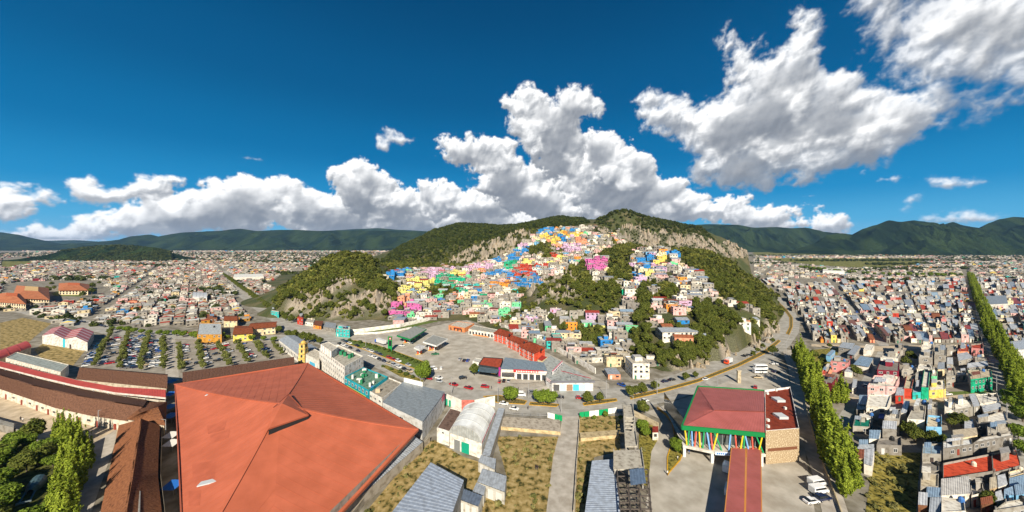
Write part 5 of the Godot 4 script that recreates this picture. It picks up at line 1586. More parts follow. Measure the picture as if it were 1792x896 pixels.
	pave("grass_plot", [1526, 820, 1532, 792, 1612, 792, 1606, 850, 1600, 960, 1505, 960], 0.03, mat("overgrown_plot", Color(0.33, 0.30, 0.085), 1.0, dry, 16.0))
	pave("grass_plot", [1425, 612, 1468, 608, 1462, 640, 1430, 660, 1412, 640], 0.03, rank)
	pave("grass_plot", [1657, 686, 1738, 682, 1736, 686, 1660, 692], 0.045, lawn)
	pave("town_ground", [1420, 612, 1540, 612, 1740, 604, 1790, 760, 1830, 960, 1605, 960, 1612, 795, 1490, 800, 1470, 740, 1430, 690], 0.01, mat("town_ground", Color(0.30, 0.27, 0.225), 0.95, worn, 22.0))
	# pastures and their edges in the right distance
	pave("field", [1315, 443, 1335, 438, 1420, 434, 1520, 437, 1590, 441, 1630, 452, 1590, 465, 1500, 469, 1430, 464, 1360, 456], 0.05, field)
	pave("field", [0, 468, 0, 456, 45, 452, 60, 458, 40, 466], 0.05, field)


# ---------------------------------------------------------------- kit for the larger buildings
func at_height(px: Array, h: float) -> Array:          # outline traced at roof height -> footprint
	var out := []
	for i in range(0, px.size(), 2):
		var p := G(px[i], px[i + 1], h)
		out.append(Vector3(p.x, 0, p.z))
	return out

func middle(q: Array) -> Vector3:
	var c := Vector3.ZERO
	for p in q: c += p
	return c / q.size()

func wall_mat() -> Material: return M.wall_paint

# rows of windows on the sides that face the town in front
func windows(o: Node3D, q: Array, y0: float, floors: int, fh: float, gap: float, w: float, h: float, sides := [], frame := true) -> void:
	var mid := middle(q)
	for e in q.size():
		if sides.size() and not (e in sides): continue
		var a: Vector3 = q[e]; var b: Vector3 = q[(e + 1) % q.size()]
		var c := (a + b) / 2
		var ax := (b - a).normalized()
		if Vector3(ax.z, 0, -ax.x).dot(c - mid) < 0: ax = -ax
		var n := int(a.distance_to(b) / gap)
		for f in floors:
			for i in n:
				var p := a.lerp(b, (i + 0.5) / n)
				p.y = y0 + f * fh + fh * 0.55
				var wd := piece("window", M.unit, M.window_glass, o, facing(ax, w, h, 0.1, p - o.position))
				if frame: piece("frame", M.unit_frame, M.window_frame, wd, Transform3D(Basis.from_scale(Vector3(1.1, 1.1, 1.6)), Vector3.ZERO))

func on_side(o: Node3D, called: String, q: Array, e: int, t: float, y: float, w: float, h: float, d: float, m: Material, label := "") -> MeshInstance3D:   # a flat piece on wall e, centred at t along it
	var mid := middle(q)
	var a: Vector3 = q[e]; var b: Vector3 = q[(e + 1) % q.size()]
	var ax := (b - a).normalized()
	if Vector3(ax.z, 0, -ax.x).dot((a + b) / 2 - mid) < 0: ax = -ax
	var p := a.lerp(b, t)
	p.y = y
	var x := piece(called, M.unit, m, o, facing(ax, w, h, d, p - o.position))
	if label: x.set_meta("label", label)
	return x

func flat_block(called: String, label: String, category: String, px: Array, h: float, wall: Color, roof: Color, par := 0.5, group := "", sheet := false, base := 0.0) -> Array:
	var q := at_height(px, h)
	var o := thing(called, label, category, middle(q) + Vector3(0, base, 0), group)
	var w := MB.new()
	var n := q.size()
	for e in n:
		var a: Vector3 = q[e]; var b: Vector3 = q[(e + 1) % n]
		w.quad(Vector3(a.x, base, a.z), Vector3(b.x, base, b.z), Vector3(b.x, h, b.z), Vector3(a.x, h, a.z), wall)
	part("wall", w, M.wall_paint, o)
	var rb := MB.new()
	var ry := h - (par if par > 0 else -0.03)
	if sheet and n == 4:
		var e := sub_quad(q, -0.01, -0.01, 1.01, 1.01)
		for i in 4: e[i].y = ry
		rb.sheet(e[0], e[1], e[2], e[3], 0.9, 0.07, roof)
	else:
		var pp := PackedVector3Array()
		for p in q: pp.append(Vector3(p.x, ry, p.z))
		rb.poly(pp, roof)
	part("roof", rb, M.roof_sheet if sheet else M.roof_slab, o)
	if par > 0:
		var pb := MB.new()
		var c := middle(q)
		for e in n:
			var a: Vector3 = q[e]; var b: Vector3 = q[(e + 1) % n]
			var ia := a + (c - a).normalized() * 0.35; var ib := b + (c - b).normalized() * 0.35
			pb.quad(Vector3(a.x, h, a.z), Vector3(b.x, h, b.z), Vector3(ib.x, h, ib.z), Vector3(ia.x, h, ia.z), wall)
			pb.quad(Vector3(ia.x, ry, ia.z), Vector3(ib.x, ry, ib.z), Vector3(ib.x, h, ib.z), Vector3(ia.x, h, ia.z), wall)
		part("parapet", pb, M.wall_paint, o)
	return [o, q]

func roof_box(o: Node3D, called: String, px: float, py: float, h: float, w: float, d: float, t: float, m: Material) -> void:   # something standing on a roof of height h
	var p := G(px, py, h)
	piece(called, M.unit, m, o, Transform3D(Basis.from_scale(Vector3(w, t, d)), p + Vector3(0, t / 2, 0) - o.position))

func gable_roof(o: Node3D, q: Array, y0: float, rise: float, roof: Color, wall: Color, m: Material, over := 0.03, along := true, pitch := 0.8) -> void:
	# q: front pair first; along: ridge runs beside the front edge
	var g := q if along else [q[1], q[2], q[3], q[0]]
	var e := sub_quad(g, -over, -over, 1 + over, 1 + over)
	for i in 4: e[i].y = y0
	var m0 := bil(g, -over, 0.5); var m1 := bil(g, 1 + over, 0.5)
	m0.y = y0 + rise; m1.y = y0 + rise
	for k in 2:
		var b := MB.new()
		if k == 0: b.sheet(e[0], e[1], m1, m0, pitch, 0.07, roof)
		else: b.sheet(e[2], e[3], m0, m1, pitch, 0.07, roof)
		part("roof_slope", b, m, o)
	for k in 2:
		var b := MB.new()
		var a: Vector3 = g[0] if k == 0 else g[1]; var c: Vector3 = g[3] if k == 0 else g[2]
		var t := (a + c) / 2
		b.tri(Vector3(a.x, y0 - 0.05, a.z), Vector3(c.x, y0 - 0.05, c.z), Vector3(t.x, y0 + rise * 0.97, t.z), wall)
		part("gable", b, M.wall_paint, o)
	var rb := MB.new()
	rb.bar(m0, m1, 0.4, roof * 0.8, 0.14)
	part("ridge_cap", rb, m, o)

func walls_of(o: Node3D, q: Array, y0: float, y1: float, col: Color) -> void:
	var w := MB.new()
	for e in q.size():
		var a: Vector3 = q[e]; var b: Vector3 = q[(e + 1) % q.size()]
		w.quad(Vector3(a.x, y0, a.z), Vector3(b.x, y0, b.z), Vector3(b.x, y1, b.z), Vector3(a.x, y1, a.z), col)
	part("wall", w, M.wall_paint, o)

func long_wall(called: String, label: String, px: Array, h: float, col: Color, t := 0.25) -> void:
	var q := ring(px, 0.0)
	var o := thing(called, label, "wall", q[0])
	for i in q.size() - 1:
		var b := MB.new()
		var a := q[i]; var c := q[i + 1]
		var d := (c - a).normalized() * 0.12
		b.bar(a + Vector3(0, h / 2, 0) - (d if i > 0 else Vector3.ZERO), c + Vector3(0, h / 2, 0), t, col, h)
		part("wall_panel", b, M.wall_paint, o)


# ---------------------------------------------------------------- market hall and its neighbours
func make_market() -> void:
	var patch := noise_tex("roofpatch", 0.006, Color(0.91, 0.90, 0.88), Color(1, 1, 1), 5, 1024)
	var red := mat("market_sheet", Color(0.50, 0.135, 0.07), 0.6, patch, 60.0, 0.0, 0.35)
	# tent-like hall: eave corners and the middle
	var eh := 8.0
	var E := []
	var C := G(491, 706, 18.0)
	for p in [[306, 672], [538, 635], [732, 751], [470, 1004], [322, 1004]]: E.append(G(p[0], p[1], eh))
	var pl := Plane(E[2], E[4], C)
	E[3].y = pl.intersects_ray(E[3] + Vector3(0, 60, 0), Vector3.DOWN).y
	var o := thing("market_hall", "huge hall with tent-shaped orange-red sheet roof and raised vent cap", "market hall", Vector3(C.x, 0, C.z))
	var prof := func(a: Vector3, t: float) -> Vector3:      # up a hip: sags below the straight line
		var p := a.lerp(C, t)
		p.y = a.y + (C.y - a.y) * (0.62 * t + 0.38 * t * t)
		return p
	for k in 5:
		var a: Vector3 = E[k]; var b: Vector3 = E[(k + 1) % 5]
		var m := MB.new()
		var n := 14
		for i in n:
			var t0 := float(i) / n; var t1 := float(i + 1) / n
			var cols := 10
			for j in cols:
				var u0 := float(j) / cols; var u1 := float(j + 1) / cols
				var f := func(u: float, t: float) -> Vector3:
					var p: Vector3 = prof.call(a, t).lerp(prof.call(b, t), u)
					p.y -= sin(u * PI) * (1 - t) * 0.5
					return p
				m.quad(f.call(u0, t0), f.call(u1, t0), f.call(u1, t1), f.call(u0, t1))
		part("roof_slope", m, red, o)
		# standing seams, square to the eave
		var s := MB.new()
		var ed := (b - a)
		var len := ed.length()
		var dir := Vector3(ed.x, 0, ed.z).normalized()
		var inw := Vector3(-dir.z, 0, dir.x)
		if inw.dot(C - a) < 0: inw = -inw
		var cu := (C - a).dot(dir); var cv := Vector3(C.x - a.x, 0, C.z - a.z).dot(inw)
		var x := 1.6
		while x < len - 1.0:
			var top := cv * (x / cu if x < cu else (len - x) / (len - cu))
			var steps := 6
			for i in steps:
				var v0 := top * i / steps; var v1 := top * (i + 1) / steps
				var g := func(v: float) -> Vector3:
					var t := v / cv
					var q := a + dir * x + inw * v
					var l := cu * t; var r := len - (len - cu) * t
					var u := clampf((x - l) / maxf(r - l, 0.01), 0, 1)
					var ey := lerpf(a.y, b.y, u)
					q.y = ey + (C.y - ey) * (0.62 * t + 0.38 * t * t) - sin(u * PI) * (1 - t) * 0.5 + 0.01
					return q
				s.bar(g.call(v0), g.call(v1), 0.10, Color(0.9, 0.9, 0.9), 0.06)
			x += 2.6
		part("standing_seams", s, red, o, "", "stuff")
		if k == 3: continue
		var hp := MB.new()
		for i in n:
			hp.bar(prof.call(a, float(i) / n) + Vector3(0, 0.05, 0), prof.call(a, float(i + 1) / n) + Vector3(0, 0.05, 0), 0.9, Color(1, 1, 1), 0.16)
		part("hip_cap", hp, red, o)
		var ev := MB.new()
		ev.bar(a - Vector3(0, 0.3, 0), b - Vector3(0, 0.3, 0), 0.3, Color(0.8, 0.8, 0.8), 0.7)
		part("eave_trim", ev, red, o)
	# raised cap over the middle, open at its edge
	var cap := [G(470, 751, 16.2), G(540, 727, 15.4), G(505, 690, 16.8), G(478, 714, 18.0)]
	var top := G(494, 706, 19.0)
	var cb := MB.new()
	for k in 4: cb.tri(cap[k], cap[(k + 1) % 4], top)
	part("vent_cap", cb, red, o)
	var vb := MB.new()  # near-black strips: painted shade of the open gap under the cap
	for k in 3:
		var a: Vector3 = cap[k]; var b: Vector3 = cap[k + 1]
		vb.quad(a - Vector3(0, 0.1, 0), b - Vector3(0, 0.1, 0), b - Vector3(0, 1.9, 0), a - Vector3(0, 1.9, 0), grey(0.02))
	part("painted_gap_shade", vb, mat("vent_shade_paint", grey(1.0), 0.9), o)
	var cp := MB.new()
	for k in 3: cp.bar(cap[k], cap[k + 1], 0.25, Color(0.7, 0.7, 0.7), 0.35)
	part("cap_trim", cp, red, o)
	var settle := func(px: float, py: float) -> Vector3:       # the point of the left slopes that a pixel sees
		var at := G(px, py, 11.6)
		for n in 4:
			var y := 99.0
			for k in [0, 4]:
				var a: Vector3 = E[k]; var b: Vector3 = E[(k + 1) % 5]
				var d := Vector3(b.x - a.x, 0, b.z - a.z).normalized()
				var inw := Vector3(-d.z, 0, d.x)
				if inw.dot(C - a) < 0: inw = -inw
				var t := (at - a).dot(inw) / (C - a).dot(inw)
				var bow := 0.5 * (1 - t) * sin(clampf((at - a).dot(d) / a.distance_to(b), 0, 1) * PI)
				if t > 0: y = minf(y, eh + (C.y - eh) * (0.62 * t + 0.38 * t * t) - bow)
			at = G(px, py, y)
		return at
	var pm := mat("market_patch", Color(0.455, 0.118, 0.06), 0.6, patch, 30.0, 0.0, 0.35)
	for p in [[362, 745, 396, 738, 392, 752, 364, 760], [368, 762, 402, 752, 400, 766, 370, 776], [336, 812, 378, 806, 376, 838, 338, 846], [340, 700, 380, 704, 382, 716, 342, 714], [330, 860, 352, 858, 350, 885, 330, 886]]:
		var pb := MB.new()
		var lift := Vector3(0, 0.06, 0)
		for i in 4:
			for j in 4:
				var f := func(u: float, v: float) -> Vector3: return settle.call(lerpf(lerpf(p[0], p[2], u), lerpf(p[6], p[4], u), v), lerpf(lerpf(p[1], p[3], u), lerpf(p[7], p[5], u), v)) + lift
				pb.quad(f.call(i / 4.0, j / 4.0), f.call((i + 1) / 4.0, j / 4.0), f.call((i + 1) / 4.0, (j + 1) / 4.0), f.call(i / 4.0, (j + 1) / 4.0))
		part("replaced_sheet", pb, pm, o)
	for p in [[371, 842, 6.2, 1.9], [364, 690, 1.0, 2.6]]:
		var at := settle.call(p[0], p[1])
		piece("skylight", M.unit, mat("skylight", Color(0.5, 0.53, 0.54), 0.4), o, Transform3D(Basis(Vector3(0, 0, 1), 0.12).rotated(Vector3.UP, 0.25).scaled_local(Vector3(p[2], 0.3, p[3])), at - o.position))
	walls_of(o, [inset(E[0], C, 1.5), inset(E[1], C, 1.5), inset(E[2], C, 1.5), inset(E[3], C, 1.5), inset(E[4], C, 1.5)], 0.0, eh - 0.4, srgb(170, 160, 148))
	# long side roofs along the market's right edge
	lean_roof("side_shed", "long grey corrugated roof beside the market hall", [724, 763, 740, 773, 560, 930, 535, 920], 4.6, 3.6, ROOFC["zinc"])
	long_wall("boundary_wall", "grey concrete wall between market sheds and dry plot", [752, 774, 690, 832, 640, 880, 600, 930], 2.2, srgb(168, 160, 146))
	# stalls in the lane beside the hall
	var r := RandomNumberGenerator.new()
	r.seed = 77
	for p in [[298, 712, "blue"], [299, 728, "blue"], [300, 762, "white"], [301, 776, "white"], [302, 850, "blue"], [297, 690, "blue"], [299, 668, "blue"]]:
		var at := G(p[0], p[1], 2.4)
		var st := thing("market_stall", p[2] + " awning stall in the shaded lane beside the market hall", "stall", Vector3(at.x, 0, at.z), "stalls in the market lane")
		var b := MB.new()
		var c: Color = srgb(40, 100, 180) if p[2] == "blue" else srgb(205, 205, 200)
		b.sheet(at + Vector3(-2.2, 0, 2), at + Vector3(2.2, 0, 2), at + Vector3(2.2, 0.5, -2), at + Vector3(-2.2, 0.5, -2), 1.1, 0.05, c)
		part("awning", b, M.tank_plastic, st)
		for k in 4:
			piece("post", M.unit, mat("post_steel", grey(0.2), 0.6), st, Transform3D(Basis.from_scale(Vector3(0.08, 2.4, 0.08)), Vector3(-2 if k % 2 else 2, 1.2, -1.8 if k < 2 else 1.8)))
	# tiled sheds on the left
	var tile := mat("old_tile", grey(1.0), 0.95, noise_tex("tilewear", 0.022, Color(0.34, 0.29, 0.27), Color(1.0, 0.98, 0.95), 6, 1024, FastNoiseLite.TYPE_SIMPLEX_SMOOTH, Color(0.80, 0.74, 0.70), 0.45), 16.0)
	var tb := Color(0.21, 0.115, 0.076)
	# curved long roof: ridge and eaves by pixel
	var rid := [[-40, 644], [0, 656], [56, 674], [134, 692], [200, 704], [250, 712]]
	var eav := [[-40, 666], [0, 681], [56, 700], [96, 714], [160, 728], [221, 737]]
	var bak := [[-40, 634], [0, 645], [56, 661], [134, 679], [200, 691], [258, 700]]
	var lo := thing("tiled_shed", "long curved shed with dark brown tiled roof and white wall", "shed", G(134, 720))
	strip_roof(lo, "front_slope", eav, 4.6, rid, 8.4, tile, tb, 0.55)
	strip_roof(lo, "back_slope", bak, 5.6, rid, 8.4, tile, tb, 0.55)
	strip_wall(lo, eav, 4.5, 0.6, srgb(214, 206, 190))
	var dq := []
	for i in range(1, 5):
		var a := G(eav[i][0], eav[i][1], 4.6); var c := G(eav[i + 1][0], eav[i + 1][1], 4.6)
		var ax := (c - a).normalized(); ax.y = 0
		if Vector3(ax.z, 0, -ax.x).dot(Vector3(0, 0, 1)) < 0: ax = -ax
		for k in 4:
			var p := a.lerp(c, (k + 0.5) / 4) + Vector3(ax.z, 0, -ax.x) * -0.55
			p.y = 1.2 if k % 2 == 0 else 2.1
			piece("door" if k % 2 == 0 else "window", M.unit, mat("door_red", Color(0.25, 0.05, 0.03), 0.55) if k % 2 == 0 else M.window_glass, lo, facing(ax, 1.2 if k % 2 == 0 else 1.8, 2.4 if k % 2 == 0 else 0.7, 0.2, p - lo.position))
	# red sheet roof with white edge, following the same curve
	var ro := thing("sheet_walkway", "long curved red sheet roof with white edge beside the brown tiles", "roof", G(134, 700))
	var rf := [[-40, 633], [0, 643], [67, 660], [134, 676], [201, 688], [290, 697]]
	var rt := [[-40, 622], [0, 632], [67, 649], [134, 665], [201, 677], [290, 682]]
	strip_roof(ro, "roof", rf, 7.2, rt, 7.9, mat("red_sheet", Color(0.46, 0.075, 0.055), 0.5, patch, 30.0), grey(1.0), 0.9)
	var wf := MB.new()
	for i in rf.size() - 1: wf.bar(G(rf[i][0], rf[i][1], 7.1), G(rf[i + 1][0], rf[i + 1][1], 7.1), 0.2, srgb(225, 215, 208), 0.7)
	part("white_fascia", wf, M.wall_paint, ro)
	strip_wall(ro, rt, 7.7, 0.2, srgb(190, 184, 172))
	for i in 14:
		var t := i / 13.0 * 4.999
		var k := int(t)
		var p := G(rf[k][0], rf[k][1], 7.0).lerp(G(rf[k + 1][0], rf[k + 1][1], 7.0), t - k)
		piece("column", M.unit, mat("post_steel", grey(0.2), 0.6), ro, Transform3D(Basis.from_scale(Vector3(0.25, 7.0, 0.25)), Vector3(p.x, 3.5, p.z) - ro.position))
	# cross wing towards the camera
	var cw := thing("tiled_wing", "tall shed wing with weathered orange-brown tiled roof by the wall", "shed", G(240, 850))
	strip_roof(cw, "west_slope", [[208, 744], [192, 820], [176, 896], [160, 960]], 5.0, [[248, 733], [234, 806], [220, 896], [206, 965]], 9.0, tile, Color(0.30, 0.135, 0.065), 0.5)
	strip_roof(cw, "east_slope", [[280, 744], [277, 800], [276, 832], [290, 960]], 5.0, [[248, 733], [240, 775], [230, 840], [206, 965]], 9.0, tile, Color(0.30, 0.135, 0.065), 0.5)
	strip_wall(cw, [[208, 744], [192, 820], [176, 896], [160, 960]], 4.9, 0.6, srgb(206, 196, 178))
	strip_wall(cw, [[280, 744], [277, 800], [276, 832], [290, 960]], 4.9, 0.6, srgb(206, 196, 178))
	var hb := thing("tiled_house", "square house with hipped orange-brown tiled roof at the shed corner", "shed", G(262, 745))
	var hq := [G(222, 734, 5.4), G(290, 745, 5.4), G(292, 703, 5.4), G(238, 705, 5.4)]
	var hr := [G(248, 722, 9.2), G(276, 712, 9.2)]
	for f in [[hq[0], hq[1], hr[1], hr[0]], [hq[2], hq[3], hr[0], hr[1]], [hq[3], hq[0], hr[0], hr[0]], [hq[1], hq[2], hr[1], hr[1]]]:
		var fb := MB.new()
		fb.sheet(f[0], f[1], f[2], f[3], 0.6, 0.07, Color(0.28, 0.13, 0.066))
		part("roof_slope", fb, tile, hb)
	walls_of(hb, [inset(hq[0], hr[0], 0.8), inset(hq[1], hr[0], 0.8), inset(hq[2], hr[0], 0.8), inset(hq[3], hr[0], 0.8)], 0, 5.3, srgb(200, 190, 172))
	var sq := flat_block("roof_shelter", "pale fibre-cement sheet shelter among the orange-brown tiles", "shelter", [222, 900, 245, 900, 246, 860, 226, 858], 7.6, srgb(150, 146, 138), srgb(190, 184, 170), 0.0, "", true)
	# two more brown roofs behind, on both sides of the lane
	brown_shed("long low shed with mossy brown roof in front of the car park", [135, 664, 291, 680, 292.4, 655, 146, 643], tile, tb)
	brown_shed("low brown-roofed shed between car park and market hall", [322, 672, 514, 641, 512, 627, 321, 652], tile, Color(0.15, 0.085, 0.06))
	# sheds further left
	var a1 := flat_block("flat_shed", "white flat-roofed shed with blue-grey roof beside the curved red roof", "shed", [10, 626, 106, 651, 120.5, 638, 29, 616], 6.0, srgb(222, 216, 206), srgb(150, 160, 160), 0.35)
	windows(a1[0], a1[1], 2.0, 1, 3.0, 9.0, 0.7, 1.0, [0], false)
	var ba := thing("barrel_shed", "shed with rounded red sheet roof beside the dry plot", "shed", G(20, 622))
	vault(ba, [G(-30, 640, 5.0), G(54, 608, 5.0), G(42, 600, 5.0), G(-30, 626, 5.0)], 2.2, M["red_sheet"], grey(1.0), false)
	walls_of(ba, [G(-30, 640, 5.0), G(54, 608, 5.0), G(42, 600, 5.0), G(-30, 626, 5.0)], 0, 5.0, srgb(186, 170, 150))
	# warehouse with two gables and striped roof
	var wq := at_height([74, 587, 153, 599, 164, 581, 90, 575], 6.4)
	var wh := thing("warehouse", "white warehouse with double-gabled red roof striped by pale skylights", "warehouse", middle(wq))
	walls_of(wh, wq, 0, 6.4, srgb(215, 214, 210))
	for k in 2:
		var h := sub_quad(wq, k * 0.5, 0, k * 0.5 + 0.5, 1)
		var m0 := bil(h, 0.5, -0.02); var m1 := bil(h, 0.5, 1.02)
		m0.y = 9.2; m1.y = 9.2
		var e := sub_quad(h, 0, -0.02, 1, 1.02)
		for i in 4: e[i].y = 6.5
		for sd in 2:
			var p0: Vector3 = e[0] if sd == 0 else e[1]; var p1: Vector3 = e[3] if sd == 0 else e[2]
			for s in 13:
				var t0 := s / 13.0; var t1 := (s + 1) / 13.0
				var sb := MB.new()
				sb.quad(p0.lerp(p1, t0), p0.lerp(p1, t1), m0.lerp(m1, t1), m0.lerp(m1, t0), srgb(204, 92, 82) if s % 3 != 1 else srgb(238, 206, 198))
				part("roof_panel" if s % 3 != 1 else "skylight", sb, M.roof_sheet, wh)
		for sd in 2:
			var gb := MB.new()
			var a: Vector3 = h[0] if sd == 0 else h[3]; var c: Vector3 = h[1] if sd == 0 else h[2]
			var t := (a + c) / 2
			gb.tri(Vector3(a.x, 6.4, a.z), Vector3(c.x, 6.4, c.z), Vector3(t.x, 9.1, t.z), srgb(215, 214, 210))
			part("gable", gb, M.wall_paint, wh)
	on_side(wh, "painted_panel", wq, 0, 0.5, 3.2, 3.0, 6.3, 0.12, mat("cyan_paint", srgb(60, 176, 196), 0.8))
	on_side(wh, "door", wq, 0, 0.64, 1.5, 2.4, 3.0, 0.14, mat("door_dark", Color(0.06, 0.045, 0.04), 0.55))
	windows(wh, wq, 1.5, 2, 2.2, 5.0, 1.6, 0.9, [1], false)
	# buildings of the far campus
	campus("long campus hall with terracotta roof and inner court, arcaded white front", [22, 521, 86, 524, 84, 504, 30, 500], 9.0, true)
	campus("campus hall with terracotta roof and cream arcades beside a lawn", [-8, 528, 45, 532, 46, 517, 0, 514], 8.0, false)
	campus("campus hall with cream end roof standing behind the round lawn", [103, 508, 154, 508, 156, 498, 104, 496], 7.0, false)
	var av := thing("arched_hall", "white hall with rounded sheet roof among the town houses", "hall", G(350, 524))
	vault(av, [G(337, 521, 5.0), G(362, 522, 5.0), G(362, 514, 5.0), G(339, 513, 5.0)], 3.5, M.roof_sheet, srgb(224, 228, 230), false)
	walls_of(av, [G(337, 521, 5.0), G(362, 522, 5.0), G(362, 514, 5.0), G(339, 513, 5.0)], 0, 5.0, srgb(214, 210, 204))
	flat_block("long_depot", "long white depot roof beside the tree-lined avenue", "depot", [408, 486, 462, 484, 458, 479, 410, 480], 8.0, srgb(220, 216, 208), srgb(226, 228, 228), 0.0)
	# houses in the corner by the boulevard, left of the avenue
	for h in [[345, 586, 388, 586, 387, 566, 348, 566, 6.0, "ochre", "zinc"], [408, 585, 442, 583, 440, 571, 412, 571, 6.0, "yellow", "tile"], [436, 575, 482, 571, 484, 562, 440, 565, 6.5, "cream", "tile"], [392, 563, 415, 563, 415, 555, 393, 555, 5.0, "cream", "tile"], [360, 560, 380, 560, 379, 553, 361, 553, 5.0, "brown", "rusty"]]:
		var s := {"q": at_height(h.slice(0, 8), h[8]), "y": 0.5, "deep": 0.5, "floors": 2, "wall": h[9], "roof": h[10], "kind": "gable" if h[10] == "tile" else "slab", "detail": 2, "seed": 5 + int(h[0])}
		house(s, "boulevard_house", house_label(s, "facing the tree-lined boulevard"), "houses along the boulevard")

func inset(p: Vector3, c: Vector3, d: float) -> Vector3:
	var v := Vector3(c.x - p.x, 0, c.z - p.z).normalized() * d
	return Vector3(p.x, 0, p.z) + v

func strip_roof(o: Node3D, called: String, eave: Array, eh: float, ridge: Array, rh: float, m: Material, col: Color, pitch: float) -> void:
	for i in eave.size() - 1:
		var b := MB.new()
		b.sheet(G(eave[i][0], eave[i][1], eh), G(eave[i + 1][0], eave[i + 1][1], eh), G(ridge[i + 1][0], ridge[i + 1][1], rh), G(ridge[i][0], ridge[i][1], rh), pitch, 0.06, col)
		part(called, b, m, o)
	if rh > eh + 1.0:
		var c := MB.new()
		for i in ridge.size() - 1: c.bar(G(ridge[i][0], ridge[i][1], rh + 0.05), G(ridge[i + 1][0], ridge[i + 1][1], rh + 0.05), 0.4, col * 1.25, 0.2)
		part("ridge_tiles", c, m, o)

func strip_wall(o: Node3D, eave: Array, h: float, back: float, col: Color) -> void:
	var b := MB.new()
	for i in eave.size() - 1:
		var a := G(eave[i][0], eave[i][1], h); var c := G(eave[i + 1][0], eave[i + 1][1], h)
		var s := (c - a).normalized().cross(Vector3.UP) * back
		if s.z > 0: s = -s
		a += s; c += s
		b.quad(Vector3(a.x, 0, a.z), Vector3(c.x, 0, c.z), c, a, col)
	part("wall", b, M.wall_paint, o)

func lean_roof(called: String, label: String, px: Array, h0: float, h1: float, col: Color) -> void:
	var q := [G(px[0], px[1], h0), G(px[2], px[3], h1), G(px[4], px[5], h1), G(px[6], px[7], h0)]
	var o := thing(called, label, "shed", Vector3(q[0].x, 0, q[0].z))
	var b := MB.new()
	b.sheet(q[1], q[2], q[3], q[0], 0.9, 0.07, col)
	part("roof", b, M.roof_sheet, o)
	var w := MB.new()
	w.quad(Vector3(q[1].x, 0, q[1].z), Vector3(q[2].x, 0, q[2].z), q[2] - Vector3(0, 0.05, 0), q[1] - Vector3(0, 0.05, 0), srgb(170, 162, 150))
	w.quad(Vector3(q[0].x, 0, q[0].z), Vector3(q[1].x, 0, q[1].z), q[1] - Vector3(0, 0.05, 0), q[0] - Vector3(0, 0.05, 0), srgb(170, 162, 150))
	part("wall", w, M.wall_paint, o)

func brown_shed(label: String, px: Array, m: Material, col: Color) -> void:
	var q := at_height(px, 5.0)
	var o := thing("tiled_shed", label, "shed", middle(q))
	walls_of(o, q, 0, 5.0, srgb(196, 186, 168))
	gable_roof(o, q, 5.05, 3.0, col, srgb(196, 186, 168), m, 0.01, true, 0.55)

func vault(o: Node3D, q: Array, rise: float, m: Material, col: Color, ends := true) -> void:     # barrel over the short way; ribs run along it
	var n := 14
	for bay in 4:
		var b := MB.new()
		for i in n:
			var a0 := PI * i / n; var a1 := PI * (i + 1) / n
			var f := func(a: float, v: float) -> Vector3:
				var p := bil(q, 0.5 - cos(a) * 0.5, v) if ends else bil(q, v, 0.5 - cos(a) * 0.5)
				p.y = q[0].y + sin(a) * rise
				return p
			b.quad(f.call(a0, bay / 4.0 + 0.004), f.call(a1, bay / 4.0 + 0.004), f.call(a1, (bay + 1) / 4.0 - 0.004), f.call(a0, (bay + 1) / 4.0 - 0.004), col * (1.0 if i % 2 else 0.94))
		part("vault_bay", b, m, o)
	for rib in 5:
		var b := MB.new()
		for i in n:
			var a0 := PI * i / n; var a1 := PI * (i + 1) / n
			var p0 := bil(q, 0.5 - cos(a0) * 0.5, rib / 4.0) if ends else bil(q, rib / 4.0, 0.5 - cos(a0) * 0.5)
			var p1 := bil(q, 0.5 - cos(a1) * 0.5, rib / 4.0) if ends else bil(q, rib / 4.0, 0.5 - cos(a1) * 0.5)
			p0.y = q[0].y + sin(a0) * rise + 0.03; p1.y = q[0].y + sin(a1) * rise + 0.03
			b.bar(p0, p1, 0.5, col * 0.72, 0.12)
		part("vault_rib", b, m, o)

func campus(label: String, px: Array, h: float, court: bool) -> void:
	var q := at_height(px, h)
	var o := thing("campus_hall", label, "building", middle(q))
	walls_of(o, q, 0, h, srgb(226, 210, 180))
	var tile := mat("campus_tile", Color(0.42, 0.15, 0.065), 0.85, TEX.stain, 20.0)
	var i := sub_quad(q, 0.3, 0.3, 0.7, 0.7)
	for k in 4: i[k].y = h + 5.0
	var e := sub_quad(q, -0.02, -0.03, 1.02, 1.03)
	for k in 4: e[k].y = h
	for k in 4:
		var b := MB.new()
		b.quad(e[k], e[(k + 1) % 4], i[(k + 1) % 4], i[k])
		part("roof_slope", b, tile, o)
	var c := MB.new()
	c.quad(i[0], i[1], i[2], i[3], srgb(214, 180, 128) if court else srgb(200, 110, 70))
	part("roof_top", c, M.wall_paint, o)
	windows(o, q, 0.5, 2, h / 2.0 - 0.4, 4.5, 2.2, 2.4, [0, 1], false)


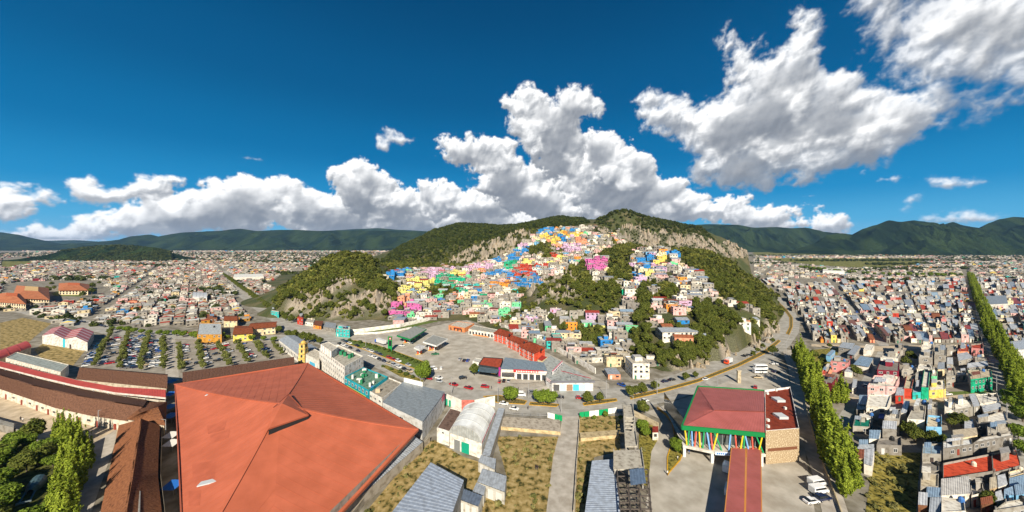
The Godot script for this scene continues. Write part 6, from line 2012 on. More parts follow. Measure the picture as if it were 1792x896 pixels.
# ---------------------------------------------------------------- hotel row, filling station, shops
func make_centre() -> void:
	var white := srgb(228, 226, 220)
	var h1 := flat_block("hotel", "white four-storey hotel with rows of small windows behind the market", "hotel", [559, 609, 603, 641, 636, 623, 591.6, 603], 12.0, white, srgb(176, 172, 162), 0.9)
	windows(h1[0], h1[1], 0.6, 4, 2.85, 3.1, 1.2, 1.3, [0])
	windows(h1[0], h1[1], 6.2, 2, 2.85, 7.0, 0.9, 1.0, [1])
	var fin := flat_block("hotel_tower", "white stair tower with tall fins on the hotel roof", "tower", [561, 602, 580, 615, 592, 607, 575, 598], 15.5, white, srgb(190, 186, 178), 0.4, "", false, 11.2)
	for k in 5: on_side(fin[0], "fin", fin[1], 0, 0.08 + k * 0.21, 13.6, 0.3, 3.8, 0.5, mat("white_fin", white, 0.8))
	for p in [[597, 621], [600, 619], [612, 627], [616, 625], [604, 623]]: roof_box(h1[0], "water_tank", p[0], p[1], 11.1, 1.5, 1.5, 2.2, mat("green_tank", srgb(40, 120, 80), 0.5))
	var h2 := flat_block("office_block", "turquoise-fronted block with green roof crowded by air units", "building", [602.8, 659, 645, 682.6, 678.7, 659, 636, 642.5], 9.0, srgb(40, 160, 178), srgb(104, 140, 122), 0.6)
	windows(h2[0], h2[1], 5.6, 1, 3.0, 3.2, 1.5, 1.4, [0])
	on_side(h2[0], "lime_band", h2[1], 0, 0.5, 4.6, 19.5, 1.5, 0.14, mat("lime_paint", srgb(180, 200, 50), 0.8))
	var rr := RandomNumberGenerator.new()
	rr.seed = 8
	for k in 16:
		var u := rr.randf_range(0.1, 0.9); var v := rr.randf_range(0.12, 0.88)
		var p: Vector3 = bil(h2[1], u, v)
		piece("air_unit", M.unit, mat("air_unit_white", srgb(205, 205, 198), 0.6) if k % 3 else mat("green_tank", srgb(40, 120, 80), 0.5), h2[0], Transform3D(Basis.from_scale(Vector3(rr.randf_range(0.8, 1.6), rr.randf_range(0.8, 2.2), rr.randf_range(0.7, 1.2))), Vector3(p.x, 8.4 + 0.9, p.z) - h2[0].position))
	var h3 := flat_block("low_block", "white low block with stained grey roof beside the green-roofed one", "building", [645.6, 684, 669, 697, 704, 670, 679.5, 660], 8.0, white, srgb(158, 152, 142), 0.5)
	windows(h3[0], h3[1], 4.4, 1, 3.0, 3.4, 1.6, 0.9, [0])
	roof_box(h3[0], "water_tank", 652, 681, 7.5, 1.2, 1.2, 1.4, mat("tank_blue_paint", Color(0.05, 0.16, 0.42), 0.5))
	roof_box(h3[0], "roof_hatch", 662, 686, 7.5, 2.0, 1.6, 1.6, mat("hatch_paint", srgb(190, 170, 140), 0.8))
	var h4 := flat_block("sheet_shed", "big shed with pale blue-grey sheet roof and white front", "shed", [670, 704, 739, 737, 778, 686, 706, 668], 8.0, srgb(206, 208, 208), srgb(158, 168, 172), 0.0, "", true)
	windows(h4[0], h4[1], 3.4, 1, 3.0, 14.0, 2.2, 1.3, [0])
	on_side(h4[0], "roof_sign", h4[1], 2, 0.75, 9.0, 12.0, 2.2, 0.3, mat("white_panel", srgb(220, 218, 214), 0.7))
	on_side(h4[0], "pink_panel", h4[1], 1, 0.93, 6.5, 3.0, 3.2, 0.16, mat("pink_panel", srgb(196, 90, 110), 0.7))
	var s5 := at_height([488, 595, 522, 621, 555, 609, 516, 587], 5.0)
	var o5 := thing("long_hall", "long white hall with grey sheet roof at the car park edge", "hall", middle(s5))
	walls_of(o5, s5, 0, 5.0, white)
	gable_roof(o5, s5, 5.05, 1.6, ROOFC["zinc"], white, M.roof_sheet, 0.01, true, 0.9)
	windows(o5, s5, 0.4, 1, 4.0, 3.4, 1.5, 2.0, [0], false)
	var h6 := flat_block("low_hall", "low white hall with blue painted dado beside the yellow tower", "building", [535, 620, 559, 632, 559, 614.6, 547, 609], 6.0, white, srgb(196, 190, 178), 0.3)
	on_side(h6[0], "blue_dado", h6[1], 0, 0.5, 1.6, 8.0, 3.0, 0.14, mat("dado_blue", srgb(80, 170, 205), 0.8))
	# yellow clock-like tower
	var tp := G(531, 634)
	var ty := thing("yellow_tower", "slender yellow tower with stacked arched openings and small dome", "tower", tp)
	for k in 4:
		var b := MB.new()
		var w := 2.1 - k * 0.12
		b.box(tp + Vector3(-w, k * 3.1, -w), tp + Vector3(w, k * 3.1 + 2.8, w), srgb(222, 196, 118))
		b.box(tp + Vector3(-w - 0.22, k * 3.1 + 2.8, -w - 0.22), tp + Vector3(w + 0.22, k * 3.1 + 3.1, w + 0.22), srgb(200, 160, 90))
		part("stage", b, M.wall_paint, ty)
		for s in [Vector3(0, 0, 1), Vector3(1, 0, 0)]:
			piece("opening", M.unit, M.window_glass, ty, facing(Vector3(-s.z, 0, s.x), 1.2, 1.7, 0.12, s * w + Vector3(0, k * 3.1 + 1.4, 0)))
	var dm := MB.new()
	dm.lathe(tp + Vector3(0, 12.4, 0), [Vector2(1.5, 0), Vector2(1.45, 0.6), Vector2(1.0, 1.3), Vector2(0.3, 1.7), Vector2(0, 1.75)], 12, srgb(210, 180, 100))
	part("dome", dm, M.wall_paint, ty)
	# filling station
	canopy("filling station canopy with green edge over the pumps", [694, 587, 717.7, 594, 746.7, 576, 725.5, 570.5], 5.6, srgb(20, 130, 70))
	canopy("filling station canopy with white edge over orange pumps", [740, 598, 763.5, 605, 783.6, 593, 758, 586], 5.6, srgb(225, 225, 220))
	canopy("small white pyramid canopy beside the larger pump canopies", [724, 608, 734.5, 612.5, 744.5, 606, 733, 602.4], 5.0, srgb(225, 225, 220))
	var sp := G(682.5, 615)
	var sg := thing("price_sign", "tall green price sign with red emblem at the filling station", "sign", sp)
	var sb := MB.new()
	sb.box(sp + Vector3(-1.4, 0, -0.35), sp + Vector3(1.4, 10.6, 0.35), srgb(20, 140, 70))
	part("pylon", sb, mat("sign_paint", grey(1.0), 0.5), sg)
	piece("emblem_panel", M.unit, mat("emblem_maroon", srgb(120, 30, 50), 0.5), sg, Transform3D(Basis.from_scale(Vector3(1.9, 2.0, 0.2)), Vector3(0.2, 9.2, 0.32)))
	piece("emblem", M.unit, mat("emblem_pale", srgb(225, 190, 190), 0.5), sg, Transform3D(Basis(Vector3(0, 0, 1), 0.7).scaled_local(Vector3(0.9, 0.9, 0.2)), Vector3(0.2, 9.2, 0.36)))
	piece("price_panel", M.unit, mat("price_dark", srgb(24, 44, 40), 0.4), sg, Transform3D(Basis.from_scale(Vector3(1.9, 3.8, 0.2)), Vector3(0.2, 5.8, 0.32)))
	# shops
	var d1 := flat_block("corner_shop", "dark shop with rust-red roof, grey awning and blue and yellow signs", "shop", [837, 638, 875, 643.6, 880.6, 626.8, 846, 624.6], 5.6, srgb(52, 56, 62), srgb(166, 76, 54), 0.4)
	var aw := MB.new()
	var q0 := G(838.5, 650.5, 3.4); var q1 := G(869, 654, 3.4)
	var e0: Vector3 = d1[1][0]; var e1: Vector3 = d1[1][1]
	aw.quad(q0, q1, Vector3(e1.x, 4.6, e1.z), Vector3(e0.x, 4.6, e0.z), srgb(96, 112, 122))
	part("awning", aw, M.roof_sheet, d1[0])
	on_side(d1[0], "sign", d1[1], 0, 0.14, 3.0, 2.6, 1.3, 2.6, mat("sign_blue", srgb(40, 150, 215), 0.5), "blue shop sign")
	on_side(d1[0], "sign", d1[1], 0, 0.42, 3.1, 1.6, 1.2, 2.6, mat("sign_red", srgb(200, 40, 40), 0.5), "red shop sign")
	on_side(d1[0], "sign", d1[1], 0, 0.74, 2.8, 3.0, 1.5, 2.6, mat("sign_yellow", srgb(240, 180, 30), 0.5), "yellow shop sign")
	on_side(d1[0], "side_panel", d1[1], 0, 0.985, 3.2, 1.0, 5.2, 0.7, mat("magenta_panel", srgb(170, 40, 130), 0.6))
	var m1 := flat_block("shop_row", "row of shops with pale blue roof and red sign band", "shops", [876.5, 646, 957.6, 650, 951, 634.5, 884, 625.7], 5.2, srgb(224, 220, 210), srgb(146, 164, 176), 0.0, "", true)
	on_side(m1[0], "sign_band", m1[1], 0, 0.60, 4.7, 17.0, 1.3, 0.8, mat("sign_red", srgb(200, 40, 40), 0.5), "red and orange sign band with white lettering")
	for k in 14:
		on_side(m1[0], "letter_block", m1[1], 0, 0.345 + k * 0.036, 4.65, 0.55, 0.62 if k % 3 else 0.8, 0.9, mat("letter_white", srgb(240, 235, 225), 0.5))
	on_side(m1[0], "sign_band", m1[1], 0, 0.92, 4.6, 5.6, 1.2, 0.9, mat("sign_pale", srgb(232, 205, 200), 0.5), "pale sign with red lettering")
	for k in 5: on_side(m1[0], "shop_front", m1[1], 0, 0.40 + k * 0.135, 1.6, 2.6, 3.0, 0.16, M.window_glass)
	for k in 6: on_side(m1[0], "pier", m1[1], 0, 0.335 + k * 0.135, 1.9, 0.8, 3.8, 0.3, mat("white_panel", srgb(220, 218, 214), 0.7))
	var sh := MB.new()
	var a0: Vector3 = bil(m1[1], 0.02, 0); var a1: Vector3 = bil(m1[1], 0.30, 0)
	var fw := Vector3(0, 0, 3.4)
	sh.quad(Vector3(a0.x, 3.5, a0.z), Vector3(a1.x, 3.5, a1.z), Vector3(a1.x, 3.1, a1.z) + fw, Vector3(a0.x, 3.1, a0.z) + fw, srgb(96, 96, 98))
	part("awning", sh, M.roof_sheet, m1[0])
	var m2 := flat_block("corner_market", "wedge-shaped shop with grey roof and tilted roof sign", "shop", [966.5, 667, 1038, 666.5, 1034, 663, 963, 622, 950, 633.5, 957.6, 650, 955, 659], 5.2, srgb(222, 222, 220), srgb(166, 172, 172), 0.0)
	for k in 6:
		on_side(m2[0], "shutter", m2[1], 0, 0.1 + k * 0.16, 1.8, 3.1, 3.2, 0.16, [mat("shutter_dark", grey(0.08), 0.6), mat("shutter_print", srgb(170, 215, 235), 0.6), mat("shutter_tan", srgb(150, 120, 95), 0.6), mat("shutter_blue", srgb(70, 180, 225), 0.6), mat("shutter_print", srgb(170, 215, 235), 0.6), mat("white_panel", srgb(220, 218, 214), 0.7)][k])
	on_side(m2[0], "fascia", m2[1], 0, 0.5, 4.8, 23.0, 0.9, 0.6, mat("fascia_grey", srgb(110, 110, 118), 0.7))
	on_side(m2[0], "sign_band", m2[1], 6, 0.5, 4.4, 4.0, 1.6, 0.5, mat("sign_pale", srgb(232, 205, 200), 0.5))
	var t0 := G(967, 657, 5.3); var t1 := G(984, 639, 5.3)
	var bb := MB.new()
	bb.bar(t0 + Vector3(0, 1.2, 0), t1 + Vector3(0, 1.2, 0), 0.25, srgb(228, 224, 220), 2.0)
	part("roof_sign", bb, mat("sign_paint", grey(1.0), 0.5), m2[0], "white roof sign with dark lettering and pink edge")
	for k in 5:
		var lb := MB.new()
		var c := t0.lerp(t1, 0.16 + k * 0.165) + Vector3(0.16, 1.1, 0.12)
		lb.bar(c, t0.lerp(t1, 0.25 + k * 0.165) + Vector3(0.16, 1.1, 0.12), 0.1, srgb(60, 60, 90), 0.8)
		part("letter_block", lb, mat("sign_paint", grey(1.0), 0.5), m2[0])
	var pk := MB.new()
	pk.bar(t0 + Vector3(0, 2.35, 0), t1 + Vector3(0, 2.35, 0), 0.3, srgb(200, 70, 110), 0.3)
	part("sign_edge", pk, mat("sign_paint", grey(1.0), 0.5), m2[0])
	var rl := MB.new()
	rl.bar(G(982, 649, 5.35), G(1034, 662, 5.35), 0.3, srgb(150, 60, 70), 0.3)
	part("roof_pipe", rl, mat("sign_paint", grey(1.0), 0.5), m2[0])
	# red row houses, one behind the other
	var k := 0
	for u in [[864, 583, 887, 589.5, 897.5, 583, 874.5, 575.5], [887.5, 593, 912, 603.5, 923.5, 596.5, 898.5, 588], [908.5, 605.5, 934.5, 618, 953.5, 609, 928, 598]]:
		var q := at_height(u, 6.0)
		var o := thing("row_house", ["coral-red row house with brown hipped roof next to the white offices", "coral-red row house with brown hipped roof between two others", "coral-red row house with brown hipped roof beside the small red-roofed gate"][k], "house", middle(q), "coral-red row houses")
		walls_of(o, q, 0, 6.0, srgb(222, 92, 66))
		var e := sub_quad(q, -0.04, -0.05, 1.04, 1.05)
		var r0 := bil(q, 0.3, 0.5); var r1 := bil(q, 0.7, 0.5)
		for i in 4: e[i].y = 6.05
		r0.y = 8.4; r1.y = 8.4
		for f in [[e[0], e[1], r1, r0], [e[2], e[3], r0, r1], [e[3], e[0], r0, r0], [e[1], e[2], r1, r1]]:
			var fb := MB.new()
			fb.sheet(f[0], f[1], f[2], f[3], 0.8, 0.06, srgb(138, 66, 46))
			part("roof_slope", fb, M.roof_slab, o)
		windows(o, q, 0.2, 2, 2.9, 2.7, 1.0, 1.5, [0])
		for i in 4: on_side(o, "white_pilaster", q, 0, 0.02 + i * 0.32, 3.0, 0.35, 5.9, 0.2, mat("white_panel", srgb(220, 218, 214), 0.7))
		var tk := G(u[4] - 6, u[5] + 1, 8.0)
		piece("water_tank", M.tank_black, M.tank_plastic, o, Transform3D(Basis.from_scale(Vector3.ONE * 1.2), Vector3(tk.x, 6.6, tk.z) - o.position))
		k += 1
	var of := flat_block("office_row", "white office row with grey roof and orange base at the plaza", "building", [820, 576, 864, 582.5, 870.6, 576.6, 829, 569], 4.4, srgb(226, 222, 214), srgb(168, 168, 160), 0.3)
	for i in 8: on_side(of[0], "shop_front", of[1], 0, 0.07 + i * 0.123, 1.7, 1.7, 2.4, 0.14, M.window_glass)
	on_side(of[0], "orange_base", of[1], 0, 0.5, 0.4, 15.0, 0.8, 0.3, mat("orange_paint", srgb(216, 130, 60), 0.8))
	var of2 := flat_block("plaza_shop", "orange and white plaza shop with red-brown porch roof", "shop", [785, 569, 813, 574, 830, 566, 800, 562], 4.0, srgb(216, 140, 90), srgb(196, 190, 180), 0.3)
	on_side(of2[0], "porch_roof", of2[1], 0, 0.6, 3.0, 8.0, 0.3, 3.0, mat("porch_tile", srgb(150, 66, 48), 0.8))
	for i in 4: on_side(of2[0], "door", of2[1], 0, 0.15 + i * 0.22, 1.3, 1.4, 2.3, 0.14, mat("door_dark", Color(0.06, 0.045, 0.04), 0.55))
	var gh := flat_block("gate_house", "small cream gatehouse with red sheet roof beside the row houses", "kiosk", [941, 629, 948, 632, 958, 625, 948, 622], 3.0, srgb(226, 210, 170), srgb(170, 60, 54), 0.0)
	var cb := flat_block("site_cabin", "white cabin with yellow base beside the shop car park", "cabin", [827, 632, 838, 634.5, 843, 628, 832, 626], 3.2, srgb(230, 228, 222), srgb(190, 190, 186), 0.2)
	on_side(cb[0], "yellow_base", cb[1], 0, 0.5, 0.35, 4.3, 0.7, 0.14, mat("yellow_paint", srgb(226, 180, 60), 0.8))
	# white retaining walls round the foot of the hill
	long_wall("retaining_wall", "long white retaining wall curving below the painted houses", [590, 584, 622, 583, 700, 573, 760, 559, 800, 550, 822, 552, 850, 563, 892, 578, 942, 598, 992, 624, 1042, 654], 3.4, srgb(232, 230, 224), 0.5)
	long_wall("retaining_wall", "lower white wall edging the grass bank by the filling station", [616, 586, 660, 584, 700, 579, 720, 575], 1.6, srgb(232, 230, 224), 0.4)
	# shops under the small cliff hill
	for h in [[588, 575, 612, 577, 613, 571, 590, 569, 6.5, "turquoise", "whitish", "slab"], [548, 566, 562, 568, 566, 561, 552, 560, 4.5, "orange", "rusty", "sheet"], [534, 561, 548, 563, 551, 556, 538, 555, 4.5, "whitewashed", "concrete", "slab"], [566, 570, 587, 573, 588, 566, 570, 564, 4.0, "weathered grey", "zinc", "sheet"], [520, 556, 530, 558, 532, 552, 523, 551, 6.0, "brick-red", "red", "slab"], [474, 541, 488, 543, 490, 537, 476, 536, 8.0, "turquoise", "whitish", "slab"]]:
		var s := {"q": at_height(h.slice(0, 8), h[8]), "y": 0.3, "deep": 0.3, "floors": 2 if h[8] > 5 else 1, "wall": h[9], "roof": h[10], "kind": h[11], "detail": 2, "seed": 9 + int(h[0])}
		house(s, "roadside_shop", house_label(s, "at the road junction under the rocky cliff"), "shops under the cliff")

func canopy(label: String, px: Array, h: float, edge: Color) -> void:
	var q := at_height(px, h)
	var o := thing("station_canopy", label, "canopy", middle(q))
	var t := MB.new()
	var rs := MB.new()
	t.prism(q, h - 0.9, h, edge, edge, true)
	part("fascia", t, mat("canopy_edge", grey(1.0), 0.5), o)
	var pyr := label.begins_with("small")
	var i := sub_quad(q, 0.02, 0.03, 0.98, 0.97)
	for k in 4: i[k].y = h + 0.03
	if pyr:
		var c := middle(i) + Vector3(0, 1.1, 0)
		for k in 4: rs.tri(i[k], i[(k + 1) % 4], c, srgb(226, 226, 222))
	else:
		rs.sheet(i[0], i[1], i[2], i[3], 1.0, 0.05, srgb(178, 178, 168))
	part("roof", rs, M.roof_sheet, o)
	for u in ([0.5] if pyr else [0.18, 0.5, 0.82]):
		for v in ([0.5] if pyr else [0.3, 0.7]):
			var p := bil(q, v, u)
			piece("column", M.unit, mat("canopy_column", srgb(214, 212, 206), 0.6), o, Transform3D(Basis.from_scale(Vector3(0.45, h - 0.9, 0.45)), Vector3(p.x, (h - 0.9) / 2, p.z) - o.position))
	for u in ([0.5] if pyr else [0.18, 0.5, 0.82]):
		var p := bil(q, 0.5, u)
		var pi := thing("pump_island", ("orange and grey" if not "green" in label else "grey") + " fuel pump island under the " + ("green-edged" if "green" in label else "pyramid" if pyr else "white-edged") + " canopy", "pump", Vector3(p.x, 0, p.z), "fuel pump islands")
		piece("kerb", M.unit, mat("yellow_paint", srgb(226, 180, 60), 0.8), pi, Transform3D(Basis(Vector3.UP, 0.6).scaled_local(Vector3(5.0, 0.24, 1.2)), Vector3(0, 0.12, 0)))
		for s in [-1.2, 1.2]:
			piece("pump", M.unit, mat("pump_orange", srgb(216, 90, 50), 0.5), pi, Transform3D(Basis(Vector3.UP, 0.6).scaled_local(Vector3(0.9, 1.9, 0.5)), Basis(Vector3.UP, 0.6) * Vector3(s, 1.15, 0)))


# ---------------------------------------------------------------- vault hall, sheds, stair bridge, bus terminal
func make_south() -> void:
	var white := srgb(230, 228, 222)
	# white hall under a barrel vault
	var q := at_height([787, 757.5, 843, 775.5, 866, 722.5, 809, 720.5], 5.6)
	var o := thing("vault_hall", "white hall under a pale translucent barrel vault", "hall", middle(q))
	walls_of(o, q, 0, 5.6, white)
	var vq := []
	for p in q: vq.append(Vector3(p.x, 5.6, p.z))
	vault(o, vq, 4.2, mat("vault_sheet", grey(1.0), 0.5, TEX.stain, 40.0), srgb(232, 236, 236))
	for e in 2:
		var gb := MB.new()
		for i in 14:
			var a0 := PI * i / 14; var a1 := PI * (i + 1) / 14
			var p0 := bil(vq, 0.5 - cos(a0) * 0.5, 0.003 if e == 0 else 0.997); var p1 := bil(vq, 0.5 - cos(a1) * 0.5, 0.003 if e == 0 else 0.997)
			gb.quad(p0, p1, p1 + Vector3(0, sin(a1) * 4.15, 0), p0 + Vector3(0, sin(a0) * 4.15, 0), srgb(196, 200, 198))
		part("gable_sheet", gb, M.roof_sheet, o)
	for i in 12:
		on_side(o, "mullion", q, 0, 0.1 + i * 0.073, 5.6 + 4.1 * sin(acos(1 - 2 * (0.1 + i * 0.073))) * 0.5, 0.12, 4.1 * sin(acos(1 - 2 * (0.1 + i * 0.073))), 0.14, mat("mullion", srgb(150, 156, 156), 0.5))
	on_side(o, "shutter", q, 0, 0.24, 1.9, 2.6, 3.8, 0.16, mat("shutter_grey", srgb(120, 124, 124), 0.5), "grey roller shutter")
	on_side(o, "shutter", q, 0, 0.50, 1.9, 3.4, 3.8, 0.16, mat("shutter_green", srgb(20, 150, 120), 0.5), "bright green roller shutter")
	var er := MB.new()
	er.bar(vq[1], vq[2], 0.2, srgb(170, 50, 50), 0.25)
	part("red_gutter", er, mat("sign_paint", grey(1.0), 0.5), o)
	var bq := flat_block("annex", "white annex with brown-stained flat roof beside the vaulted hall", "building", [764.6, 748.5, 786, 755, 809, 718.6, 788.7, 712.8], 5.5, white, srgb(112, 92, 84), 0.4)
	windows(bq[0], bq[1], 2.6, 1, 3.0, 3.0, 0.9, 0.5, [0], false)
	var sg := thing("sign_wall", "white curved wall with pink band beside the road", "wall", G(800, 722))
	var sw := MB.new()
	var pts := [G(776, 706), G(790, 712), G(808, 720), G(830, 720), G(866, 712)]
	for i in 4: sw.bar(pts[i] + Vector3(0, 2.6, 0), pts[i + 1] + Vector3(0, 2.6, 0), 0.3, [white, white, srgb(206, 120, 110), white][i], 5.2)
	part("wall_panel", sw, M.wall_paint, sg)
	for i in 3: piece("green_arch", M.unit, mat("arch_green", srgb(30, 140, 110), 0.6), sg, facing(Vector3(1, 0, 0), 1.6, 2.8, 0.5, pts[0].lerp(pts[1], 0.1 + i * 0.4) + Vector3(0, 1.5, 0.1) - sg.position))
	# sheet roofs of the sheds
	lean_roof("covered_passage", "long narrow passage roofed with grey sheets beside the vaulted hall", [872, 714, 883.5, 714.5, 857, 799, 844, 795.5], 4.2, 3.8, ROOFC["zinc"])
	shed("small shed with blue-grey sheet roof at the passage end", [837, 808, 865.8, 822, 868, 803, 841.6, 796], 4.0, 3.4)
	shed("shed with ribbed blue-grey roof and grey steel doors", [835, 843, 883, 861, 886.4, 833, 844, 820], 4.6, 3.8)
	shed("low lean-to with pale sheet roof between two sheds", [827, 859.5, 846.4, 867.5, 850, 852, 834, 844], 3.6, 3.2)
	shed("shed with slate-blue roof and white steel doors", [800, 872.5, 837, 886.4, 844, 868, 808, 854], 4.2, 3.6)
	var big := thing("corrugated_hall", "big hall under a steep silver corrugated roof", "hall", G(720, 880))
	var cq := [G(640, 955, 7.0), G(772, 955, 7.0), G(811.7, 840, 7.0), G(754, 809, 7.0)]
	var cb := MB.new()
	cb.sheet(cq[1], cq[2], cq[3], cq[0], 0.9, 0.07, srgb(178, 190, 206))
	part("roof", cb, M.roof_sheet, big)
	walls_of(big, cq, 0, 6.95, srgb(150, 150, 148))
	var slab := flat_block("loading_slab", "raised concrete loading slab with beige stone face", "platform", [876, 729, 979.5, 734.7, 980.7, 755.5, 873.8, 746], 1.4, srgb(206, 186, 146), srgb(176, 168, 156), 0.0)
	var slab2 := flat_block("loading_slab", "stone-faced terrace below the green gate", "platform", [1016, 767, 1082, 761, 1084, 752, 1015, 757], 1.3, srgb(206, 186, 146), srgb(186, 170, 136), 0.0)
	gate("green and white steel gate at the dry plot", [958, 731, 984, 737], true)
	gate("green and white steel gate beside the stair bridge", [1014, 731, 1048, 727, 1080, 722], false)
	long_wall("garden_wall", "low beige wall beside the concrete lane", [1014, 738, 1013, 762, 1008, 830, 1004, 900], 1.2, srgb(190, 180, 160))
	fence("chain-link fence along the ring road and dry plot", [868, 726, 900, 730, 958, 732], 2.2)
	long_wall("boundary_wall", "cream panel wall between the stair bridge and the guard hut", [1108, 727, 1130, 738, 1152, 750], 2.4, srgb(214, 200, 172))
	var gu := flat_block("guard_hut", "small white guard hut with red-brown roof by the terminal drive", "kiosk", [1142, 757, 1152, 757, 1152, 746, 1142, 746], 3.0, srgb(222, 214, 200), srgb(150, 60, 50), 0.0)
	windows(gu[0], gu[1], 0.6, 1, 2.4, 2.0, 1.1, 1.1, [0], false)
	flat_block("school_hall", "wide grey-roofed hall beyond the double row of poplars", "hall", [1722, 533, 1764, 531, 1760, 517, 1716, 519], 8.0, srgb(200, 198, 192), srgb(168, 176, 182), 0.0, "", true)
	flat_block("pale_hall", "hall with pale bluish-white roof beyond the avenue poplars", "hall", [1776, 613, 1840, 606, 1826, 590, 1768, 598], 6.0, srgb(216, 216, 214), srgb(214, 222, 232), 0.0, "", true)
	flat_block("white_depot", "long white depot at the foot of the quarry ridge", "depot", [1272, 455, 1306, 456, 1308, 451, 1276, 450], 9.0, srgb(226, 224, 220), srgb(222, 222, 220), 0.0)
	flat_block("white_depot", "long white depot beside the ring road and pastures", "depot", [1440, 475, 1478, 475, 1474, 469, 1440, 469], 8.0, srgb(226, 224, 220), srgb(222, 222, 220), 0.0)
	stair_bridge()
	terminal()

func shed(label: String, px: Array, h0: float, h1: float) -> void:
	var q := [G(px[0], px[1], h1), G(px[2], px[3], h1), G(px[4], px[5], h0), G(px[6], px[7], h0)]
	var o := thing("sheet_shed", label, "shed", Vector3(q[0].x, 0, q[0].z))
	var b := MB.new()
	b.sheet(q[0], q[1], q[2], q[3], 0.9, 0.08, ROOFC["zinc"] if not "slate" in label else srgb(112, 126, 146))
	part("roof", b, M.roof_sheet, o)
	var w := MB.new()
	for e in 4:
		var a: Vector3 = q[e]; var c: Vector3 = q[(e + 1) % 4]
		w.quad(Vector3(a.x, 0, a.z), Vector3(c.x, 0, c.z), c - Vector3(0, 0.08, 0), a - Vector3(0, 0.08, 0), srgb(188, 186, 178))
	part("wall", w, M.wall_paint, o)
	for k in 3: on_side(o, "steel_door", q, 0, 0.2 + k * 0.3, 1.5, q[0].distance_to(q[1]) * 0.2, 2.8, 0.14, mat("steel_door", srgb(200, 200, 196), 0.5))

func gate(label: String, px: Array, first_white: bool) -> void:
	var q := ring(px, 0.0)
	var o := thing("steel_gate", label, "gate", q[0])
	for i in q.size() - 1:
		var n := 4
		for k in n:
			var b := MB.new()
			b.bar(q[i].lerp(q[i + 1], (k + 0.03) / n) + Vector3(0, 1.2, 0), q[i].lerp(q[i + 1], (k + 0.97) / n) + Vector3(0, 1.2, 0), 0.15, srgb(20, 150, 90) if (k >= 2) == first_white or i > 0 and k < 2 else srgb(222, 222, 216), 2.4)
			part("gate_panel", b, mat("gate_paint", grey(1.0), 0.6), o)

func fence(label: String, px: Array, h: float) -> void:
	var q := ring(px, 0.0)
	var o := thing("wire_fence", label, "fence", q[0])
	for i in q.size() - 1:
		var n := int(q[i].distance_to(q[i + 1]) / 3.0)
		for k in n:
			var p := q[i].lerp(q[i + 1], float(k) / n)
			piece("post", M.unit, mat("post_steel", grey(0.2), 0.6), o, Transform3D(Basis.from_scale(Vector3(0.12, h, 0.12)), p + Vector3(0, h / 2, 0) - o.position))
		for y in [0.3, h * 0.5, h - 0.05]:
			var b := MB.new()
			b.bar(q[i] + Vector3(0, y, 0), q[i + 1] + Vector3(0, y, 0), 0.07, grey(0.22))
			part("rail", b, mat("rail_steel", grey(1.0), 0.6), o)

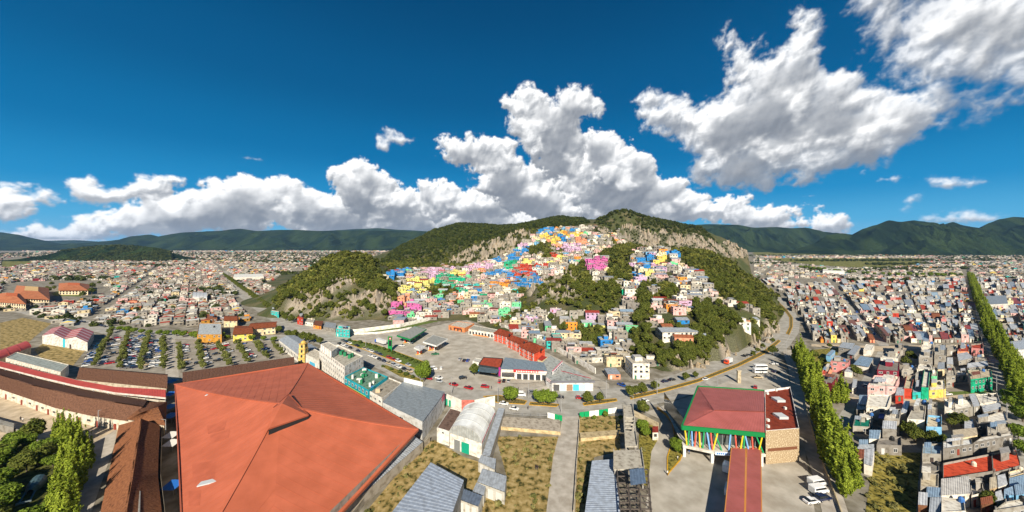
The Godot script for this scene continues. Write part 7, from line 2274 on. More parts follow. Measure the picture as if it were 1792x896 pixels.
func stair_bridge() -> void:
	var conc := srgb(178, 174, 164)
	var o := thing("stair_bridge", "bare concrete walkway on columns with open beams and steel trusses", "walkway", G(1100, 800))
	var cm := mat("raw_concrete", grey(1.0), 0.9, TEX.blot, 9.0)
	for s in [[1090, 709, 1106.5, 709, 1110, 730, 1092, 730, 6.2], [1093, 756, 1112, 756, 1115.5, 780.5, 1094.5, 780.5, 6.2], [1074, 788.5, 1122, 786.5, 1127, 819.5, 1074, 821, 6.6]]:
		var q := at_height(s.slice(0, 8), s[8])
		var b := MB.new()
		b.prism(q, s[8] - 0.5, s[8], conc, conc, true)
		part("slab", b, cm, o)
		for k in 4:
			var p: Vector3 = q[k].lerp(middle(q), 0.08)
			piece("column", M.unit, mat("bare_concrete", srgb(140, 136, 130), 0.9), o, Transform3D(Basis.from_scale(Vector3(0.5, s[8] - 0.5, 0.5)), Vector3(p.x, (s[8] - 0.5) / 2, p.z) - o.position))
		for k in [1, 3]:
			var a: Vector3 = q[k]; var c: Vector3 = q[(k + 1) % 4]
			var pb := MB.new()
			pb.bar(Vector3(a.x, s[8] + 0.4, a.z), Vector3(c.x, s[8] + 0.4, c.z), 0.2, conc, 0.8)
			part("parapet", pb, cm, o)
	# open bay: beams with the stair flights below
	for k in 5:
		var y := 730 + k * 6.5
		var b := MB.new()
		b.bar(G(1092 + k * 0.3, y, 6.0), G(1110 + k * 0.5, y, 6.0), 0.45, conc, 0.5)
		part("beam", b, cm, o)
	for x in [[1092, 1093.5], [1110, 1112]]:
		var b := MB.new()
		b.bar(G(x[0], 730, 6.0), G(x[1], 756, 6.0), 0.45, conc, 0.6)
		part("beam", b, cm, o)
	for k in 12:
		var b := MB.new()
		var f := k / 11.0
		b.bar(G(1094, 732 + f * 22, 5.4 - f * 2.5), G(1109, 732 + f * 22, 5.4 - f * 2.5), 0.6, conc, 0.2)
		part("step", b, cm, o)
	# blue-grey sheet canopy on the wide slab
	var sb := MB.new()
	sb.sheet(G(1103.7, 849.6, 8.8), G(1130.5, 846, 8.8), G(1127, 818.5, 9.2), G(1101.4, 822, 9.2), 0.9, 0.07, srgb(112, 134, 160))
	part("sheet_canopy", sb, M.roof_sheet, o)
	# rusty steel frame of the next section
	var steel := mat("dark_steel", Color(0.09, 0.075, 0.065), 0.7)
	for k in 9:
		var y := 822 + k * 11.5
		var b := MB.new()
		b.bar(G(1080 + k * 0.8, y, 6.2), G(1134 + k * 1.2, y, 6.2), 0.22, grey(1.0), 0.3)
		part("steel_beam", b, steel, o)
		if k < 8:
			for c in 3:
				var d := MB.new()
				var x0 := 1082 + c * 18.0 + k
				d.bar(G(x0, y, 6.1), G(x0 + 18, y + 11.5, 6.1), 0.14, grey(1.0))
				part("steel_brace", d, steel, o)
	for c in [1080, 1098, 1116, 1134]:
		var b := MB.new()
		b.bar(G(c, 822, 6.3), G(c + 8, 920, 6.3), 0.25, grey(1.0), 0.35)
		part("steel_girder", b, steel, o)
		for k in 4:
			var p := G(c + k * 2, 828 + k * 26, 6.2)
			piece("steel_post", M.unit, mat("steel_post", Color(0.09, 0.075, 0.065), 0.7), o, Transform3D(Basis.from_scale(Vector3(0.25, 6.2, 0.25)), Vector3(p.x, 3.1, p.z) - o.position))
	var sd := thing("ribbed_shed", "long shed with ribbed silver roof beside the concrete walkway", "shed", G(1050, 850))
	var q2 := [G(1016, 950, 4.6), G(1094, 950, 4.6), G(1073, 803.5, 4.6), G(1036, 806, 4.6)]
	var rb := MB.new()
	rb.sheet(q2[1], q2[2], q2[3], q2[0], 0.8, 0.07, srgb(178, 190, 206))
	part("roof", rb, M.roof_sheet, sd)
	walls_of(sd, q2, 0, 4.55, srgb(160, 158, 150))

func terminal() -> void:
	var red := mat("terminal_sheet", Color(0.37, 0.105, 0.095), 0.55, TEX.roofpatch, 40.0, 0.0, 0.4)
	var h := 11.0
	var q := at_height([1193.4, 746.5, 1338, 759.5, 1337, 684, 1221.4, 676.5], h)
	var o := thing("bus_terminal", "bus terminal with red hipped roof, green fascia and slanted coloured columns", "terminal", middle(q))
	for k in 4: q[k].y = h
	var r0 := G(1250, 718, 13.2); var r1 := G(1337.5, 721, 13.2)
	for f in [[q[0], q[1], r1, r0], [q[2], q[3], r0, r1], [q[3], q[0], r0, r0]]:
		var b := MB.new()
		b.sheet(f[0], f[1], f[2], f[3], 1.0, 0.03)
		part("roof_slope", b, red, o)
	var rc := MB.new()
	rc.bar(r0, r1, 0.5, Color(0.75, 0.6, 0.4), 0.15); rc.bar(q[0], r0, 0.4, grey(0.8), 0.12); rc.bar(q[3], r0, 0.4, grey(0.8), 0.12)
	part("ridge_cap", rc, red, o)
	var green := mat("fascia_green", srgb(14, 120, 62), 0.5)
	for k in [0, 2, 3]:
		var b := MB.new()
		b.bar(q[k] - Vector3(0, 0.35, 0), q[(k + 1) % 4] - Vector3(0, 0.35, 0), 0.5, grey(1.0), 1.5)
		part("fascia", b, green, o)
	# first-floor slab on pillars, glazed hall set back
	var s0 := G(1195, 779, 4.4); var s1 := G(1248, 790, 4.4); var s2 := G(1340, 795, 4.4)
	var bk := [Vector3(s0.x + 6, 4.4, q[3].z + 6), Vector3(s2.x - 1, 4.4, q[2].z + 6)]
	var sl := MB.new()
	var front := PackedVector3Array([s0, s1, s2, bk[1], bk[0]])
	sl.poly(front, srgb(206, 202, 192))
	for i in 4:
		sl.quad(front[i], front[i + 1], front[i + 1] - Vector3(0, 0.9, 0), front[i] - Vector3(0, 0.9, 0), srgb(216, 212, 204))
	part("floor_slab", sl, M.wall_paint, o)
	var bn := MB.new()
	var b0 := s1.lerp(s2, 0.03) + Vector3(0, -0.45, 0.25); var b1 := s1.lerp(s2, 0.42) + Vector3(0, -0.45, 0.25)
	bn.bar(b0, b1, 0.1, srgb(196, 212, 232), 1.1)
	part("banner", bn, mat("sign_paint", grey(1.0), 0.5), o, "pale blue banner along the slab edge")
	for i in 9:
		var lb := MB.new()
		lb.bar(b0.lerp(b1, 0.08 + i * 0.1) + Vector3(0, 0, 0.08), b0.lerp(b1, 0.14 + i * 0.1) + Vector3(0, 0, 0.08), 0.06, srgb(60, 110, 180), 0.5)
		part("letter_block", lb, mat("sign_paint", grey(1.0), 0.5), o)
	for p in [s0 + Vector3(0.8, 0, -0.8), s1 + Vector3(0, 0, -0.8), s1.lerp(s2, 0.5) + Vector3(0, 0, -0.8), s2 + Vector3(-1, 0, -0.8)]:
		piece("pillar", M.unit, mat("white_panel", srgb(220, 218, 214), 0.7), o, Transform3D(Basis.from_scale(Vector3(0.9, 3.6, 0.9)), Vector3(p.x, 1.8, p.z) - o.position))
	var gq := [s0 + Vector3(3, 0, -5), s1 + Vector3(0, 0, -4.5), s2 + Vector3(-0.5, 0, -4.5)]
	var gl := MB.new(); var br := MB.new(); var lw := MB.new()
	for i in 2:
		var a: Vector3 = gq[i]; var c: Vector3 = gq[i + 1]
		gl.quad(Vector3(a.x, 4.4, a.z), Vector3(c.x, 4.4, c.z), Vector3(c.x, 8.2, c.z), Vector3(a.x, 8.2, a.z))
		br.quad(Vector3(a.x, 8.2, a.z), Vector3(c.x, 8.2, c.z), Vector3(c.x, 11.0, c.z), Vector3(a.x, 11.0, a.z), srgb(170, 84, 52))
		lw.quad(Vector3(a.x, 0, a.z - 3), Vector3(c.x, 0, c.z - 3), Vector3(c.x, 3.5, c.z - 3), Vector3(a.x, 3.5, a.z - 3), srgb(150, 146, 138))
	gl.quad(Vector3(gq[0].x, 4.4, gq[0].z), Vector3(bk[0].x, 4.4, bk[0].z), Vector3(bk[0].x, 11, bk[0].z), Vector3(gq[0].x, 11, gq[0].z))
	part("glazing", gl, mat("terminal_glass", Color(0.05, 0.065, 0.065), 0.1, null, 1.0, 0.0, 0.6), o)
	part("brown_band", br, M.wall_paint, o)
	part("lower_wall", lw, M.wall_paint, o)
	for i in 22:
		var t := i / 21.0 * 1.999
		var k := int(t)
		var p: Vector3 = gq[k].lerp(gq[k + 1], t - k)
		piece("mullion", M.unit, mat("mullion", srgb(150, 156, 156), 0.5), o, Transform3D(Basis.from_scale(Vector3(0.12, 3.8, 0.2)), Vector3(p.x, 6.3, p.z + 0.1) - o.position))
	var cols := {"y": srgb(214, 190, 40), "g": srgb(30, 150, 90), "b": srgb(120, 170, 225), "r": srgb(205, 92, 74)}
	# top x, foot x (photo pixels along the eave and along the slab edge)
	for c in [["y", 1200, 1204.5], ["g", 1208, 1206.5], ["b", 1212.5, 1214.5], ["r", 1221, 1218.5], ["y", 1226, 1228], ["g", 1235, 1232.5], ["b", 1239.5, 1245], ["r", 1246.5, 1249.5], ["y", 1259.5, 1250.5], ["g", 1252, 1266], ["b", 1282, 1278.5], ["r", 1289.5, 1292.5], ["y", 1303.5, 1298.5], ["g", 1305.5, 1305], ["b", 1306.5, 1314], ["r", 1318.5, 1321], ["g", 1325, 1339], ["y", 1336.5, 1330.5]]:
		var tt := clampf((c[1] - 1193.4) / (1338 - 1193.4), 0, 1)
		var top: Vector3 = q[0].lerp(q[1], tt) + Vector3(0, -0.9, -0.6)
		var ft: Vector3
		if c[2] < 1248: ft = s0.lerp(s1, clampf((c[2] - 1195) / 53.0, 0, 1))
		else: ft = s1.lerp(s2, clampf((c[2] - 1248) / 92.0, 0, 1))
		ft += Vector3(0, 0, -0.9)
		var b := MB.new()
		b.tube(ft, top, 0.26, 0.26, 8, cols[c[0]])
		part("slanted_column", b, mat("column_paint", grey(1.0), 0.5), o)
	# stone block
	var sb := flat_block("stone_block", "tall block clad in pale stone with rust-brown roof beside the terminal", "building", [1340, 754, 1398.6, 749.6, 1383, 676.7, 1338.6, 682.4], 11.6, Color(1, 1, 1), srgb(132, 56, 42), 0.8)
	sb[0].get_node("wall").material_override = mat("stone_cladding", Color(0.60, 0.50, 0.35), 0.9, noise_tex("stone", 0.06, Color(0.66, 0.60, 0.52), Color(1, 1, 1), 2, 512, FastNoiseLite.TYPE_CELLULAR), 12.0)
	on_side(sb[0], "brown_band", sb[1], 0, 0.5, 4.9, 11.5, 1.0, 0.14, mat("brown_band", srgb(112, 70, 48), 0.8))
	for p in [[1362, 701], [1366, 730]]: roof_box(sb[0], "skylight", p[0], p[1], 10.8, 3.4, 3.4, 0.9, mat("skylight", Color(0.5, 0.53, 0.54), 0.4))
	for p in [[1343, 690], [1344, 737], [1344, 748], [1358, 684], [1374, 716]]: roof_box(sb[0], "vent", p[0], p[1], 10.8, 0.8, 0.8, 0.9, mat("air_unit_white", srgb(205, 205, 198), 0.6))
	# long double canopy over the platforms
	for c in [[1268, 900, 1303, 900, 1305, 784, 1280, 784, "long red platform roof edged in ochre beside its twin"], [1304.5, 900, 1333, 900, 1331.6, 784, 1307, 784, "long red platform roof next to the pale stone block"]]:
		var fx: float = (c[0] - c[6]) / 116.0 * 60.0; var gx: float = (c[2] - c[4]) / 116.0 * 60.0
		var cq := [G(c[0] + fx, 960, 5.4), G(c[2] + gx, 960, 5.4), G(c[4], c[5], 5.4), G(c[6], c[7], 5.4)]
		var cn := thing("platform_canopy", c[8], "canopy", Vector3(cq[2].x, 0, cq[2].z - 2), "platform canopies")
		var b := MB.new()
		b.sheet(cq[1], cq[2], cq[3], cq[0], 0.9, 0.02)
		part("roof", b, red, cn)
		for k in 4:
			var eb := MB.new()
			eb.bar(cq[k] - Vector3(0, 0.2, 0), cq[(k + 1) % 4] - Vector3(0, 0.2, 0), 0.22, srgb(196, 130, 60), 0.45)
			part("edge_trim", eb, M.door_paint, cn)
		for k in 6:
			var p: Vector3 = bil(cq, 0.5, k / 5.0)
			piece("column", M.unit, mat("canopy_column", srgb(214, 212, 206), 0.6), cn, Transform3D(Basis.from_scale(Vector3(0.4, 5.2, 0.4)), Vector3(p.x, 2.6, p.z) - cn.position))
	long_wall("curved_wall", "curved wall with ochre cap beside the terminal drive", [1150, 716, 1166, 728, 1176, 742, 1180, 762, 1178, 780], 1.2, srgb(180, 140, 70))
	long_wall("avenue_wall", "low kerb wall beside the poplars and terminal yard", [1386, 606, 1402, 660, 1412, 720, 1432, 790, 1462, 870, 1490, 950], 1.0, srgb(196, 182, 150))
	# concrete pylon in the forecourt
	var pp := G(1293, 670)
	var py := thing("concrete_pylon", "slim concrete pylon standing in the terminal forecourt", "pylon", pp)
	var pb := MB.new()
	pb.box(pp + Vector3(-0.9, 0, -0.5), pp + Vector3(0.9, 6.6, 0.5), srgb(196, 184, 160))
	part("shaft", pb, M.wall_paint, py)
	var pc := MB.new()
	pc.box(pp + Vector3(-1.1, 6.6, -0.7), pp + Vector3(1.1, 7.0, 0.7), srgb(206, 196, 176))
	part("cap", pc, M.wall_paint, py)


# ---------------------------------------------------------------- vehicles
var CARC := {"white": srgb(232, 232, 230), "silver": srgb(170, 174, 178), "grey": srgb(96, 98, 102), "black": srgb(28, 28, 32), "red": srgb(170, 20, 26), "blue": srgb(30, 76, 160), "dark blue": srgb(22, 34, 70), "green": srgb(20, 110, 70), "orange": srgb(216, 84, 30), "tan": srgb(190, 172, 140)}
var car_proto := {}
const ORDER := ["first", "second", "third", "fourth", "fifth", "sixth", "seventh", "eighth", "ninth", "tenth", "eleventh", "twelfth", "thirteenth", "fourteenth", "fifteenth", "sixteenth"]

func ex(b: MB, pr: Array, w0: float, w1: float, col := Color.WHITE) -> void:
	# side profile (x forward, y up) swept across the width; points above the middle may be narrower
	var top := -1e9; var low := 1e9
	for p in pr: top = maxf(top, p.y); low = minf(low, p.y)
	var l := []; var r := []
	for p in pr:
		var w := lerpf(w0, w1, (p.y - low) / maxf(top - low, 0.01)) / 2
		l.append(Vector3(p.x, p.y, -w)); r.append(Vector3(p.x, p.y, w))
	var n := pr.size()
	for i in n:
		b.quad(l[i], l[(i + 1) % n], r[(i + 1) % n], r[i], col)
	var ix := Geometry2D.triangulate_polygon(PackedVector2Array(pr))
	for i in range(0, ix.size(), 3):
		b.tri(l[ix[i]], l[ix[i + 1]], l[ix[i + 2]], col)
		b.tri(r[ix[i]], r[ix[i + 1]], r[ix[i + 2]], col)

const CARS := {
	# length, width, body profile, glass profile, roof: x0, x1, y
	"car": [4.3, 1.75, [-2.15, 0.35, -2.12, 0.85, -1.5, 0.98, 1.0, 0.95, 2.0, 0.78, 2.15, 0.5, 2.1, 0.3], [-1.75, 0.95, -1.1, 1.42, 0.25, 1.44, 1.05, 0.95], [-1.05, 0.22, 1.43]],
	"hatchback": [3.7, 1.68, [-1.85, 0.35, -1.85, 0.95, 0.9, 0.98, 1.7, 0.82, 1.85, 0.5, 1.8, 0.3], [-1.8, 0.95, -1.55, 1.45, 0.2, 1.5, 1.0, 0.96], [-1.5, 0.18, 1.49]],
	"suv": [4.5, 1.85, [-2.25, 0.45, -2.25, 1.1, 1.1, 1.12, 2.1, 1.0, 2.25, 0.6, 2.2, 0.4], [-2.2, 1.1, -1.95, 1.7, 0.35, 1.72, 1.1, 1.1], [-1.9, 0.33, 1.71]],
	"pickup": [5.2, 1.85, [-2.6, 0.5, -2.6, 1.05, 1.2, 1.08, 2.45, 0.98, 2.6, 0.6, 2.5, 0.4], [-0.5, 1.05, -0.4, 1.66, 0.75, 1.68, 1.35, 1.08], [-0.38, 0.72, 1.67]],
	"van": [5.4, 2.0, [-2.7, 0.4, -2.7, 2.1, -2.6, 2.3, 1.3, 2.3, 1.9, 1.35, 2.6, 1.1, 2.7, 0.6, 2.6, 0.35], [-2.3, 1.45, -2.3, 2.0, 1.35, 2.05, 1.85, 1.4], [-2.5, 1.2, 2.31]],
	"minibus": [7.6, 2.3, [-3.8, 0.45, -3.8, 2.7, -3.6, 2.9, 3.4, 2.9, 3.75, 1.6, 3.8, 0.5], [-3.5, 1.5, -3.5, 2.3, 3.35, 2.35, 3.72, 1.5], [-3.4, 3.2, 2.91]],
}

func car_kind(kind: String, colour: String) -> Node3D:
	var key := kind + colour
	if car_proto.has(key): return car_proto[key]
	var d: Array = CARS[kind]
	var o := Node3D.new()
	o.name = kind
	var pm := mat("car_" + colour, CARC[colour], 0.25, null, 1.0, 0.0, 0.5)
	pm.clearcoat_enabled = true
	pm.clearcoat = 0.6
	pm.clearcoat_roughness = 0.08
	var two := func(a: Array) -> Array:
		var out := []
		for i in range(0, a.size(), 2): out.append(Vector2(a[i], a[i + 1]))
		return out
	var b := MB.new()
	ex(b, two.call(d[2]), d[1] * 0.97, d[1])
	piece("body", b.mesh(), pm, o)
	var g := MB.new()
	ex(g, two.call(d[3]), d[1] * (1.012 if kind in ["van", "minibus"] else 0.95), d[1] * (1.012 if kind in ["van", "minibus"] else 0.76))
	piece("windows", g.mesh(), mat("car_glass", Color(0.02, 0.025, 0.03), 0.08, null, 1.0, 0.0, 0.6), o)
	var rf := MB.new()
	var rw: float = d[1] * (0.9 if kind in ["van", "minibus"] else 0.77) / 2
	rf.box(Vector3(d[4][0], d[4][2] - 0.03, -rw), Vector3(d[4][1], d[4][2] + 0.03, rw))
	piece("roof", rf.mesh(), pm, o)
	if not M.has("wheel"):
		var w := MB.new()
		w.tube(Vector3(0, 0, -0.11), Vector3(0, 0, 0.11), 0.33, 0.33, 12, grey(0.02))
		w.tube(Vector3(0, 0, -0.118), Vector3(0, 0, 0.118), 0.18, 0.18, 8, grey(0.4))
		M["wheel"] = w.mesh()
		M["tyre"] = mat("tyre_rubber", grey(1.0), 0.8)
	for x in [-d[0] * 0.31, d[0] * 0.32]:
		for s in [-1, 1]: piece("wheel", M.wheel, M.tyre, o, Transform3D(Basis(), Vector3(x, 0.33, s * (d[1] / 2 - 0.1))))
	for s in [-1, 1]:
		piece("headlight", M.unit, mat("headlight_glass", Color(0.7, 0.7, 0.68), 0.2), o, Transform3D(Basis.from_scale(Vector3(0.12, 0.16, 0.34)), Vector3(d[0] * 0.47, 0.68, s * d[1] * 0.36)))
		piece("tail_light", M.unit, mat("tail_red", Color(0.35, 0.02, 0.02), 0.3), o, Transform3D(Basis.from_scale(Vector3(0.1, 0.2, 0.3)), Vector3(-d[0] * 0.488, 0.75, s * d[1] * 0.38)))
	if kind == "pickup":
		piece("load_bed", M.unit, mat("bed_dark", grey(0.04), 0.8), o, Transform3D(Basis.from_scale(Vector3(1.7, 0.06, 1.5)), Vector3(-1.6, 1.06, 0)))
	car_proto[key] = o
	return o

func park(kind: String, colour: String, at: Vector3, dir: Vector3, where: String, group: String) -> void:
	var o: Node3D = car_kind(kind, colour).duplicate()
	o.name = numbered(kind)
	add_child(o)
	at.y = 0.06
	o.transform = Transform3D(Basis(Vector3.UP, atan2(-dir.z, dir.x)), at)
	tag(o, "%s %s %s" % [colour, kind, where], kind, group)

func make_vehicles() -> void:
	var r := RandomNumberGenerator.new()
	r.seed = 91
	var kinds := ["car", "car", "hatchback", "hatchback", "suv", "pickup", "car"]
	var cols := ["white", "white", "silver", "grey", "black", "red", "blue", "silver", "dark blue", "white", "tan", "black"]
	# rows of the car park: ends, share of places taken
	var rn := -1
	for row in [[150, 642, 169, 604, 0.8], [176, 640, 196, 592, 0.35], [190, 642, 207, 588, 0.45], [214, 645, 229, 588, 0.7], [225, 645, 238, 588, 0.75], [236, 645, 249, 588, 0.8], [252, 645, 262, 590, 0.6], [268, 645, 276, 592, 0.5], [277, 645, 281, 594, 0.45], [328, 642, 322, 602, 0.35], [347, 640, 338, 602, 0.3], [362, 639, 352, 602, 0.3], [384, 637, 370, 602, 0.25], [410, 634, 394, 602, 0.2], [442, 628, 424, 602, 0.3], [474, 622, 452, 602, 0.35]]:
		rn += 1
		var a := G(row[0], row[1]); var b := G(row[2], row[3])
		var d := (b - a).normalized()
		var side := Vector3(d.z, 0, -d.x)
		var n := int(a.distance_to(b) / 3.0)
		for i in n:
			if r.randf() > row[4] * 0.82: continue
			var p := a.lerp(b, (i + 0.5) / n) + d * r.randf_range(-0.2, 0.2)
			park(kinds[r.randi() % 7], cols[r.randi() % 12], p, side.rotated(Vector3.UP, r.randf_range(-0.06, 0.06)) * (1 if r.randf() < 0.5 else -1), "in the %s car row from the striped warehouse" % ORDER[rn], "cars in the market car park")
	for row in [[580, 597, 722, 653, 0.75], [592, 594, 728, 645, 0.7]]:
		var a := G(row[0], row[1]); var b := G(row[2], row[3])
		var d := (b - a).normalized()
		var n := int(a.distance_to(b) / 5.4)
		for i in n:
			if r.randf() > row[4]: continue
			park(kinds[r.randi() % 7], cols[r.randi() % 12], a.lerp(b, (i + 0.5) / n), d, "parked beside the hedged strip", "cars along the planted strip")
	for row in [[212, 576, 340, 584, 0.35], [140, 563, 205, 577, 0.4], [345, 585, 480, 588, 0.25], [1442, 486, 1500, 548, 0.25], [1516, 566, 1540, 600, 0.3], [1318, 488, 1372, 532, 0.3]]:
		var a := G(row[0], row[1]); var b := G(row[2], row[3])
		var d := (b - a).normalized()
		var n := int(a.distance_to(b) / 7.0)
		for i in n:
			if r.randf() > row[4]: continue
			park(kinds[r.randi() % 7], cols[r.randi() % 12], a.lerp(b, (i + 0.5) / n), d, "on the boulevard" if row[0] < 1000 else "on a narrow town street" if row[0] > 1400 else "on the ring road bend", "cars on the streets")
	# single vehicles: kind, colour, pixel, direction in pixels, where
	for v in [["pickup", "red", 794, 675, 20, 5, "driving past the sheet-roofed shed"], ["pickup", "red", 820, 681, 20, 5, "driving behind another red pickup"], ["suv", "red", 849, 679, 20, 2, "passing the corner shop"], ["car", "white", 784, 698, 20, 6, "beside the shed corner"], ["car", "white", 882, 708, 20, 3, "on the road near the passage roof"], ["car", "white", 900, 717, 20, 4, "on the lower carriageway"],
			["van", "white", 911, 693, 20, 1, "behind the round street tree"], ["pickup", "black", 978, 697, 20, 1, "between the median trees"], ["hatchback", "red", 1014, 698, 20, 0, "on the ring road beside the median"], ["car", "red", 751, 664, 20, 6, "at the plaza edge by the yellow tree"], ["car", "white", 768.6, 663, 20, 3, "waiting on the plaza"], ["hatchback", "silver", 769, 669, 20, 4, "beside a white car on the plaza"],
			["suv", "black", 810, 663, 20, -5, "turning on the plaza"], ["pickup", "green", 761.6, 621, 20, -1, "in front of the filling station"], ["car", "silver", 805, 630, 8, -9, "in a row of three on the plaza"], ["car", "black", 812.5, 632, 8, -9, "in a row of three on the plaza"], ["car", "blue", 819, 632, 8, -9, "in a row of three on the plaza"], ["van", "white", 757, 648, 20, -3, "beside the yellow-green tree"], ["hatchback", "white", 772, 646, 1, -9, "standing alone on the plaza"],
			["car", "white", 703, 606, 20, 3, "near the price sign"], ["suv", "white", 718, 601, 20, 4, "at the green-edged canopy"], ["car", "red", 874, 669, 4, -12, "parked before the shop row"], ["car", "black", 882, 668, 4, -12, "parked before the shop row"], ["car", "silver", 890, 668, 3, -12, "parked before the shop row"], ["car", "grey", 876, 659, 5, -12, "under the shop row awning"], ["car", "black", 883, 659, 5, -12, "under the shop row awning"],
			["suv", "grey", 932, 689, 20, 0, "beside the shop forecourt"], ["car", "white", 1235, 665, 20, -7, "driving on the ring road"], ["car", "white", 1128, 703, 20, -4, "driving beside the stair bridge"], ["pickup", "blue", 1089, 676, 20, 8, "under the roadside trees"], ["car", "dark blue", 1164, 669, 20, -4, "in the shade of roadside trees"], ["car", "black", 1176, 666, 20, -4, "in the shade of roadside trees"],
			["suv", "black", 1304.5, 624, 20, -8, "climbing past the rock cutting"], ["pickup", "black", 1340, 598, 16, -10, "on the bend below the spur"], ["car", "white", 1354.8, 638, 20, 0, "parked in the terminal forecourt"], ["car", "dark blue", 1358.5, 652, 20, -1, "parked in the terminal forecourt"], ["minibus", "white", 1330, 653, 20, 0, "parked beside the pylon"], ["minibus", "white", 1331, 646, 20, 0, "parked behind another minibus"], ["pickup", "tan", 1326, 662, 20, 0, "parked beside the minibuses"],
			["hatchback", "red", 1322, 679, 1, -10, "behind the terminal roof"], ["van", "white", 1430, 849, 20, -3, "parked under the poplars"], ["van", "white", 1433, 862, 20, -3, "parked under the poplars"], ["suv", "dark blue", 1440, 875, 20, -4, "parked beside white vans under the poplars"], ["van", "white", 1272, 822, 4, -14, "at the platform roof edge"], ["van", "white", 1276, 862, 3, -14, "under the platform roof"], ["car", "silver", 1514, 677, -6, -12, "in the narrow street"], ["car", "white", 1657, 691, 20, -1, "on the sandy lane"], ["car", "silver", 1726, 684, 20, -3, "before the turquoise corner house"], ["car", "grey", 1777, 776, 4, 10, "by the red roof terrace"], ["hatchback", "white", 1785, 789, 4, 10, "by the red roof terrace"], ["car", "white", 1420, 880, 20, -3, "by the shaded yard kerb"], ["car", "silver", 1744, 640, -6, -14, "in the shaded street beside poplars"], ["suv", "grey", 1756, 690, -6, -14, "in the shaded street beside poplars"]]:
		var a := G(v[2], v[3]); var b := G(v[2] + v[4], v[3] + v[5])
		park(v[0], v[1], a, (b - a).normalized(), v[6], "cars on the road and plaza")
	# small orange lorry and the articulated one at the station
	lorry("small lorry with orange cab and white box on the ring road", G(1276, 636), (G(1262, 641) - G(1276, 636)).normalized(), srgb(220, 80, 40), 4.2)
	lorry("articulated lorry with blue cab and silver trailer by the price sign", G(667, 602), (G(652, 597) - G(667, 602)).normalized(), srgb(20, 90, 190), 10.5)

func lorry(label: String, at: Vector3, dir: Vector3, cab: Color, box: float) -> void:
	var o := thing("lorry", label, "lorry", Vector3(at.x, 0.06, at.z))
	o.rotation.y = atan2(-dir.z, dir.x)
	var b := MB.new()
	ex(b, [Vector2(box / 2 + 0.2, 0.6), Vector2(box / 2 + 0.2, 2.7), Vector2(box / 2 + 1.5, 2.7), Vector2(box / 2 + 2.0, 1.7), Vector2(box / 2 + 2.1, 0.6)], 2.4, 2.3)
	piece("cab", b.mesh(), mat("lorry_cab_%d" % int(box), cab, 0.35), o)
	piece("windscreen", M.unit, M.window_glass, o, Transform3D(Basis(Vector3(0, 0, 1), 0.46).scaled_local(Vector3(0.1, 0.9, 2.0)), Vector3(box / 2 + 1.78, 2.15, 0)))
	piece("box", M.unit, mat("lorry_box", srgb(205, 206, 206), 0.5), o, Transform3D(Basis.from_scale(Vector3(box, 2.6, 2.4)), Vector3(0, 2.3, 0)))
	piece("chassis", M.unit, mat("bed_dark", grey(0.04), 0.8), o, Transform3D(Basis.from_scale(Vector3(box + 1.5, 0.3, 1.2)), Vector3(0.5, 0.8, 0)))
	for x in [box / 2 + 1.1, -box / 2 + 0.8, -box / 2 + 2.0]:
		for s in [-1, 1]: piece("wheel", M.wheel, M.tyre, o, Transform3D(Basis.from_scale(Vector3(1.5, 1.5, 2.0)), Vector3(x, 0.5, s * 1.05)))


# ---------------------------------------------------------------- planting, poles, people
func along(px: Array, gap: float) -> Array:             # points on the ground along pixels
	var q := ring(px, 0.0)
	var out := []
	for i in q.size() - 1:
		var n := maxi(1, int(q[i].distance_to(q[i + 1]) / gap))
		for k in n: out.append(q[i].lerp(q[i + 1], float(k) / n))
	return out

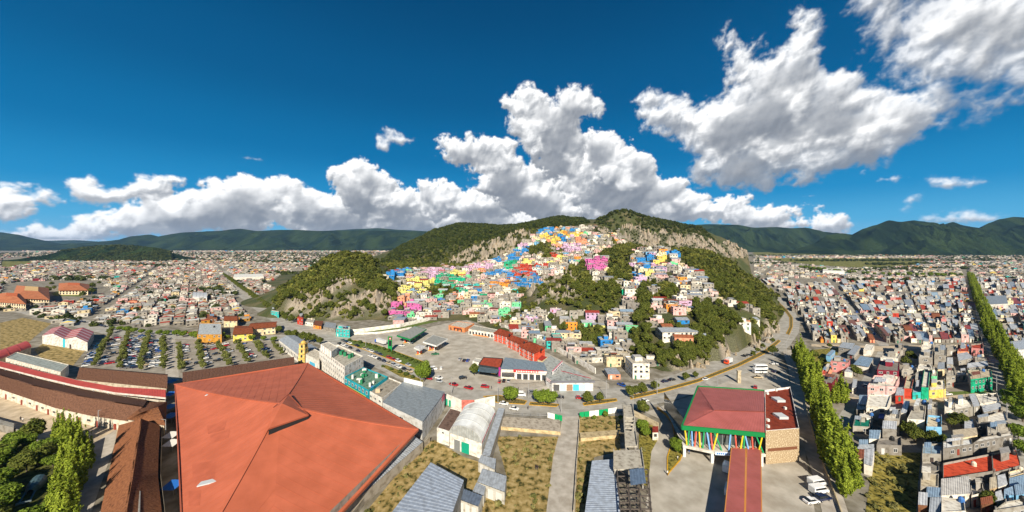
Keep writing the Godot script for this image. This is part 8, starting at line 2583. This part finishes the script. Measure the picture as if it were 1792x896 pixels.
func make_street() -> void:
	var r := RandomNumberGenerator.new()
	r.seed = 17
	var jit := func(p: Vector3, d: float) -> Vector3: return p + Vector3(r.randf_range(-d, d), 0, r.randf_range(-d, d))
	# poplars between terminal and town: two close rows
	for p in along([1398, 634, 1412, 676, 1426, 722, 1444, 776, 1468, 838, 1500, 910], 7.4):
		tree("poplar", jit.call(p, 1.3), r.randf_range(12, 24), "poplar_tree", "bright green poplar in the dense row beside the bus terminal", "poplars beside the terminal", "tree", r.randf_range(0.95, 1.3))
	for p in along([1410, 640, 1428, 690, 1452, 760, 1480, 820, 1512, 890], 9.0):
		tree("poplar", jit.call(p, 1.2), r.randf_range(11, 17), "poplar_tree", "bright green poplar on the town side of the terminal row", "poplars beside the terminal", "tree", r.randf_range(1.1, 1.4))
	for p in [[1472, 704, 15], [1462, 706, 11], [1404, 632, 13]]:
		tree("poplar", G(p[0], p[1]), p[2], "poplar_tree", "bright green poplar standing apart near the walled garden" if p[0] > 1450 else "bright green poplar near the ring road bend", "poplars beside the terminal", "tree", 1.3)
	# double row along the far street
	for row in [[1696, 484, 1704, 512, 1716, 546, 1732, 590, 1756, 640, 1782, 700, 1806, 750], [1701, 486, 1712, 516, 1727, 552, 1746, 594, 1774, 648, 1806, 712]]:
		for p in along(row, 9.6):
			tree("poplar", jit.call(p, 1.0), r.randf_range(11, 16), "avenue_poplar", "green poplar of the double row %s" % ("by the turquoise corner house" if to_px(p).y > 640 else "beside the pale bluish hall" if to_px(p).y > 585 else "between the sandy lane and the grey-roofed hall" if to_px(p).y > 540 else "beside the wide grey-roofed hall" if to_px(p).y > 512 else "at its far end by the pastures"), "poplars along the shaded street", "tree", r.randf_range(1.05, 1.4))
	for p in [[1770, 715, 6], [1790, 738, 7], [1782, 770, 6], [1762, 700, 5], [1796, 800, 6]]:
		tree("lush", G(p[0], p[1]), p[2], "street_tree", "yellow-green bushy tree at the verge of the shaded street", "verge trees", "tree")
	for p in along([1400, 470, 1460, 478, 1560, 484, 1640, 485, 1690, 484], 13.0):
		tree("lush", jit.call(p, 3.0), r.randf_range(8, 13), "field_tree", "green tree in the row between town and pastures", "trees edging the pastures", "tree", 0.8)
	for p in [[88, 512], [98, 507], [95, 500], [140, 520], [152, 516], [60, 532], [20, 536], [75, 528], [10, 500], [165, 505], [170, 498]]:
		tree("broad", jit.call(G(p[0], p[1]), 4.0), r.randf_range(7, 11), "campus_tree", "dark tree on the campus lawns", "campus trees", "tree")
	# poplars and wood at the lower left
	for p in [[101, 776, 13], [110, 778, 14], [121, 777, 13], [134, 778, 12], [118, 842, 19], [128, 836, 18], [140, 832, 17], [150, 822, 15], [132, 862, 18], [122, 880, 17], [108, 905, 16], [95, 915, 15], [116, 925, 17], [104, 880, 14]]:
		tree("poplar", G(p[0], p[1]), p[2], "poplar_tree", "tall bright green poplar beside the wall of the shady wood" if p[1] > 800 else "slim poplar in front of the curved tiled shed", "poplars by the wood wall", "tree", 0.95)
	for k in 70:
		var px := r.randf_range(-30, 112); var py := r.randf_range(768, 935)
		if not in_poly(Vector2(px, py), [-60, 790, 20, 776, 52, 780, 86, 800, 108, 830, 100, 940, -60, 940]): continue
		if px > 8 and px < 92 and py > 828 and py < 925: continue
		tree(["broad", "lush"][k % 2], G(px, py), r.randf_range(3.0, 7.0), "wood_tree", ["dark green tree in the shady wood behind the wall", "bright green tree in the shady wood behind the wall"][k % 2], "trees of the walled wood", "tree", r.randf_range(1.0, 1.4))
	tree("broad", G(60, 772), 9, "yard_tree", "round dark tree at the dusty yard edge", "", "tree", 0.9)
	# car park trees in rows
	var rn := -1
	for row in [[165, 642, 182, 606, 197, 580], [208, 646, 218, 610, 226, 582], [246, 650, 253, 615, 258, 586], [286, 648, 286, 592], [316, 652, 314, 602], [355, 647, 347, 602], [402, 643, 379, 602], [433, 636, 413, 602], [466, 630, 446, 602], [494, 622, 476, 602]]:
		rn += 1
		for p in along(row, 6.2):
			tree("park", jit.call(p, 0.7), r.randf_range(3.4, 5.6), "car_park_tree", "thin yellow-green tree in the %s planted row from the striped warehouse" % ORDER[rn], "trees in the car park rows", "tree", r.randf_range(0.95, 1.3))
	for p in along([196, 578, 290, 588, 400, 595, 500, 598], 9.0):
		tree("lush", jit.call(p, 1.5), r.randf_range(3.5, 6.0), "boulevard_tree", "green tree lining the boulevard before the car park", "trees along the boulevard", "tree", 1.1)
	for p in along([392, 482, 425, 508, 455, 530, 495, 556, 515, 568], 7.5):
		tree("broad", jit.call(p, 1.5), r.randf_range(5.5, 8.0), "avenue_tree", "dark green tree on the long avenue median, %s" % ("near the cliff junction" if to_px(p).y > 540 else "between town blocks" if to_px(p).y > 505 else "by the long white depot"), "trees on the avenue median", "tree")
	for p in [[505, 592, 7], [516, 594, 8], [530, 598, 8], [540, 600, 8], [560, 603, 6], [548, 600, 7], [488, 584, 7], [476, 582, 6]]:
		tree("broad", G(p[0], p[1]), p[2], "corner_tree", "dark round tree beside the long white hall", "trees by the long hall", "tree")
	# planted strip of the filling station
	for p in along([612, 597, 640, 603, 680, 616, 720, 631, 744, 643], 5.2):
		tree("shrub", jit.call(p, 0.5) + Vector3(0, 0.16, 0), r.randf_range(1.4, 2.6), "clipped_shrub", "small clipped shrub on the lawn strip before the filling station", "shrubs on the lawn strip", "shrub")
	for p in [[742, 668, 11], [733, 662, 7], [748, 664, 6]]:
		tree("lush", G(p[0], p[1]), p[2], "plaza_tree", "tall yellow-green tree at the plaza corner", "plaza corner trees", "tree", 0.75)
	for p in along([670, 643, 700, 653, 734, 667], 6.0):
		tree("shrub", p + Vector3(0, 0.16, 0), r.randf_range(1.5, 3.0), "verge_shrub", "loose shrub on the verge behind the office blocks", "verge shrubs", "shrub")
	# street trees of the ring road
	tree("lush", G(893.5, 704), 7.6, "ball_tree", "single round bright green tree on the ring road median", "", "tree", 1.05)
	tree("lush", G(946, 707), 6.4, "ball_tree", "wide bright green tree touching its twin on the median", "twin median trees", "tree", 1.1)
	tree("lush", G(963, 708), 6.4, "ball_tree", "wide bright green tree touching its twin on the median", "twin median trees", "tree", 1.1)
	tree("broad", G(830.5, 657), 7.0, "ball_tree", "dark round tree beside the corner shop", "", "tree")
	for p in [[1028, 706, 6], [1050, 704, 5], [1103, 696, 6], [1113, 692, 5], [1124, 690, 6], [1146, 683, 5], [1200, 667, 5], [1217, 662, 4], [1125, 727, 7], [1352, 622, 7], [1326, 618, 4], [1335, 610, 4], [1318, 624, 4], [1352, 600, 4]]:
		tree("broad", G(p[0], p[1]), p[2], "median_tree", "dark leafy tree on the ring road verge", "trees of the ring road", "tree")
	for p in [[1124, 756, 5], [1130, 765, 4], [1184, 792, 5], [1189, 780, 4], [1086, 735, 2], [1060, 730, 2.5], [1040, 735, 2]]:
		tree("lush", G(p[0], p[1]), p[2], "garden_tree", "leafy shrub in the strip beside the terminal drive", "plants beside the terminal drive", "shrub")
	for p in [[1594, 768, 7], [1602, 774, 6], [1630, 780, 6], [1642, 776, 5], [1555, 770, 3], [1672, 742, 5], [1682, 748, 6], [1665, 748, 4], [1594, 632, 7], [1585, 640, 6], [1640, 638, 4], [1500, 660, 6], [1492, 652, 5], [1505, 645, 4], [1576, 690, 3], [1440, 640, 5], [1432, 650, 6], [1452, 610, 4], [1424, 628, 6], [1712, 770, 2], [1728, 890, 5], [1734, 884, 4]]:
		tree("broad", G(p[0], p[1]), p[2], "yard_tree", ("tall" if p[2] > 5 else "low") + " dark tree in a back yard " + ("beside the overgrown plot" if p[1] > 760 else "of the corner block" if p[1] > 700 else "near the walled garden" if p[0] < 1520 else "between flat-roofed houses"), "back yard trees", "tree")
	# tufts on the dry plots
	var tufts := []
	for k in 4200:
		var px := r.randf_range(600, 1660); var py := r.randf_range(728, 940)
		var q := Vector2(px, py)
		var d := 0.0
		if in_poly(q, [868, 760, 978, 764, 972, 810, 880, 806, 872, 790]): d = 0.75
		elif in_poly(q, [882, 810, 970, 812, 950, 940, 850, 940, 850, 880, 888, 850]): d = 0.16
		elif in_poly(q, [640, 896, 742, 776, 800, 800, 790, 806, 752, 806, 690, 880, 660, 940]): d = 0.5
		elif in_poly(q, [1015, 730, 1084, 726, 1084, 750, 1015, 755]): d = 0.8
		elif in_poly(q, [1014, 765, 1034, 768, 1030, 850, 1014, 900, 1008, 900]): d = 0.8
		elif in_poly(q, [1528, 794, 1610, 794, 1600, 940, 1508, 940]): d = 0.85
		elif in_poly(q, [1116, 736, 1150, 750, 1138, 800, 1120, 800]): d = 0.2
		if r.randf() < d: tufts.append([G(px, py), r.randf_range(0.3, 0.8) if r.randf() < 0.7 else r.randf_range(0.8, 1.9)])
	wood("weeds", "dry weeds and low bushes scattered over the vacant plots", tufts, Color(0.12, 0.125, 0.032), Color(0.33, 0.29, 0.11))
	# poles and lamps
	for p in [[871.5, 708, 12], [925, 697, 8], [1000, 681, 8], [1061, 697, 9], [1150, 690, 8], [1108, 724, 8], [982, 722, 8], [1172, 728, 8], [736, 690, 8], [1256, 686, 8], [1446, 700, 9], [1552, 702, 8], [1652, 700, 8], [1744, 686, 9], [1762, 742, 9], [1718, 608, 8], [152, 690, 7], [172, 752, 8], [290, 770, 8], [304, 620, 8], [640, 606, 8], [790, 690, 9], [1376, 620, 9], [600, 588, 8], [700, 575, 8], [1340, 618, 8]]:
		pole(G(p[0], p[1]), p[2], r)
	wire([[871.5, 708, 12], [925, 697, 8], [1000, 681, 8], [1061, 697, 9], [1150, 690, 8]])
	wire([[1552, 702, 8], [1652, 700, 8], [1744, 686, 9], [1762, 742, 9]])
	# people
	var n := 0
	for p in [[1197, 797, "red"], [1200, 793, "white"], [1210, 789, "red"], [1206, 795, "blue"], [1186, 806, "white"], [938, 822, "dark"], [941, 823, "dark"], [924, 717, "dark"], [926, 690, "white"], [907, 683, "dark"], [1034, 684, "blue"], [860, 681, "dark"], [40, 738, "white"], [36, 736, "dark"], [204, 780, "dark"], [816, 664, "dark"], [1168, 832, "white"]]:
		person(G(p[0], p[1]), p[2], r)
	# weathered blue metal hull lying in the wood
	var hp := G(56, 862)
	var hull := thing("metal_hull", "weathered blue-grey metal hull with open frame end lying among trees", "wreck", hp)
	var dir := (G(76, 824) - G(34, 884)).normalized()
	var sd := Vector3(-dir.z, 0, dir.x)
	var hb := MB.new()
	var rings := [[-1.5, 0.7, 1.3], [0.5, 1.5, 1.9], [3.5, 1.9, 2.2], [6.0, 1.7, 2.2], [7.0, 1.2, 1.7]]
	for i in rings.size() - 1:
		for k in 7:
			var f := func(g: Array, kk: int) -> Vector3:
				var a := PI * kk / 7.0
				return hp + dir * g[0] + sd * cos(a) * g[1] + Vector3(0, 0.4 + sin(a) * g[2], 0)
			hb.quad(f.call(rings[i], k), f.call(rings[i], k + 1), f.call(rings[i + 1], k + 1), f.call(rings[i + 1], k), srgb(86, 112, 122))
	part("shell", hb, mat("worn_metal", grey(1.0), 0.45, TEX.blot, 5.0, 0.3), hull)
	for s in [-1, 1]:
		var b := MB.new()
		b.bar(hp + dir * -1.2 + sd * 0.9 * s + Vector3(0, 1.0, 0), hp + dir * -6.2 + sd * 1.0 * s + Vector3(0, 0.5, 0), 0.3, srgb(96, 120, 130))
		part("frame_arm", b, M.worn_metal, hull)
	var eb := MB.new()
	eb.bar(hp + dir * -6.2 + sd * 1.3 + Vector3(0, 0.5, 0), hp + dir * -6.2 - sd * 1.5 + Vector3(0, 0.5, 0), 0.5, srgb(140, 156, 164))
	part("end_beam", eb, M.worn_metal, hull)
	# walls on the left
	long_wall("wood_wall", "grey wall between the walled wood and the concrete lane", [162, 776, 148, 830, 130, 880, 112, 940], 2.6, srgb(120, 120, 122), 0.3)
	long_wall("wood_wall", "grey wall between the dusty yard and the wood", [-40, 740, 10, 752, 40, 764, 70, 782, 108, 800], 2.0, srgb(150, 146, 138), 0.3)
	var gh := flat_block("yard_shed", "grey shed at the wood's edge beside the dusty yard", "shed", [-30, 736, 24, 748, 25, 741, -30, 726], 3.0, srgb(140, 136, 128), srgb(150, 148, 142), 0.0)

func pole(at: Vector3, h: float, r: RandomNumberGenerator) -> void:
	var o := thing("street_pole", "slim concrete pole with lamp arm beside the road" if h < 8.5 else "tall concrete power pole with crossbar", "pole", at, "poles along the streets")
	var b := MB.new()
	b.tube(at, at + Vector3(0, h, 0), 0.16, 0.1, 6, grey(0.32))
	part("mast", b, mat("pole_paint", grey(1.0), 0.8), o)
	var a := MB.new()
	if h < 8.5: a.bar(at + Vector3(0, h - 0.1, 0), at + Vector3(1.6 * (1 if r.randf() < 0.5 else -1), h + 0.3, 0.3), 0.1, grey(0.3))
	else: a.bar(at + Vector3(-1.1, h - 0.6, 0), at + Vector3(1.1, h - 0.6, 0), 0.12, grey(0.2))
	part("arm", a, mat("pole_paint", grey(1.0), 0.8), o)

func wire(list: Array) -> void:
	var o := thing("power_line", "thin dark power line sagging between roadside poles", "cable", G(list[0][0], list[0][1]), "power lines")
	for s in [-1.0, 1.0]:
		var b := MB.new()
		for i in list.size() - 1:
			var a := G(list[i][0], list[i][1]) + Vector3(s, list[i][2] - 0.5, 0); var c := G(list[i + 1][0], list[i + 1][1]) + Vector3(s, list[i + 1][2] - 0.5, 0)
			for k in 6:
				var t0 := k / 6.0; var t1 := (k + 1) / 6.0
				b.bar(a.lerp(c, t0) - Vector3(0, sin(t0 * PI) * 0.9, 0), a.lerp(c, t1) - Vector3(0, sin(t1 * PI) * 0.9, 0), 0.05, grey(0.03))
		part("cable", b, mat("cable_black", grey(1.0), 0.7), o)

func person(at: Vector3, top: String, r: RandomNumberGenerator) -> void:
	var c: Color = {"red": srgb(190, 50, 50), "white": srgb(220, 220, 215), "blue": srgb(50, 90, 170), "dark": srgb(40, 42, 48)}[top]
	var leg := srgb(44, 50, 70)
	var skin := srgb(150, 104, 78)
	var b := MB.new()
	var st := r.randf_range(0.08, 0.2)
	for s in [-1, 1]:
		b.tube(Vector3(s * 0.1, 0.05, st * s), Vector3(s * 0.1, 0.45, st * s * 0.6), 0.06, 0.075, 6, leg)
		b.tube(Vector3(s * 0.1, 0.45, st * s * 0.6), Vector3(s * 0.09, 0.88, 0), 0.075, 0.1, 6, leg)
		b.tube(Vector3(s * 0.1, 0.04, st * s + 0.12), Vector3(s * 0.1, 0.06, st * s - 0.06), 0.05, 0.05, 6, grey(0.05))
		b.tube(Vector3(s * 0.2, 1.4, 0), Vector3(s * 0.26, 1.12, -0.03 * s), 0.06, 0.05, 6, c)
		b.tube(Vector3(s * 0.26, 1.12, -0.03 * s), Vector3(s * 0.24, 0.86, 0.08), 0.045, 0.035, 6, skin)
	b.lathe(Vector3.ZERO, [Vector2(0.0, 0.82), Vector2(0.17, 0.84), Vector2(0.16, 1.05), Vector2(0.2, 1.35), Vector2(0.16, 1.45), Vector2(0.06, 1.48), Vector2(0.055, 1.54)], 8, c)
	b.lathe(Vector3.ZERO, [Vector2(0.05, 1.5), Vector2(0.085, 1.56), Vector2(0.1, 1.64)], 8, skin)
	b.lathe(Vector3.ZERO, [Vector2(0.1, 1.64), Vector2(0.105, 1.68), Vector2(0.08, 1.75), Vector2(0.0, 1.78)], 8, srgb(26, 20, 18))
	var o := MeshInstance3D.new()
	o.name = numbered("person")
	o.mesh = b.mesh()
	o.material_override = mat("person_cloth", grey(1.0), 0.9)
	add_child(o)
	o.transform = Transform3D(Basis(Vector3.UP, r.randf() * TAU), at + Vector3(0, 0.06, 0))
	tag(o, "person in a %s top walking in the open" % top, "person", "people walking")


func _ready() -> void:
	var t0 := Time.get_ticks_msec()
	rng.seed = 1
	make_air()
	print("sky ", Time.get_ticks_msec() - t0)
	make_land()
	print("land ", Time.get_ticks_msec() - t0)
	house_mats()
	make_tree_kinds()
	make_roads()
	print("kinds ", Time.get_ticks_msec() - t0)
	make_hillside()
	print("hillside ", Time.get_ticks_msec() - t0)
	make_town()
	print("town ", Time.get_ticks_msec() - t0)
	make_market()
	make_centre()
	make_south()
	print("built ", Time.get_ticks_msec() - t0)
	make_vehicles()
	make_street()
	print("street ", Time.get_ticks_msec() - t0)
